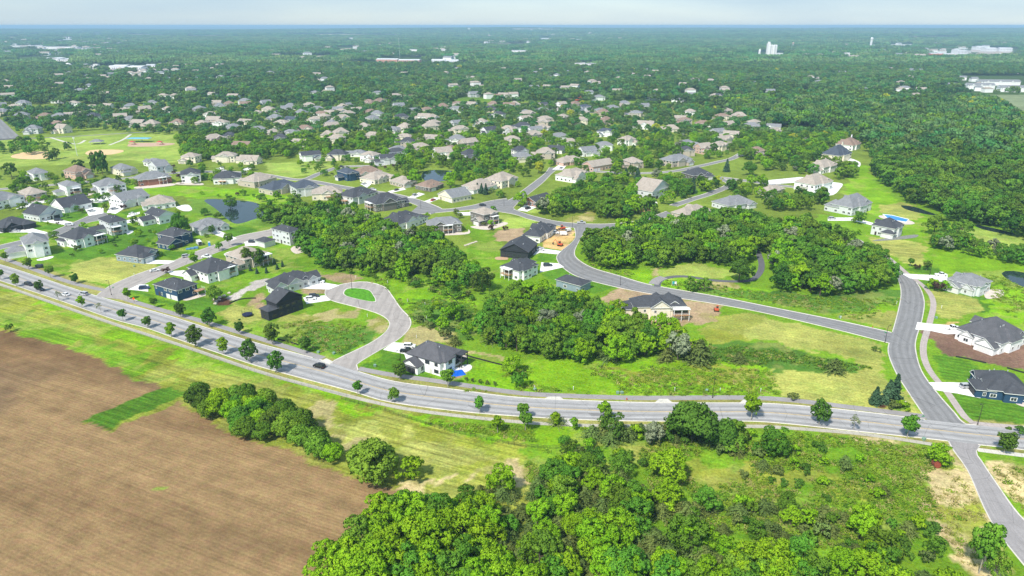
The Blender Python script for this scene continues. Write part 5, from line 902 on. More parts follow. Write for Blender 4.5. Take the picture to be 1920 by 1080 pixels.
# ---- woods, by outline on the ground
WOODS = [  # name, outline, spacing, mix, scale range, seed
 ('the bottom wood', [(600,1130),(640,1062),(700,1030),(790,985),(850,960),(960,962),(1060,965),(1160,985),(1260,1012),(1400,1042),(1500,1062),(1620,1085),(1720,1100),(1800,1130),(1900,1150),(1960,1330),(420,1330),(540,1180)], 4.1, dict(n=.44, c=.54, s=.02), (.5, .95), 1),
 ('the tall green edge of the bottom wood', [(590,1110),(690,1020),(790,975),(860,985),(900,1040),(900,1130),(700,1200)], 7.0, dict(n=1), (.95, 1.2), 2),
 ('the cedar thicket', [(1010,885),(1050,868),(1150,885),(1225,925),(1300,975),(1180,980),(1060,955),(1000,940),(880,935),(905,915),(1000,925)], 3.7, dict(n=.22, c=.7, s=.08), (.55, .9), 3),
 ('the bright trees along the bottom edge', [(1130,1090),(1300,1078),(1500,1085),(1650,1100),(1780,1130),(1880,1160),(1900,1330),(1130,1330)], 6.6, dict(n=1), (.75, 1.0), 24),
 ('the scrub slope', [(1300,950),(1440,940),(1560,955),(1640,975),(1740,985),(1780,1040),(1700,1075),(1560,1050),(1400,1015),(1300,985)], 4.6, dict(n=.2, c=.4, s=.4), (.45, .8), 4),
 ('the bushes right of the oak', [(1110,812),(1240,806),(1350,812),(1440,822),(1470,860),(1400,868),(1330,845),(1200,832),(1110,835)], 3.8, dict(n=.2, c=.35, s=.45), (.5, .9), 5),
 ('the shrubby meadow', [(1430,830),(1560,830),(1660,860),(1680,930),(1580,950),(1440,930),(1380,900)], 7.5, dict(c=.35, s=.65), (.35, .6), 6),
 ('the row below the oak bushes', [(1040,830),(1090,825),(1140,850),(1210,860),(1290,890),(1260,900),(1160,880),(1060,850)], 4.6, dict(c=.4, s=.6), (.45, .75), 7),
 ('the hedge along the ploughed field', [(352,752),(372,742),(440,752),(520,770),(570,800),(578,830),(640,855),(650,875),(600,862),(540,845),(460,820),(385,785)], 5.2, dict(d=1), (.7, 1.0), 8),
 ('the low bushes by the round tree', [(745,888),(780,885),(790,905),(760,905)], 5, dict(s=1), (1.0, 1.4), 9),
 ('the centre wood', [(905,605),(935,575),(985,558),(1045,572),(1105,582),(1160,612),(1250,640),(1290,655),(1318,678),(1250,684),(1100,682),(1000,680),(968,672),(935,650),(905,640),(885,625)], 6.0, dict(n=.95, c=.05), (.72, 1.08), 10),
 ('the thicket left of the centre wood', [(770,590),(830,575),(900,590),(890,640),(850,650),(800,625)], 8.5, dict(n=.3, c=.1, s=.6), (.5, .8), 11),
 ('the wood above the cul-de-sac', [(485,410),(525,406),(570,402),(640,405),(700,432),(760,452),(800,455),(850,485),(885,515),(910,550),(860,545),(780,522),(700,510),(600,502),(572,478),(560,450),(510,425)], 6.6, dict(n=1), (.75, 1.15), 12),
 ('the bushes below that wood', [(590,500),(700,512),(780,525),(850,545),(900,555),(880,568),(800,545),(700,522),(600,510)], 5.5, dict(s=.8, n=.2), (.5, .8), 13),
 ('the right-hand wood', [(1092,492),(1108,462),(1150,452),(1180,440),(1250,435),(1300,425),(1390,418),(1450,430),(1520,440),(1580,470),(1650,510),(1672,535),(1630,552),(1560,556),(1490,555),(1450,545),(1438,500),(1428,480),(1380,500),(1340,500),(1260,500),(1200,510),(1130,505)], 7.2, dict(n=1), (.8, 1.25), 14),
 ('the little wood at the bend', [(1010,402),(1040,378),(1100,362),(1160,357),(1195,378),(1225,396),(1200,412),(1130,416),(1118,400),(1060,400),(1045,410)], 8, dict(n=1), (.8, 1.1), 15),
 ('the hedge of bushes on the right', [(1735,462),(1765,470),(1840,486),(1930,500),(1990,510),(1990,488),(1880,478),(1800,458),(1745,448)], 5.5, dict(n=.7, s=.3), (.6, .85), 16),
 ('the forest edge on the right', [(1640,318),(1655,345),(1690,372),(1705,382),(1740,400),(1770,403),(1790,420),(1830,418),(1880,440),(1960,458),(2030,475),(2060,430),(1960,395),(1800,360),(1700,320),(1650,295)], 8.2, dict(n=1), (.95, 1.4), 17),
 ('the trees by the mansions', [(1440,380),(1480,372),(1540,372),(1552,385),(1500,400),(1440,395)], 9, dict(n=1), (.6, .9), 18),
 ('the garden trees of the mansions', [(1560,318),(1600,322),(1600,335),(1570,338)], 8, dict(n=1), (.8, 1), 19),
 ('the trees before the pool house', [(1600,412),(1640,405),(1645,425),(1600,425)], 6, dict(n=.6, s=.4), (.6, .8), 20),
]
IND = []; STUFF = []
def okhouse(x, y, r):
    dx = HA[:, 0]-x; dy = HA[:, 1]-y; d = np.hypot(dx, dy)
    return not ((d < HA[:, 2]*.8+r*.6) | ((np.abs(dx) < 8) & (dy > 0) & (dy < 24))).any()
RP_BOX = [(P[:, 0].min()-2, P[:, 0].max()+2, P[:, 1].min()-2, P[:, 1].max()+2) for P in ROADP]
def okroads(X, Y, pad):
    k = np.ones(len(X), bool)
    for P, (a, b, c, d) in zip(ROADP, RP_BOX):
        q = (X > a-pad) & (X < b+pad) & (Y > c-pad) & (Y < d+pad)
        if not q.any(): continue
        i = np.where(q)[0]; bad = inpoly(X[i], Y[i], P)
        Q = P[::max(1, len(P)//120)]
        if pad: bad |= (np.hypot(X[i][:, None]-Q[None, :, 0], Y[i][:, None]-Q[None, :, 1]).min(1) < pad)
        k[i[bad]] = False
    return k
for nm, poly, sp, mix, (s0, s1), sd in WOODS:
    X, Y = scatter(poly, sp, sd); rng = np.random.default_rng(sd+50); k = inview(X, Y) & okroads(X, Y, 2.2); X = X[k]; Y = Y[k]
    ks = list(mix); pr = np.array([mix[q] for q in ks]); pr = pr/pr.sum()
    for x, y in zip(X, Y):
        kk = {'n': 'near', 'c': 'cedar', 's': 'shrub', 'd': 'dome'}[ks[rng.choice(len(ks), p=pr)]]; s = rng.uniform(s0, s1)
        if kk == 'shrub': s *= 1.7
        if not okhouse(x, y, 3 if kk == 'near' else 1): continue
        if sd == 2: v = int(rng.choice([0, 1, 2, 3, 0, 1, 2, 4, 5]))
        elif sd in (1, 3, 4, 24) and kk == 'near': v = int(rng.choice([0, 1, 2, 3, 0, 1, 2, 3, 4, 5, 6]))
        elif sd == 17: v = int(rng.choice([4, 5, 6, 8, 9, 8, 9]))
        elif sd == 9: v = int(rng.integers(0, 2))
        elif sd in (8,): v = int(rng.choice([4, 5, 6, 7, 0]))
        elif kk == 'near': v = int(rng.choice([0, 1, 4, 5, 6, 7, 8, 9, 4, 5, 2, 10], p=[.08,.08,.13,.13,.13,.11,.08,.08,.05,.05,.05,.03]))
        else: v = int(rng.integers(0, 4))
        IND.append([kk, v, x, y, s, rng.uniform(0, 6.28), nm])
# suburb and park trees
SUB = [([(-100,205),(60,205),(400,198),(900,196),(1330,200),(1450,240),(1560,300),(1590,330),(1500,330),(1440,300),(1280,300),(1180,300),(1050,300),(900,345),(760,330),(740,300),(640,290),(560,292),(470,300),(345,300),(330,255),(200,246),(60,252),(-100,262)], 10.5, 31, .80),
 ([(330,255),(380,245),(560,262),(560,296),(480,302),(350,302)], 9, 32, .9), ([(560,262),(900,262),(980,300),(960,318),(740,300),(600,297)], 12.5, 33, .75),
 ([(760,345),(840,345),(930,330),(990,320),(1000,350),(940,362),(900,340)], 12, 34, .7), ([(1040,345),(1190,330),(1290,345),(1420,345),(1480,372),(1440,388),(1350,360),(1240,395),(1160,350),(1060,352)], 10.5, 35, .85),
 ([(1370,245),(1640,245),(1640,300),(1600,262),(1540,290),(1540,325),(1440,322),(1400,300)], 10, 36, .9), ([(600,300),(740,300),(760,318),(640,306)], 11, 37, .6), ([(960,300),(1200,300),(1300,312),(1180,330),(1030,322)], 11.5, 38, .75), ([(0,275),(90,268),(95,290),(0,292)], 12, 39, .8)]
for poly, sp, sd, pk in SUB:
    X, Y = scatter(poly, sp, sd); rng = np.random.default_rng(sd); k = inview(X, Y) & (rng.random(len(X)) < pk) & okroads(X, Y, 1.5)
    for x, y in zip(X[k], Y[k]):
        if okhouse(x, y, 2.5): STUFF.append((x, y, rng.uniform(.42, .98), int(rng.choice([0, 1, 2, 3, 4, 5, 6, 7, 8, 9, 4, 5, 11, 10], p=[.09,.09,.08,.08,.11,.11,.115,.115,.07,.06,.04,.02,.005,.015])), rng.uniform(0, 6.28), 0))
YARD = [([(560,300),(740,303),(760,350),(700,340),(560,325)], 9.5, 41, .7), ([(840,350),(960,350),(960,372),(860,378)], 9.5, 42, .75), ([(0,330),(280,335),(240,400),(0,400)], 9.5, 43, .75), ([(280,312),(480,312),(480,345),(280,345)], 9, 44, .65), ([(340,360),(500,368),(560,385),(500,388),(380,372)], 9, 45, .7), ([(60,400),(330,395),(400,440),(330,480),(190,500),(100,470)], 11, 46, .6), ([(780,400),(990,400),(960,440),(870,440)], 11, 47, .5)]
for poly, sp, sd, pk in YARD:
    X, Y = scatter(poly, sp, sd); rng = np.random.default_rng(sd); k = inview(X, Y) & (rng.random(len(X)) < pk) & okroads(X, Y, 1.5)
    for x, y in zip(X[k], Y[k]):
        if okhouse(x, y, 0) and rng.random() < (.25 if sd == 46 else .55): IND.append(['near', int(rng.choice([0, 1, 4, 5, 6, 8])), x, y, rng.uniform(.35, .62), rng.uniform(0, 6), 'the yards between the houses'])
        elif np.min(np.hypot(HA[:, 0]-x, HA[:, 1]-y)-HA[:, 2]) > -3.5: IND.append(['shrub', int(rng.integers(0, 5)), x, y, rng.uniform(.6, 1.3), rng.uniform(0, 6), 'the yards between the houses'])
# the nearest 270 broadleaf trees of the woods are things; those beyond join the distant woodland
nb = [t_ for t_ in IND if t_[0] == 'near']; nb.sort(key=lambda t_: t_[3]/t_[4]); keep = set(map(id, nb[:252]))
for t_ in nb[252:]: STUFF.append((t_[2], t_[3], t_[4], t_[1], t_[5], 0))
IND = [t_ for t_ in IND if t_[0] != 'near' or id(t_) in keep]; print('individual plants', len(IND), 'stuff near', len(STUFF))
byr = {}
for t_ in IND: byr.setdefault((t_[6], t_[0]), []).append(t_)
for (nm, kk), L_ in byr.items():
    L_.sort(key=lambda t_: t_[3]); per = max(6, int(math.sqrt(len(L_))*1.8)); r = 0
    for a in range(0, len(L_), per):
        r += 1; row = sorted(L_[a:a+per], key=lambda t_: t_[2]/(t_[3]+45))
        for j, (k2, v, x, y, s, rz, _) in enumerate(row):
            tone = T[k2][v % len(T[k2])][2]
            lab = "%s %s in %s, %s from the left in %s row from the front" % (TW[tone], WORD[k2], nm, ordn(j+1), ordn(r)) if len(L_) > per else "%s %s in %s, %s from the left" % (TW[tone], WORD[k2], nm, ordn(j+1))
            w_ = lab.split()
            if len(w_) > 16: lab = "%s %s in %s, row %d from front, %s from left" % (TW[tone], WORD[k2].split()[-1], nm, r, ordn(j+1))
            if len(lab.split()) > 16: lab = lab.replace('the tall green edge of the bottom wood', 'the wood\'s tall edge').replace('the bushes right of the oak', 'the oak bushes').replace('the low bushes by the round tree', 'the low bushes')
            if len(lab.split()) > 16: lab = ' '.join(lab.split()[:16])
            plant('near' if (k2 == 'near' and y < 420) else ('midd' if k2 == 'near' else k2), v, x, y, s, rz, lab, ('%ss in %s' % (WORD[k2], nm)))
TOWN = []; rt_ = random.Random(9)
for (x0, x1, y0, y1, cnt) in ((0, 1900, 130, 188, 120), (0, 240, 76, 104, 70), (150, 420, 104, 160, 40), (850, 1250, 64, 84, 50), (1500, 1900, 84, 112, 50), (500, 900, 82, 120, 30), (900, 1500, 60, 70, 30)):
    for q_ in range(cnt):
        x, y = gp(rt_.uniform(x0, x1), rt_.uniform(y0, y1)); big = 1+(y > 2600)*rt_.uniform(.2, 1.6); TOWN.append((x, y, rt_.uniform(-.6, .6), rt_.uniform(14, 20)*big, 11*min(big, 1.6), rt_.uniform(6, 8)*min(big, 1.5)))
# ------------------------------------------------------------------ the far woodland as one mass: points carrying instances
def clearings(X, Y):
    k = np.ones(len(X), bool)
    for p in ([(1725,177),(2300,177),(2300,190),(1960,200),(2000,238),(1930,238),(1860,196),(1770,184)], [(700,108),(800,108),(800,119),(700,119)], [(1070,116),(1120,116),(1120,127),(1070,127)], [(1410,98),(1480,98),(1480,111),(1410,111)], [(20,106),(145,106),(145,118),(20,118)],
              [(170,122),(295,122),(295,133),(170,133)], [(1735,92),(1920,92),(1920,109),(1735,109)], [(1800,142),(1930,142),(1930,176),(1800,176)], [(1622,85),(1645,85),(1645,92),(1622,92)], [(1422,150),(1434,150),(1434,161),(1422,161)], [(990,190),(1265,190),(1265,232),(1020,226),(980,206)], [(1840,250),(2050,250),(2050,266),(1860,264)], [(118,115),(142,115),(142,130),(118,130)], [(625,88),(680,88),(680,100),(625,100)]):
        k &= ~inpoly(X, Y, gps(p))
    for p in FARF: k &= ~inpoly(X, Y, gps(p))
    for p, y, w_, *_r in SH: k &= ~inpoly(X, Y, gps([(p-w_/2-2, y-3), (p+w_/2+2, y-3), (p+w_/2+4, y+4.5), (p-w_/2-4, y+4.5)]))
    for x, y, rt, W, D, H in TOWN: k &= ~((np.abs(X-x-(Y-y)*x/y) < W*.8+6) & (Y > y-42-y*.02) & (Y < y+12))
    return k
def wedge(y0, y1, s, seed):
    rng = np.random.default_rng(seed); ys = np.arange(y0, y1, s*.87); X = []; Y = []
    for j, y in enumerate(ys):
        h = y*.79+80; a = np.arange(-h, h, s)+(j % 2)*s/2; X.append(a+rng.uniform(-.42, .42, len(a))*s); Y.append(y+rng.uniform(-.42, .42, len(a))*s)
    return np.hstack(X), np.hstack(Y)
FX, FY = wedge(1160, 2300, 11.0, 91); k = clearings(FX, FY) & ((fbm(FX, FY, 70, 92, 3) > .34) | (FY > 1500)); FX = FX[k]; FY = FY[k]
k = okroads(FX, FY, 0)
k2_ = np.array([not (np.hypot(HA[:, 0]-a, HA[:, 1]-b) < 14).any() if b < 1500 else True for a, b in zip(FX, FY)]); k &= k2_; FX = FX[k]; FY = FY[k]
# forest on the right, between the suburb and the frame edge
F2X, F2Y = scatter([(1440,238),(1330,196),(2300,190),(2300,238),(1990,245),(1930,262),(2050,268),(2050,440),(1960,395),(1800,360),(1700,320),(1650,295),(1600,245)], 9.0, 93); rng = np.random.default_rng(94); k = inview(F2X, F2Y) & clearings(F2X, F2Y) & okroads(F2X, F2Y, 3); F2X = F2X[k]; F2Y = F2Y[k]
k = np.array([not (np.hypot(HA[:, 0]-a, HA[:, 1]-b) < 14).any() for a, b in zip(F2X, F2Y)]); F2X = F2X[k]; F2Y = F2Y[k]
CX, CY = wedge(2290, 11500, 44, 95); k = clearings(CX, CY); dens = fbm(CX, CY*2.2, 900, 96, 3); k &= dens > .30+.08*(CY > 6000); CX = CX[k]; CY = CY[k]
hidden = bpy.data.collections.new('woodland_sources'); srcs = []
for q, me_ in enumerate(MIDM+FARM+CAN):
    o = bpy.data.objects.new('woodland_tree', me_); o.name = 'woodland_tree_%s' % (chr(97+q//10)+chr(97+q % 10)); hidden.objects.link(o)
nM, nF = len(MIDM), len(FARM)
P_ = []; I_ = []; S_ = []; R_ = []
for (x, y, s, v, rz, _) in STUFF:
    if y < 800: idx = v % nM
    else: idx = nM+(int(v*7+x) % 7 if v != 11 else 7)
    P_.append((x, y, 0)); I_.append(idx); S_.append((s, s, s)); R_.append(rz)
r2 = np.random.default_rng(5)
for X, Y, d in ((FX, FY, 0), (F2X, F2Y, 1)):
    n = len(X); sc_ = r2.uniform(.8, 1.45, n)*(1.12 if d else 1); tn = fbm(X, Y, 160, 99, 3)+r2.uniform(-.12, .12, n); ii = nM+np.where(tn > .56, r2.choice([3, 6, 3, 0], n), np.where(tn < .43, r2.choice([4, 4, 1], n), r2.choice([0, 1, 2, 5], n))); ii = np.where(r2.random(n) < .004, nM+7, ii)
    if d: near_ = Y < 650; ii = np.where(near_, r2.choice([4, 5, 8, 9, 8, 9], n), ii)
    P_ += list(zip(X, Y, np.zeros(n))); I_ += list(ii); S_ += [(a, a, b) for a, b in zip(sc_, sc_*r2.uniform(.85, 1.15, n))]; R_ += list(r2.uniform(0, 6.28, n))
n = len(CX); Zc = far_z(CX, CY); P_ += list(zip(CX, CY, Zc)); lt_ = fbm(CX*.35, CY*1.3, 620, 98, 3)+r2.uniform(-.05, .05, n) > .54; I_ += list(nM+nF+np.where(lt_, 3, r2.integers(0, 3, n))); a = r2.uniform(.9, 1.25, n); S_ += [(q, q, b) for q, b in zip(a, r2.uniform(.8, 1.5, n))]; R_ += list(r2.uniform(0, 6.28, n))
from collections import Counter; print('kinds', Counter(t_[0] for t_ in IND)); print('woodland instances', len(P_))
pm = bpy.data.meshes.new('distant_woodland'); pm.vertices.add(len(P_)); pm.vertices.foreach_set('co', np.array(P_, np.float32).ravel())
for nm, ty, arr, key in (('vi', 'INT', I_, 'value'), ('rz', 'FLOAT', R_, 'value'), ('sc', 'FLOAT_VECTOR', S_, 'vector')):
    a = pm.attributes.new(nm, ty, 'POINT'); a.data.foreach_set(key, np.array(arr, np.int32 if ty == 'INT' else np.float32).ravel())
wo_ = ob('distant_woodland', pm); wo_['kind'] = 'stuff'; wo_['label'] = 'continuous green woodland and garden trees stretching to the horizon'
ng = bpy.data.node_groups.new('scatter_woodland', 'GeometryNodeTree'); ng.interface.new_socket('Geometry', in_out='INPUT', socket_type='NodeSocketGeometry'); ng.interface.new_socket('Geometry', in_out='OUTPUT', socket_type='NodeSocketGeometry')
N, L = ng.nodes, ng.links; gi = N.new('NodeGroupInput'); go = N.new('NodeGroupOutput'); ci = N.new('GeometryNodeCollectionInfo'); ci.inputs['Collection'].default_value = hidden; ci.inputs['Separate Children'].default_value = True; ci.inputs['Reset Children'].default_value = True
ip = N.new('GeometryNodeInstanceOnPoints'); ip.inputs['Pick Instance'].default_value = True; m2p = N.new('GeometryNodeMeshToPoints')
def na(nm, ty):
    q = N.new('GeometryNodeInputNamedAttribute'); q.data_type = ty; q.inputs['Name'].default_value = nm; return [s for s in q.outputs if s.enabled and s.name == 'Attribute'][0]
L.new(gi.outputs[0], m2p.inputs['Mesh']); L.new(m2p.outputs[0], ip.inputs['Points']); L.new(ci.outputs[0], ip.inputs['Instance']); L.new(na('vi', 'INT'), ip.inputs['Instance Index']); L.new(na('sc', 'FLOAT_VECTOR'), ip.inputs['Scale'])
cx_ = N.new('ShaderNodeCombineXYZ'); L.new(na('rz', 'FLOAT'), cx_.inputs['Z']); L.new(cx_.outputs[0], ip.inputs['Rotation']); L.new(ip.outputs[0], go.inputs[0])
md = wo_.modifiers.new('scatter', 'NODES'); md.node_group = ng

# ---- rough tall grass on the unmown ground: countless tufts, one mass
def tuft(name, seed, m):
    rng = np.random.default_rng(seed); n = 34; P = np.c_[rng.normal(size=(n, 2))*.42, rng.uniform(.08, .42, n)]; nn = np.c_[rng.normal(size=(n, 2))*.6, rng.uniform(.3, 1, n)]; nn /= np.linalg.norm(nn, axis=1)[:, None]
    return finish(name, leaf_quads(P, nn, .34, rng), rng.uniform(.2, .9, n), nn+np.array([0, 0, 1.0]), m)
tc2 = bpy.data.collections.new('tuft_sources'); tm_ = [leaf_mat('tall_grass', (.12,.24,.015), (.26,.38,.04), .2), leaf_mat('dry_grass', (.24,.25,.06), (.42,.40,.14), .2), leaf_mat('weeds_dark', (.06,.15,.015), (.16,.28,.03), .2)]
for q in range(3): tc2.objects.link(bpy.data.objects.new('tuft_'+'abc'[q], tuft('tuft', 900+q, tm_[q])))
TX = []; TY = []; TI = []
for poly, sp, wts, sd in (([(980,850),(1100,830),(1200,808),(1560,816),(1770,845),(1790,890),(1740,900),(1760,980),(1700,1060),(1400,1000),(1000,960)], 1.25, (.6,.2,.2), 1), ([(870,735),(880,700),(960,685),(1320,690),(1445,695),(1460,740),(1200,742),(1000,735)], 1.7, (.7,.2,.1), 2),
      ([(690,530),(760,508),(860,532),(890,560),(900,600),(870,640),(800,625),(775,605),(740,560)], 2.0, (.6,.1,.3), 3), ([(1330,645),(1450,655),(1640,690),(1590,697),(1330,685)], 1.4, (.2,.1,.7), 4), ([(1080,482),(1130,508),(1260,540),(1440,567),(1650,608),(1688,560),(1600,560),(1450,550),(1200,515)], 2.2, (.6,.2,.2), 5),
      ([(500,612),(560,602),(640,600),(700,615),(690,640),(625,668),(540,645)], 2.0, (.4,.3,.3), 6), ([(640,750),(830,793),(1100,805),(1050,838),(830,803)], 1.3, (.8,.1,.1), 7), ([(1725,895),(1780,855),(1850,960),(1900,1070),(1800,1060),(1745,960)], 2.2, (.2,.8,0), 8), ([(1845,870),(1990,890),(1990,980),(1910,955)], 2.2, (.2,.8,0), 9), ([(1840,500),(1940,510),(1940,620),(1850,560)], 2.2, (.8,.1,.1), 11)):
    X, Y = scatter(poly, sp, 400+sd, .5); rng = np.random.default_rng(sd); k = inview(X, Y) & okroads(X, Y, .4) & (fbm(X, Y, 11, 410+sd, 3) > .42); X = X[k]; Y = Y[k]; k = (np.hypot(X[:, None]-HA[None, :, 0], Y[:, None]-HA[None, :, 1]) > HA[None, :, 2]).all(1) if len(X) < 60000 else np.ones(len(X), bool)
    TX += list(X[k]); TY += list(Y[k]); TI += list(rng.choice(3, k.sum(), p=wts))
print('tufts', len(TX)); n = len(TX); r3 = np.random.default_rng(6); s_ = r3.uniform(.6, 1.5, n)
pm = bpy.data.meshes.new('tall_grass'); pm.vertices.add(n); pm.vertices.foreach_set('co', np.c_[TX, TY, np.zeros(n)].astype(np.float32).ravel())
for nm, ty, arr, key in (('vi', 'INT', TI, 'value'), ('rz', 'FLOAT', r3.uniform(0, 6.28, n), 'value'), ('sc', 'FLOAT_VECTOR', np.c_[s_, s_, s_*r3.uniform(.7, 1.3, n)], 'vector')):
    a = pm.attributes.new(nm, ty, 'POINT'); a.data.foreach_set(key, np.array(arr, np.int32 if ty == 'INT' else np.float32).ravel())
to_ = ob('tall_grass', pm); to_['kind'] = 'stuff'; ng2 = ng.copy(); [setattr(q.inputs['Collection'], 'default_value', tc2) for q in ng2.nodes if q.bl_idname == 'GeometryNodeCollectionInfo']; to_.modifiers.new('scatter', 'NODES').node_group = ng2
# ------------------------------------------------------------------ vehicles and small things
def paint(nm, c): return mat('paint_'+nm, c, .35, .04, 2, spec=.5)
PC = dict(black=(.012,.012,.014), white=(.78,.78,.78), silver=(.45,.46,.48), blue=(.02,.04,.12), red=(.45,.03,.02), dark=(.03,.035,.045), orange=(.65,.16,.02))
tyre = mat('tyre', (.02,.02,.02), .9, .1); rim = mat('rim', (.4,.4,.42), .4, .1, metal=.6); lampm = mat('head_lamp', (.8,.8,.75), .2, .02); tail = mat('tail_lamp', (.45,.02,.02), .3, .02)
wb_ = MB(); wb_.lathe([(0.0,-.11),(.34,-.11),(.36,-.06),(.36,.06),(.34,.11),(0.0,.11)], 0, 14); WH = wb_.mesh('wheel', [tyre]); rb_ = MB(); rb_.lathe([(0,-.12),(.2,-.125),(.2,.125),(0,.12)], 0, 10); RIM = rb_.mesh('rim', [rim])
def car_body(L_, W, H, kind):
    b = MB(); w = W/2; lo = .28; mh = .95 if kind != 'sedan' else .85; x0, x1 = -L_/2, L_/2
    # side outline of body, front at +x, built as bevelled rings across the width
    if kind == 'pickup': prof = [(x0,lo),(x1,lo),(x1+.04,.7),(x1-.1,mh),(x1-1.35,mh+.12),(x0+2.0,mh+.1),(x0+2.0,mh),(x0,mh)]; cab = [(x1-1.45,mh+.1),(x1-2.05,H),(x0+2.3,H),(x0+2.0,mh+.1)]
    elif kind == 'sedan': prof = [(x0,lo),(x1,lo),(x1+.03,.62),(x1-.15,mh-.12),(x1-1.2,mh),(x0+.9,mh+.03),(x0,mh-.05)]; cab = [(x1-1.25,mh),(x1-2.0,H),(x0+1.35,H-.02),(x0+.75,mh+.02)]
    else: prof = [(x0,lo),(x1,lo),(x1+.04,.7),(x1-.12,mh-.04),(x1-1.1,mh+.06),(x0+.15,mh+.1),(x0,mh)]; cab = [(x1-1.15,mh+.05),(x1-1.85,H),(x0+.35,H-.03),(x0+.08,mh+.09)]
    def ring(P, ys, ins):
        n = len(P); i0 = len(b.v); cx = sum(p[0] for p in P)/n; cz = sum(p[1] for p in P)/n
        for y, s in zip(ys, ins): b.v.extend([(cx+(p[0]-cx)*s, y, cz+(p[1]-cz)*(s if p[1] > lo+.01 else 1)) for p in P])
        for k in range(len(ys)-1):
            for j in range(n): b.f.append((i0+k*n+j, i0+k*n+(j+1) % n, i0+(k+1)*n+(j+1) % n, i0+(k+1)*n+j)); b.m.append(0)
        b.f.append(tuple(i0+n-1-j for j in range(n))); b.m.append(0); b.f.append(tuple(i0+(len(ys)-1)*n+j for j in range(n))); b.m.append(0)
    ring(prof, (-w, -w+.1, w-.1, w), (.965, 1, 1, .965)); body = b
    b = MB(); i0 = 0; n = 4; xs = cab; y1, y2 = w-.06, w-.24
    V = [(xs[0][0],-y1,xs[0][1]),(xs[1][0],-y2,xs[1][1]),(xs[2][0],-y2,xs[2][1]),(xs[3][0],-y1,xs[3][1])]; V2 = [(x, -y, z) for x, y, z in V]
    roof = MB(); roof.box(xs[2][0]-.02, -y2-.02, H-.03, xs[1][0]+.02, y2+.02, H+.03)
    g = MB(); g.face(V); g.face(V2[::-1]); g.face([V[0], V2[0], V2[1], V[1]]); g.face([V[3], V[2], V2[2], V2[3]]); g.face([V[1], V2[1], V2[2], V[2]])
    for s in (-1, 1):
        for p, q in ((0, 1), (3, 2)):
            a = Vector(V[p]); c = Vector(V[q]); a.y *= -s; c.y *= -s; roof.bar(a, c, .05, 0, 5)
        mx = (xs[1][0]+xs[2][0])/2; roof.bar((mx, s*y1, xs[3][1]), (mx, s*y2, H), .05, 0, 5)
    if kind == 'pickup': body.box(x0+.15, -w+.12, mh+.002, x0+1.95, w-.12, mh+.01, 0)
    return body, roof, g
CM = {}
def car(label, px, py, ang, colr, kind='suv', group='parked cars', cat='car'):
    key = (kind, colr)
    L_, W, H = dict(suv=(4.8, 1.92, 1.72), sedan=(4.7, 1.82, 1.42), pickup=(5.7, 2.0, 1.85))[kind]
    if key not in CM:
        b, r, g = car_body(L_, W, H, kind); CM[key] = (b.mesh('body', [paint(colr, PC[colr])], False), r.mesh('roof', [paint(colr, PC[colr])]), g.mesh('window', [glass]))
    x, y = gp(px, py) if py is not None else px; t = thing({'suv': 'car', 'sedan': 'car', 'pickup': 'pickup_truck'}[kind], label, cat, (x, y, .07), R(ang), group)
    for nm, me in zip(('body', 'roof', 'window'), CM[key]): ob(nm, me, t)
    for sx in (-1, 1):
        for sy in (-1, 1):
            o = ob('wheel', WH, t, (sx*L_*.31, sy*(W/2-.08), .36)); o.rotation_euler = (R(90), 0, 0); ob('rim', RIM, o)
    for sy in (-1, 1):
        h = MB(); h.box(L_/2-.08, sy*(W/2-.35)-.16, .62, L_/2+.03, sy*(W/2-.35)+.16, .76); ob('headlight', h.mesh('headlight', [lampm]), t)
        h = MB(); h.box(-L_/2-.03, sy*(W/2-.2)-.12, .7, -L_/2+.06, sy*(W/2-.2)+.12, .92); ob('taillight', h.mesh('taillight', [tail]), t)
    return t
car('black sport utility car driving left on the boulevard near the cul-de-sac entrance', 599, 689, 155, 'black', 'suv', 'cars on the boulevard')
car('silver car waiting beside the pale street corner on the boulevard', 157, 553, 160, 'silver', 'suv', 'cars on the boulevard')
car('white car behind the silver one on the boulevard', 123, 554, 158, 'white', 'sedan', 'cars on the boulevard')
car('dark car farthest left on the boulevard', 55, 535, -25, 'dark', 'suv', 'cars on the boulevard')
car('dark car cut close behind the leftmost boulevard car', 76, 544, -25, 'dark', 'sedan', 'cars on the boulevard')
for a in [('white car on the driveway of the black gabled house', 583,562,12,'white','suv'), ('dark car behind the white one at the black gabled house', 589,557,12,'dark','suv'), ('black car in front of the corner house garage', 764,660,-4,'black','pickup'), ('white car beside the black one at the corner house', 768,651,-4,'white','suv'),
          ('dark car on the white driveway of the curving street house', 1027,499,4,'dark','suv'), ('white car before the long gable house', 1014,470,4,'white','sedan'), ('grey car beside the white one before the long gable house', 1012,467,4,'silver','sedan'), ('white pickup on the driveway of the pale blue house', 1764,517,-5,'white','pickup'),
          ('white pickup parked before the long white house', 388,483,-12,'white','pickup'), ('white car at the door of the low grey gabled house', 405,433,-30,'white','sedan'), ('blue car at the navy house garage', 271,542,15,'blue','suv'), ('white work truck on the orange sand lot', 1040,438,-4,'white','pickup'), ('white sedan on the loop street', 1160,323,0,'white','sedan')]: car(*a)
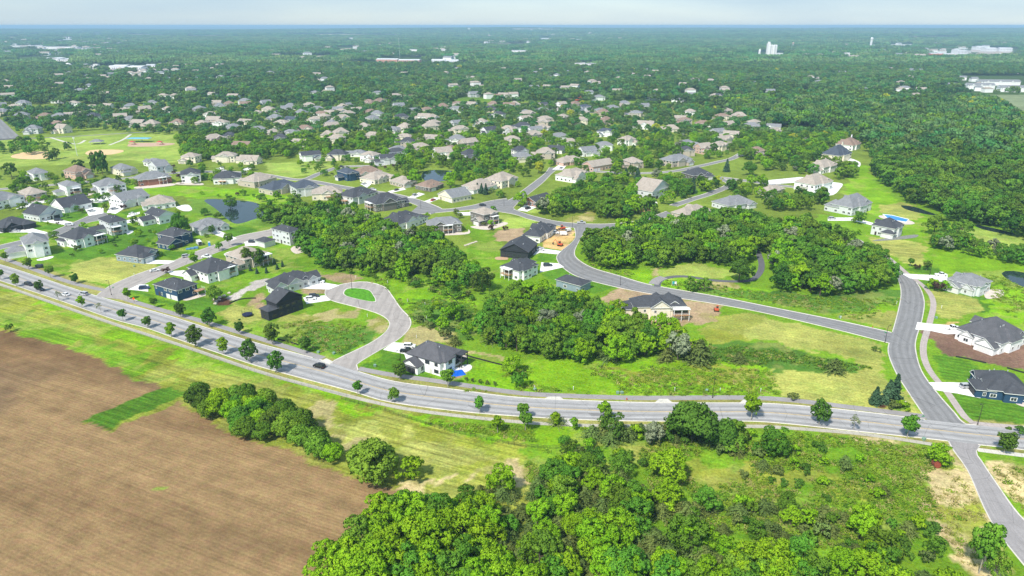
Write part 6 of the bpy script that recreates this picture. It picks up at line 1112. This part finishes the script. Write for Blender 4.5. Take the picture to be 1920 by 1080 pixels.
CP = [(683,346,60,'white','suv','white car before the orange garage doors'),(744,357,60,'dark','sedan','dark car on the driveway between the green lawns'),(778,367,60,'silver','suv','silver car on the driveway below the second pond'),(812,376,60,'red','sedan','red car on the driveway at the street bend'),(990,392,50,'black','suv','black car before the low brick house'),(215,393,50,'silver','suv','silver car on the wide driveway of the grey roofed house'),(172,397,60,'white','suv','white car on the pale cul-de-sac driveway'),
 (110,414,10,'dark','suv','dark car before the charcoal gabled house'),(30,434,0,'silver','sedan','silver car before the low black house'),(249,402,10,'white','sedan','white car on the narrow driveway left of the pond'),(474,455,0,'dark','suv','dark car beside the tall pale grey house'),(598,530,-8,'white','pickup','white pickup on the driveway at the pale grey gabled house'),(1052,316,60,'silver','sedan','silver car by the cream house with red gable'),(1224,377,80,'white','suv','white car before the tall taupe roof near the third pond'),(1505,340,10,'dark','suv','dark car on the circular mansion driveway'),(1560,411,0,'silver','suv','silver car before the sprawling tan mansion'),(1785,617,0,'white','pickup','white pickup at the bright white house'),(1812,727,5,'silver','suv','silver car on the wide white driveway at the right edge'),
 (640,313,-10,'dark','sedan','dark car on the back street'),(420,321,0,'white','sedan','white car on the back street near the boxy white house'),(700,357,-12,'white','suv','white car parked at the kerb by the navy house'),(1090,419,0,'silver','pickup','silver pickup at the upper street junction'),(350,482,35,'silver','suv','silver car parked at the kerb of the pale street'),(290,509,35,'white','sedan','white car at the kerb of the pale street'),(905,386,10,'dark','suv','dark car on the lot street'),(130,423,20,'white','suv','white car on the cluster street'),(1385,293,40,'white','suv','white car on the upper right street')]
for px, py, an, c_, k_, lab in CP: car(lab, px, py, an, c_, k_)
# trailers
def trailer(label, px, py, ang, colr, L_=5.5, W=2.2, H=2.5):
    x, y = gp(px, py); t = thing('cargo_trailer', label, 'trailer', (x, y, .05), R(ang)); b = MB(); b.prism([(-L_/2,.5),(L_/2,.5),(L_/2+.5,1.2),(L_/2,H),(-L_/2,H)], -W/2, W/2); ob('body', b.mesh('body', [paint(colr, PC[colr])]), t)
    b = MB(); b.bar((L_/2, 0, .5), (L_/2+1.5, 0, .45), .06); b.bar((L_/2+1.4, 0, 0), (L_/2+1.4, 0, .5), .04); ob('hitch', b.mesh('hitch', [dtrim]), t); b = MB(); b.box(-L_/2-.03, -W/2+.15, .6, -L_/2-.005, W/2-.15, H-.15); ob('door', b.mesh('door', [dtrim]), t)
    for sy in (-1, 1):
        for dx in (-.45, .45): o = ob('wheel', WH, t, (dx, sy*(W/2-.02), .36)); o.rotation_euler = (R(90), 0, 0)
trailer('white enclosed cargo trailer with black end on the orange sand', 374, 459, 125, 'white'); trailer('white enclosed trailer by the unfinished house', 1056, 441, -5, 'white', 4, 2, 2.2); trailer('small white trailer beside the red loader', 1065, 434, 30, 'white', 3, 1.8, 2.0)
trailer('dark utility trailer on the grass by the north trail', 74, 502, 0, 'dark', 2.8, 2, 1.8)
def digger(label, px, py, ang, nm='excavator', boom=True, s=1.0):
    x, y = gp(px, py); t = thing(nm, label, 'digger', (x, y, .03), R(ang)); t.scale = (s, s, s); om = paint('orange_red', (.6, .10, .03))
    for sy in (-1, 1):
        b = MB(); b.prism([(-1.3,.1),(-1.5,.4),(-1.2,.75),(1.2,.75),(1.5,.4),(1.3,.1),(1.0,0),(-1.0,0)], sy*.95-.25, sy*.95+.25); ob('track', b.mesh('track', [tyre]), t)
    b = MB(); b.prism([(-1.6,.8),(1.1,.8),(1.1,1.3),(-.2,1.5),(-1.6,1.5)], -1, 1); ob('body', b.mesh('body', [om]), t); b = MB(); b.box(-.1, -.9, 1.5, 1.0, .1, 2.6, 0); b.box(-.15, -.95, 2.6, 1.05, .15, 2.7, 1); ob('cab', b.mesh('cab', [glass, om]), t)
    b = MB()
    if boom: b.bar((1.0, .4, 1.2), (2.8, .4, 3.6), .22, 0, 6, .16); b.bar((2.8, .4, 3.6), (4.3, .4, 1.7), .16, 0, 6, .12)
    else: b.bar((-1.2, .8, 1.6), (2.0, .8, .7), .12); b.bar((-1.2, -.8, 1.6), (2.0, -.8, .7), .12)
    ob('boom', b.mesh('boom', [om]), t); b = MB(); X = 4.3 if boom else 2.2; b.prism([(X-.3,.6 if boom else .1),(X+.2,.5 if boom else 0),(X+.5,1.1 if boom else .5),(X,1.8 if boom else .9)], -.0 if boom else -1, .8 if boom else 1); ob('bucket', b.mesh('bucket', [dtrim]), t)
digger('red excavator with raised arm on the orange sand lot', 1050, 461, 150); digger('red tracked loader near the top of the orange sand lot', 1055, 430, 200, 'track_loader', False); digger('small red and white loader at the edge of the bare earth', 1343, 583, 80, 'track_loader', False, .9); digger('red excavator on the distant building site', 1083, 190, 30, 'excavator', True, 2.2)
x, y = gp(393, 461); t = thing('portable_toilet', 'bright blue portable toilet beside the sandy building site', 'portable toilet', (x, y, 0), R(20)); b = MB(); b.box(-.6,-.6,0,.6,.6,2.2); ob('cabin', b.mesh('cabin', [paint('toilet', (.02,.20,.55))]), t); b = MB(); b.prism([(-.65,2.2),(.65,2.2),(.35,2.45),(-.35,2.45)], -.65, .65); ob('roof', b.mesh('roof', [trim]), t); b = MB(); b.box(-.4,-.64,.1,.4,-.605,2.0); ob('door', b.mesh('door', [paint('toilet_door', (.04,.30,.65))]), t)
for k, (px, py, lab) in enumerate(((353,468,'left stack of blue wrapped building panels on the sand'), (361,467,'middle stack of blue wrapped building panels on the sand'), (368,466,'right stack of blue wrapped building panels on the sand'))):
    x, y = gp(px, py); t = thing('panel_stack', lab, 'building materials', (x, y, 0), R(10), 'wrapped panel stacks'); b = MB(); b.box(-1.1,-.9,.15,1.1,.9,.75+.15*k,0); ob('wrap', b.mesh('wrap', [mat('blue_wrap', (.10,.25,.42), .5, .3, 1)]), t); b = MB(); [b.box(-1.1,q-.08,0,1.1,q+.08,.14) for q in (-.7,0,.7)]; ob('pallet', b.mesh('pallet', [wood]), t)
# trampoline
x, y = gp(464, 592); t = thing('trampoline', 'round dark trampoline with safety net on the lawn', 'trampoline', (x, y, 0)); b = MB(); b.lathe([(2.2,.85),(2.2,.95),(0.01,.95)], 0, 28); ob('mat', b.mesh('mat', [mat('navy_mat', (.015,.02,.06), .7, .1)]), t); b = MB(); b.lathe([(2.0,0.35),(2.25,.85),(2.15,.85),(1.95,.35)], 0, 28); ob('skirt', b.mesh('skirt', [mat('navy_skirt', (.03,.04,.12), .7, .1)]), t)
b = MB()
for k in range(8): a = k*math.pi/4; b.bar((2.2*math.cos(a), 2.2*math.sin(a), 0), (2.2*math.cos(a), 2.2*math.sin(a), 2.7), .05)
for k in range(40):
    a = k*math.pi/20; b.bar((2.18*math.cos(a), 2.18*math.sin(a), 1.0), (2.18*math.cos(a), 2.18*math.sin(a), 2.6), .012, 0, 3)
ob('net', b.mesh('net', [dtrim]), t)
# lamp posts
lb = MB(); lb.bar((0,0,0),(0,0,7.6),.11,0,8,.07); lb.bar((0,0,0),(0,0,.5),.2,0,8,.16); POST = lb.mesh('post', [mat('bronze_post', (.05,.04,.035), .5, .1, metal=.3)]); lb = MB(); lb.bar((0,0,7.5),(.9,0,7.75),.05); ARM = lb.mesh('arm', [MATS['bronze_post']]); lb = MB(); lb.box(.7,-.18,7.62,1.4,.18,7.78); LAMP = lb.mesh('lamp_head', [MATS['bronze_post']])
for px, py, a, lab in ((752,692,200,'dark lamp post at the cul-de-sac entrance'), (209,553,250,'dark lamp post at the pale street corner'), (660,543,90,'lamp post on the teardrop island'), (1659,643,20,'lamp post at the junction of the curving street'), (1336,746,270,'lamp post in the lot beside the boulevard trail'), (1073,427,0,'lamp post at the upper street junction'), (1163,535,90,'lamp post before the large cream house'), (1833,796,200,'lamp post on the corner lawn at the right'), (789,391,0,'lamp post at the street bend by the grey house'), (1743,516,90,'lamp post beside the white driveway of the pale blue house'), (945,386,0,'lamp post at the branching street')):
    x, y = gp(px, py); t = thing('street_lamp', lab, 'street lamp', (x, y, 0), R(a), 'street lamps'); s = 1.0 if py > 420 else .8; t.scale = (s, s, s); ob('post', POST, t); ob('arm', ARM, t); ob('lamp_head', LAMP, t)
# utility boxes, hydrants, stakes, signs, rocks
gb = mat('utility_green', (.20,.32,.24), .6, .1); bb = MB(); bb.box(-.5,-.4,0,.5,.4,.75); BXB = bb.mesh('cabinet', [gb]); bb = MB(); bb.prism([(-.54,.75),(.54,.75),(.44,.86),(-.44,.86)],-.44,.44); BXL = bb.mesh('lid', [gb])
for i, (px, py, wh) in enumerate([(1158,738,'by the north trail, left of the pair'),(1166,738,'by the north trail, right of the pair'),(1003,732,'at the left end of the bright lot'),(1325,734,'in the bright lot near the lamp'),(1575,596,'at the curving street verge'),(703,687,'on the corner house lawn'),(626,664,'on the lot inside the cul-de-sac bend'),(597,662,'near the north trail below the lot'),(1263,535,'at the trailhead'),(1732,825,'below the south walk near the access road'),(1700,812,'far kerb of the boulevard by the junction'),(1735,540,'beside the east walk'),(1755,597,'by the brown earth lot driveway'),(252,500,'beside the blue-grey house driveway')]):
    x, y = gp(px, py); t = thing('utility_box', 'green utility box '+wh, 'utility box', (x, y, 0), i*.4, 'utility boxes'); ob('cabinet', BXB, t); ob('lid', BXL, t)
hb = MB(); hb.lathe([(.14,0),(.14,.6),(.18,.62),(.16,.75),(.05,.85)],0,10); HY = hb.mesh('barrel', [paint('hydrant', (.5,.05,.02))]); hb = MB(); hb.bar((-.28,0,.45),(.28,0,.45),.08); HC = hb.mesh('outlet', [paint('hydrant', (.5,.05,.02))])
for px, py, wh in ((1175,750,'on the north verge of the boulevard'), (1636,615,'beside the curving street'), (1803,1010,'x')):
    if wh == 'x': continue
    x, y = gp(px, py); t = thing('fire_hydrant', 'red fire hydrant '+wh, 'fire hydrant', (x, y, 0), 0, 'fire hydrants'); ob('barrel', HY, t); ob('outlet', HC, t)
mp_ = mat('marker_white', (.75,.75,.74), .5, .05); sb = MB(); sb.bar((0,0,0),(0,0,1.15),.09,0,8); SM = sb.mesh('post', [mp_]); sb = MB(); sb.bar((0,0,1.15),(0,0,1.4),.14,0,8); SCp = sb.mesh('cap', [mp_])
for i, (px, py) in enumerate([(1002,730),(1075,731),(1265,733),(1350,734),(1426,735),(781,634),(689,594),(764,566),(797,572),(800,597),(796,605),(727,531),(667,522),(1576,598),(1681,570),(1765,578),(252,517),(1306,1010)]):
    if px == 1306: continue
    x, y = gp(px, py); t = thing('marker_post', "white marker post, %s from the left on the grass lots" % ordn(1+sorted(q[0] for q in [(1002,),(1075,),(1265,),(1350,),(1426,),(781,),(689,),(764,),(797,),(800,),(796,),(727,),(667,),(1576,),(1681,),(1765,),(252,)]).index(px)), 'post', (x, y, 0), 0, 'white marker posts'); ob('post', SM, t); ob('cap', SCp, t)
x, y = gp(252, 567); t = thing('road_sign', 'orange diamond warning sign by the north trail', 'road sign', (x, y, 0), R(-10)); b = MB(); b.bar((0,0,0),(0,0,1.5),.05); ob('post', b.mesh('post', [dtrim]), t); b = MB(); b.prism([(-.75,1.9),(0,1.15),(.75,1.9),(0,2.65)], -.09, -.05); ob('panel', b.mesh('panel', [mat('sign_orange', (.85,.12,.01), .6, .03)]), t)
x, y = gp(1264, 536); t = thing('lot_sign', 'white and teal sign on two posts at the trailhead', 'sign', (x, y, 0), R(-8)); b = MB(); b.bar((-1.1,0,0),(-1.1,0,2.4),.08); b.bar((1.1,0,0),(1.1,0,2.4),.08); ob('post', b.mesh('post', [trim]), t); b = MB(); b.box(-.95,-.05,1.0,.1,.02,2.3,0); b.box(.105,-.05,1.0,.95,.02,2.3,1); ob('panel', b.mesh('panel', [mat('sign_teal', (.05,.35,.40), .5, .05), trim]), t)
sp_ = MB(); sp_.bar((0,0,0),(0,0,2.6),.035)
for i, (px, py, lab) in enumerate(((1728,793,'green street name blades at the collector road corner'), (1658,634,'street name blades at the curving street junction'), (214,548,'street name blades at the pale street corner'))):
    x, y = gp(px, py); t = thing('street_sign', lab, 'street sign', (x, y, 0), R(30*i), 'street signs'); ob('post', sp_.mesh('post', [rim]), t); b = MB(); b.box(-.5,-.02,2.35,.5,.02,2.6); b.box(-.02,-.5,2.62,.02,.5,2.87); ob('panel', b.mesh('panel', [mat('sign_green', (.02,.28,.12), .5, .05)]), t)
rk = mat('boulder', (.52,.46,.38), .95, .25, 1.5, bump=.5)
def rock(px, py, s, lab, grp='landscape boulders', m=None):
    x, y = gp(px, py); rng = random.Random(int(px*9+py)); bm_ = bmesh.new(); bmesh.ops.create_icosphere(bm_, subdivisions=2, radius=s)
    for v in bm_.verts: v.co *= rng.uniform(.8, 1.15); v.co.z *= .62
    me = bpy.data.meshes.new('boulder'); bm_.to_mesh(me); bm_.free(); me.materials.append(m or rk); o = ob('boulder', me, None, (x, y, s*.25)); tag(o, lab, 'boulder', grp)
RK = [(400,562),(405,566),(411,563),(404,570),(412,558),(420,555),(430,550)]
for i, (px, py) in enumerate(RK): rock(px, py, .9, "pale boulder in the mulch bed, %s of seven" % ordn(i+1))
for i in range(9): rock(872+i*2.6, 461-i*.9, .8, "whitish boulder, %s from the left in the row on the slope" % ordn(i+1))
for i in range(7): rock(1676+i*3.2, 762-i*1.3, .75, "boulder, %s from the left beside the corner spruces" % ordn(i+1))
# red barrel
x, y = gp(1754, 875); t = thing('red_barrel', 'round red metal drum lying under the tree', 'drum', (x, y, 1.0), 0); b = MB(); b.lathe([(.01,-.9),(1.0,-.85),(1.05,0),(1.0,.85),(.01,.9)],0,18); o = ob('drum', b.mesh('drum', [paint('drum_red', (.24,.05,.03))]), t); o.rotation_euler = (R(80), 0, 0); b = MB(); [b.lathe([(1.0,z-.05),(1.08,z-.04),(1.08,z+.04),(1.0,z+.05)],0,18) for z in (-.4,.4)]; o = ob('band', b.mesh('band', [dtrim]), t); o.rotation_euler = (R(80), 0, 0)
# patios, tarps, pools
pv = mat('patio_stone', (.60,.52,.45), .9, .15, 1.2); pw = mat('patio_pale', (.74,.73,.70), .9, .08, 1)
PAT = [([(187,366),(236,359),(243,364),(196,377)],pw),([(256,350),(320,344),(324,348),(262,354)],pv),([(336,342),(376,343),(378,347),(332,346)],pv),([(330,388),(352,384),(360,394),(345,396)],pw),([(68,487),(98,480),(98,484),(78,489)],pw),([(52,378),(92,376),(92,379),(58,383)],pw),([(150,365),(172,362),(174,365),(152,369)],pv),
 ([(236,434),(248,432),(250,435),(240,440)],pw),([(545,466),(566,457),(572,470),(555,476)],pv),([(345,560),(385,550),(386,554),(350,564)],pv),([(864,686),(882,684),(884,692),(866,700)],pw),([(866,660),(876,668),(868,680),(862,676)],pv),([(930,482),(950,482),(952,487),(930,487)],mat('patio_wood',(.5,.33,.2),.8,.2)),([(797,432),(870,436),(878,430),(880,438),(850,441),(798,441)],pv),
 ([(1545,342),(1578,344),(1575,354),(1560,366),(1526,364),(1545,352)],pw),([(1588,296),(1612,304),(1610,314),(1595,312)],pw),([(1848,545),(1878,543),(1880,556),(1850,560)],pv),([(1640,450),(1715,440),(1718,445),(1690,449),(1645,452)],mat('terrace_bed',(.22,.22,.2),.9,.3,1)),([(1905,750),(1925,756),(1925,764),(1905,758)],pv),([(1655,404),(1704,413),(1714,420),(1690,420),(1650,408)],pv),([(420,476),(440,470),(445,480),(428,482)],pw),([(882,425),(932,420),(942,416),(952,420),(915,431)],pv),([(160,378),(175,372),(200,372),(190,380)],pw)]
for k, (p, m) in enumerate(PAT): struct(ob('patio', flat_poly('patio', smooth_curve(gps(p), 2, True), .074+.0006*k, m)))
pool = bpy.data.materials.new('pool_water'); n, l = nodes(pool); b = n['Principled BSDF']; b.inputs['Base Color'].default_value = (.01,.25,.75,1); b.inputs['Roughness'].default_value = .15
pe = gps([(1655,402),(1672,404),(1704,412),(1699,417),(1680,414),(1664,410)]); t = thing('swimming_pool', 'long bright blue swimming pool behind the pale blue house', 'swimming pool', (0, 0, 0)); ob('water', flat_poly('water', pe, .16, pool), t)
b = MB(); n_ = len(pe)
for i in range(n_): b.bar((*pe[i], .12), (*pe[(i+1) % n_], .12), .3, 0, 5)
ob('coping', b.mesh('coping', [pw]), t)
def tarp(px, py, wx, wy, lab, c=(.01,.12,.6)):
    x, y = gp(px, py); rng = random.Random(int(px)); n = 8; V = []; F = []
    for j in range(n+1):
        for i in range(n+1): V.append(((i/n-.5)*wx*(1+.1*rng.random()), (j/n-.5)*wy, .35+.12*rng.random() if 0 < i < n and 0 < j < n else .02))
    for j in range(n):
        for i in range(n): a = j*(n+1)+i; F.append((a, a+1, a+n+2, a+n+1))
    me = bpy.data.meshes.new('tarp'); me.from_pydata(V, [], F); me.materials.append(mat('tarp_'+lab[:4], c, .4, .1, 1)); tag(ob('tarp', me, None, (x, y, 0), .4), lab, 'tarp')
tarp(858, 700, 5, 4.5, 'blue tarp lying beside the corner house'); tarp(853, 693, 4, 2, 'white sheet beside the blue tarp', (.75,.75,.75))
# fences
def fence(nm, label, pts, hgt, step, m, wires=3, mesh_m=None, rail=True):
    C = smooth_curve(gps(pts), 2); s = np.r_[0, np.cumsum(np.linalg.norm(np.diff(C, axis=0), axis=1))]; nP = min(98, int(s[-1]/step)); c, _ = resample(C, nP+1); t = thing(nm, label, 'fence', (c[0][0], c[0][1], 0)); o0 = c[0]; pm_ = MB(); pm_.bar((0,0,0),(0,0,hgt),.05,0,5); pmm = pm_.mesh('post', [m])
    for q in c: ob('post', pmm, t, (q[0]-o0[0], q[1]-o0[1], 0))
    b = MB()
    for k in range(wires):
        z = hgt*(k+1)/wires-.03
        for i in range(len(c)-1): b.bar((c[i][0]-o0[0], c[i][1]-o0[1], z), (c[i+1][0]-o0[0], c[i+1][1]-o0[1], z), .022 if k < wires-1 else .04, 0, 4)
    ob('rail', b.mesh('rail', [m]), t)
dk = mat('fence_black', (.03,.03,.03), .6, .1); sg = mat('fence_steel', (.30,.30,.29), .5, .1)
fence('chain_fence', 'grey wire fence with posts beside the south walk, left half of the photo', [(-60,516),(25,546),(140,586),(225,615),(350,655),(480,699),(580,727),(650,744)], 1.2, 3.2, sg, 3)
fence('black_fence', 'black wire fence curving through the meadow below the boulevard', [(640,749),(730,774),(830,806),(890,820),(960,835),(1042,842),(1120,838)], 1.2, 1.8, dk, 4)
def silt(label, pts):
    C = smooth_curve(gps(pts), 2); C = C+np.c_[np.sin(np.arange(len(C))), np.cos(np.arange(len(C))*1.3)]*.12; b = MB()
    for i in range(len(C)-1): (x0, y0), (x1, y1) = C[i], C[i+1]; b.face([(x0,y0,0),(x1,y1,0),(x1,y1,.62),(x0,y0,.62)]); b.face([(x0+.05,y0+.05,.62),(x1+.05,y1+.05,.62),(x1+.05,y1+.05,0),(x0+.05,y0+.05,0)]); b.face([(x0,y0,.62),(x1,y1,.62),(x1+.05,y1+.05,.62),(x0+.05,y0+.05,.62)])
    tag(ob('silt_fence', b.mesh('silt_fence', [dk])), label, 'silt fence', 'black silt fences')
silt('black silt fence from the corner house to the centre wood', [(862,664),(890,672),(920,680),(955,688)]); silt('black silt fence below the bright lot above the boulevard', [(520,637),(545,643),(560,648)]); silt('black silt fence on the striped lawn by the brown earth', [(1792,670),(1815,674),(1850,682)])
silt('black silt fence curving across the green slope', [(820,540),(845,555),(860,570)]); silt('black silt fence at the right edge beside the brown earth', [(1888,691),(1905,696),(1925,701)]); silt('black silt fence left of the black gabled house', [(430,570),(450,562),(480,560)])
# park: shelter, infields, playground
x, y = gp(182, 270); t = thing('picnic_shelter', 'open picnic shelter with grey hip roof in the park', 'shelter', (x, y, 0), R(10)); b = MB(); roof_block(b, -6, -4.5, 6, 4.5, 3.0, 'hip', .5); ob('roof', b.mesh('roof', [roof_mat('G'), trim]), t)
pm2 = MB(); pm2.box(-.18,-.18,0,.18,.18,2.9); pmx = pm2.mesh('post', [concw]); [ob('post', pmx, t, (sx*5.2, sy*3.8, 0)) for sx in (-1, 1) for sy in (-1, 1)]
sandm = mat('infield_clay', (.66,.47,.26), 1, .12, .3, spec=.05)
for p in ([(20,294),(32,288),(60,284),(95,285),(100,292),(80,298),(40,298)], [(160,287),(175,281),(225,281),(230,285),(205,290),(170,291)]): struct(ob('infield', flat_poly('infield', smooth_curve(gps(p), 4, True), .03, sandm)))
struct(ob('play_pad', flat_poly('play_pad', smooth_curve(gps([(240,272),(250,268),(320,268),(325,271),(300,274),(245,275)]), 4, True), .03, mat('play_chips', (.50,.34,.24), 1, .2, 1))))
for i, (px, py, c) in enumerate(((248,271,(.5,.06,.04)), (262,266,(.10,.40,.55)), (300,271,(.5,.06,.04)))):
    x, y = gp(px, py); t = thing('play_structure', ('red climbing frame at the left of the playground', 'pale blue shade canopy over the playground', 'red climbing frame at the right of the playground')[i], 'playground', (x, y, 0)); m = paint('play%d' % i, c)
    b = MB(); [b.bar((sx*2, sy*2, 0), (sx*2, sy*2, 3), .08) for sx in (-1, 1) for sy in (-1, 1)]; ob('frame', b.mesh('frame', [m]), t); b = MB(); roof_block(b, -2.4, -2, 2.4, 2, 3.0, 'hip', .5) if i != 1 else roof_block(b, -12, -4, 12, 4, 4.0, 'hip', .2); ob('canopy', b.mesh('canopy', [m, trim]), t)
    b = MB(); b.bar((2, 0, 2), (4.5, 0, .2), .3); ob('slide', b.mesh('slide', [m]), t)
# ------------------------------------------------------------------ distant landmarks
cw = mat('silo_white', (.80,.79,.76), .8, .06, .1); met = mat('shed_metal', (.70,.71,.72), .6, .05, .1); redb = mat('shed_red', (.50,.14,.10), .8, .06, .1); brk = mat('shed_brick', (.48,.27,.20), .9, .06, .1)
def gpx(px, py): x, y = gp(px, py); return x, y, scale_at(y)
x, y, s = gpx(1443, 109); k_ = 1/s; t = thing('grain_elevator', 'tall white concrete grain elevator rising above the distant forest', 'grain elevator', (x, y, 0))
ci_ = MB(); ci_.lathe([(4.6,0),(4.6,1),(0.1,1.0)],0,20)
for i in range(4): b = MB(); b.lathe([(5.0,0),(5.0,23*k_),(.1,24*k_)],0,20); ob('silo', b.mesh('silo', [cw]), t, (-4+i*8.6, (i % 2)*4, 0))
b = MB(); b.box(-7*k_, -3, 0, -1*k_, 9, 26*k_); b.box(3*k_, 4, 0, 10*k_, 12, 17*k_); b.box(-6*k_, 0, 26*k_, -2*k_, 6, 29*k_); ob('headhouse', b.mesh('headhouse', [cw]), t); b = MB(); b.box(10*k_, 0, 0, 24*k_, 16, 9*k_); ob('annex', b.mesh('annex', [met]), t); b = MB(); b.lathe([(4.2,0),(4.2,14*k_),(.1,17*k_)],0,16); ob('silo', b.mesh('silo', [cw]), t, (-20*k_, 0, 0))
def tower(px, py, top, lab, wide, shaft, col):
    x, y, s = gpx(px, py); H = (py-top)/s*.98; t = thing('water_tower', lab, 'water tower', (x, y, 0), 0, 'water towers'); b = MB(); b.lathe([(shaft,0),(shaft,H*.72),(wide*.75,H*.78)],0,24); ob('shaft', b.mesh('shaft', [cw]), t); b = MB(); b.lathe([(wide*.75,H*.76),(wide,H*.82),(wide,H*.93),(wide*.7,H),(.1,H*1.01)],0,24); ob('tank', b.mesh('tank', [col]), t)
tower(1632, 90, 71, 'tall white water tower standing alone on the right horizon', 7.5, 6.0, cw); tower(1486, 91, 80, 'small rusty-topped water tower right of the grain elevator', 5.5, 2.0, mat('tank_tan', (.65,.42,.34), .8, .05)); tower(1035, 66, 57, 'tiny water tower on the far horizon', 9, 2.5, cw); tower(1064, 66, 58, 'second tiny water tower on the far horizon', 7, 2.5, cw)
x, y, s = gpx(129, 129); t = thing('domed_hall', 'white domed building among trees at the left', 'building', (x, y, 0)); b = MB(); b.lathe([(11,0),(11,8),(9.5,12),(6,15),(.1,17)],0,24); ob('dome', b.mesh('dome', [cw]), t); b = MB(); b.box(-16, -6, 0, 16, 10, 5); ob('hall', b.mesh('hall', [met]), t)
for px, py, wpx, hpx, m, lab, g in SH:
    x, y, s = gpx(px, py); W = wpx/s; H = max(6, hpx/s*.95); D = min(W*.8, 40); t = thing('distant_building', lab, 'building', (x, y, 0), R(random.uniform(-8, 8))); mm = dict(met=met, cw=cw, red=redb, brk=brk)[m]
    b = MB()
    for q in range(g): a0 = -W/2+W*q/g; b.box(a0+.5, -D/2+q*3, -1, a0+W/g-.5, D/2+q*3, H*(1-.2*q), 0)
    ob('wall', b.mesh('wall', [mm]), t); b = MB()
    for q in range(g):
        a0 = -W/2+W*q/g; roof_block(b, a0+.5, -D/2+q*3, a0+W/g-.5, D/2+q*3, H*(1-.2*q)+.1, 'gx' if D < W/g else 'gy', .12, .4)
    ob('roof', b.mesh('roof', [met if m != 'cw' else mat('roof_grey_far', (.45,.44,.43), .9, .05, .1), trim]), t)
    b = MB(); n_ = max(2, int(W/7))
    for q in range(min(n_, 40)): a0 = -W/2+W*(q+.5)/n_; b.box(a0-1, -D/2-.08, H*.35, a0+1, -D/2-.02, H*.6)
    o = ob('window', b.mesh('window', [glass]), t); o['kind'] = 'stuff'
for i, (px, py, W) in enumerate(((1835,165,60),(1870,158,90),(1905,170,80),(1838,133,26),(1868,134,30),(1895,136,26))):
    x, y, s = gpx(px, py+2); W2 = W/s*.8; build_house("white apartment block with grey gables at the right, %s of six" % ordn(i+1), x, y, R(-6), W2, 16, 8.5, 'G', 'W', 's', [], kind='gx', lod=2, seed=i, gdc=None, gables=((-W2*.3,'s',7,8,6),(0,'s',7,8,6),(W2*.3,'s',7,8,6)), group='apartment blocks', name='apartment_block')
for px, py, top, lab in ((750,118,75,'thin radio mast behind the brick school'), (154,82,64,'thin mast on the left horizon'), (145,292,258,'floodlight pole beside the ballfield')):
    x, y, s = gpx(px, py); H = (py-top)/s; t = thing('mast', lab, 'mast', (x, y, 0)); b = MB(); b.bar((0,0,0),(0,0,H),max(.25,.12/s),0,5); ob('pole', b.mesh('pole', [met]), t); b = MB(); b.box(-1,-.3,H-1,1,.3,H); ob('head', b.mesh('head', [met]), t)
# scattered pale roofs of the distant town, too many and too small to tell apart
b = MB(); rg = random.Random(4)
for x, y, rt, W, D, H in TOWN:
    c_, s_ = math.cos(rt), math.sin(rt); i0 = len(b.v); q = MB(); q.box(-W/2, -D/2, -1, W/2, D/2, H, 0, top=False, bot=False); g = roof_block(q, -W/2, -D/2, W/2, D/2, H, rg.choice(('gx', 'hip')), .5)
    for tri in g: q.face(tri, 0)
    k_ = rg.choice((1, 1, 2)); z0 = float(far_z(np.array([x]), np.array([y]))[0])
    for v_ in q.v: b.v.append((x+v_[0]*c_-v_[1]*s_, y+v_[0]*s_+v_[1]*c_, v_[2]+z0))
    for fc in q.f: b.f.append(tuple(i0+t_ for t_ in fc))
    b.m += [(0 if n_i < 4 else k_) for n_i in range(len(q.f))]
o = ob('distant_town', b.mesh('distant_town', [wall_mat('W'), roof_mat('T'), roof_mat('G')])); o['kind'] = 'stuff'; o['label'] = 'scattered pale houses of the distant town among trees'
# quarry mound
x, y, s = gpx(655, 97); b = MB(); b.lathe([(42/s/2*1.6, 0), (30/s/2*1.6, 3/s), (16/s/2*1.6, 5.2/s), (4/s, 6/s)], 0, 28); o = ob('spoil_heap', b.mesh('spoil_heap', [mat('spoil', (.42,.33,.25), 1, .2, .05)]), None, (x, y, 0)); struct(o)
# ------------------------------------------------------------------ haze
hz = MB(); hz.box(-31000, -1400, -1.5, 31000, 41500, 126); hm = bpy.data.materials.new('haze'); n, l = nodes(hm); n.remove(n['Principled BSDF']); v = n.new('ShaderNodeVolumePrincipled'); v.inputs['Color'].default_value = (.48,.76,1.0,1); v.inputs['Density'].default_value = 0.000115; v.inputs['Anisotropy'].default_value = .0; l.new(v.outputs[0], n['Material Output'].inputs['Volume'])
o = ob('haze', hz.mesh('haze', [hm])); o['kind'] = 'stuff'
print('objects', len(bpy.data.objects))
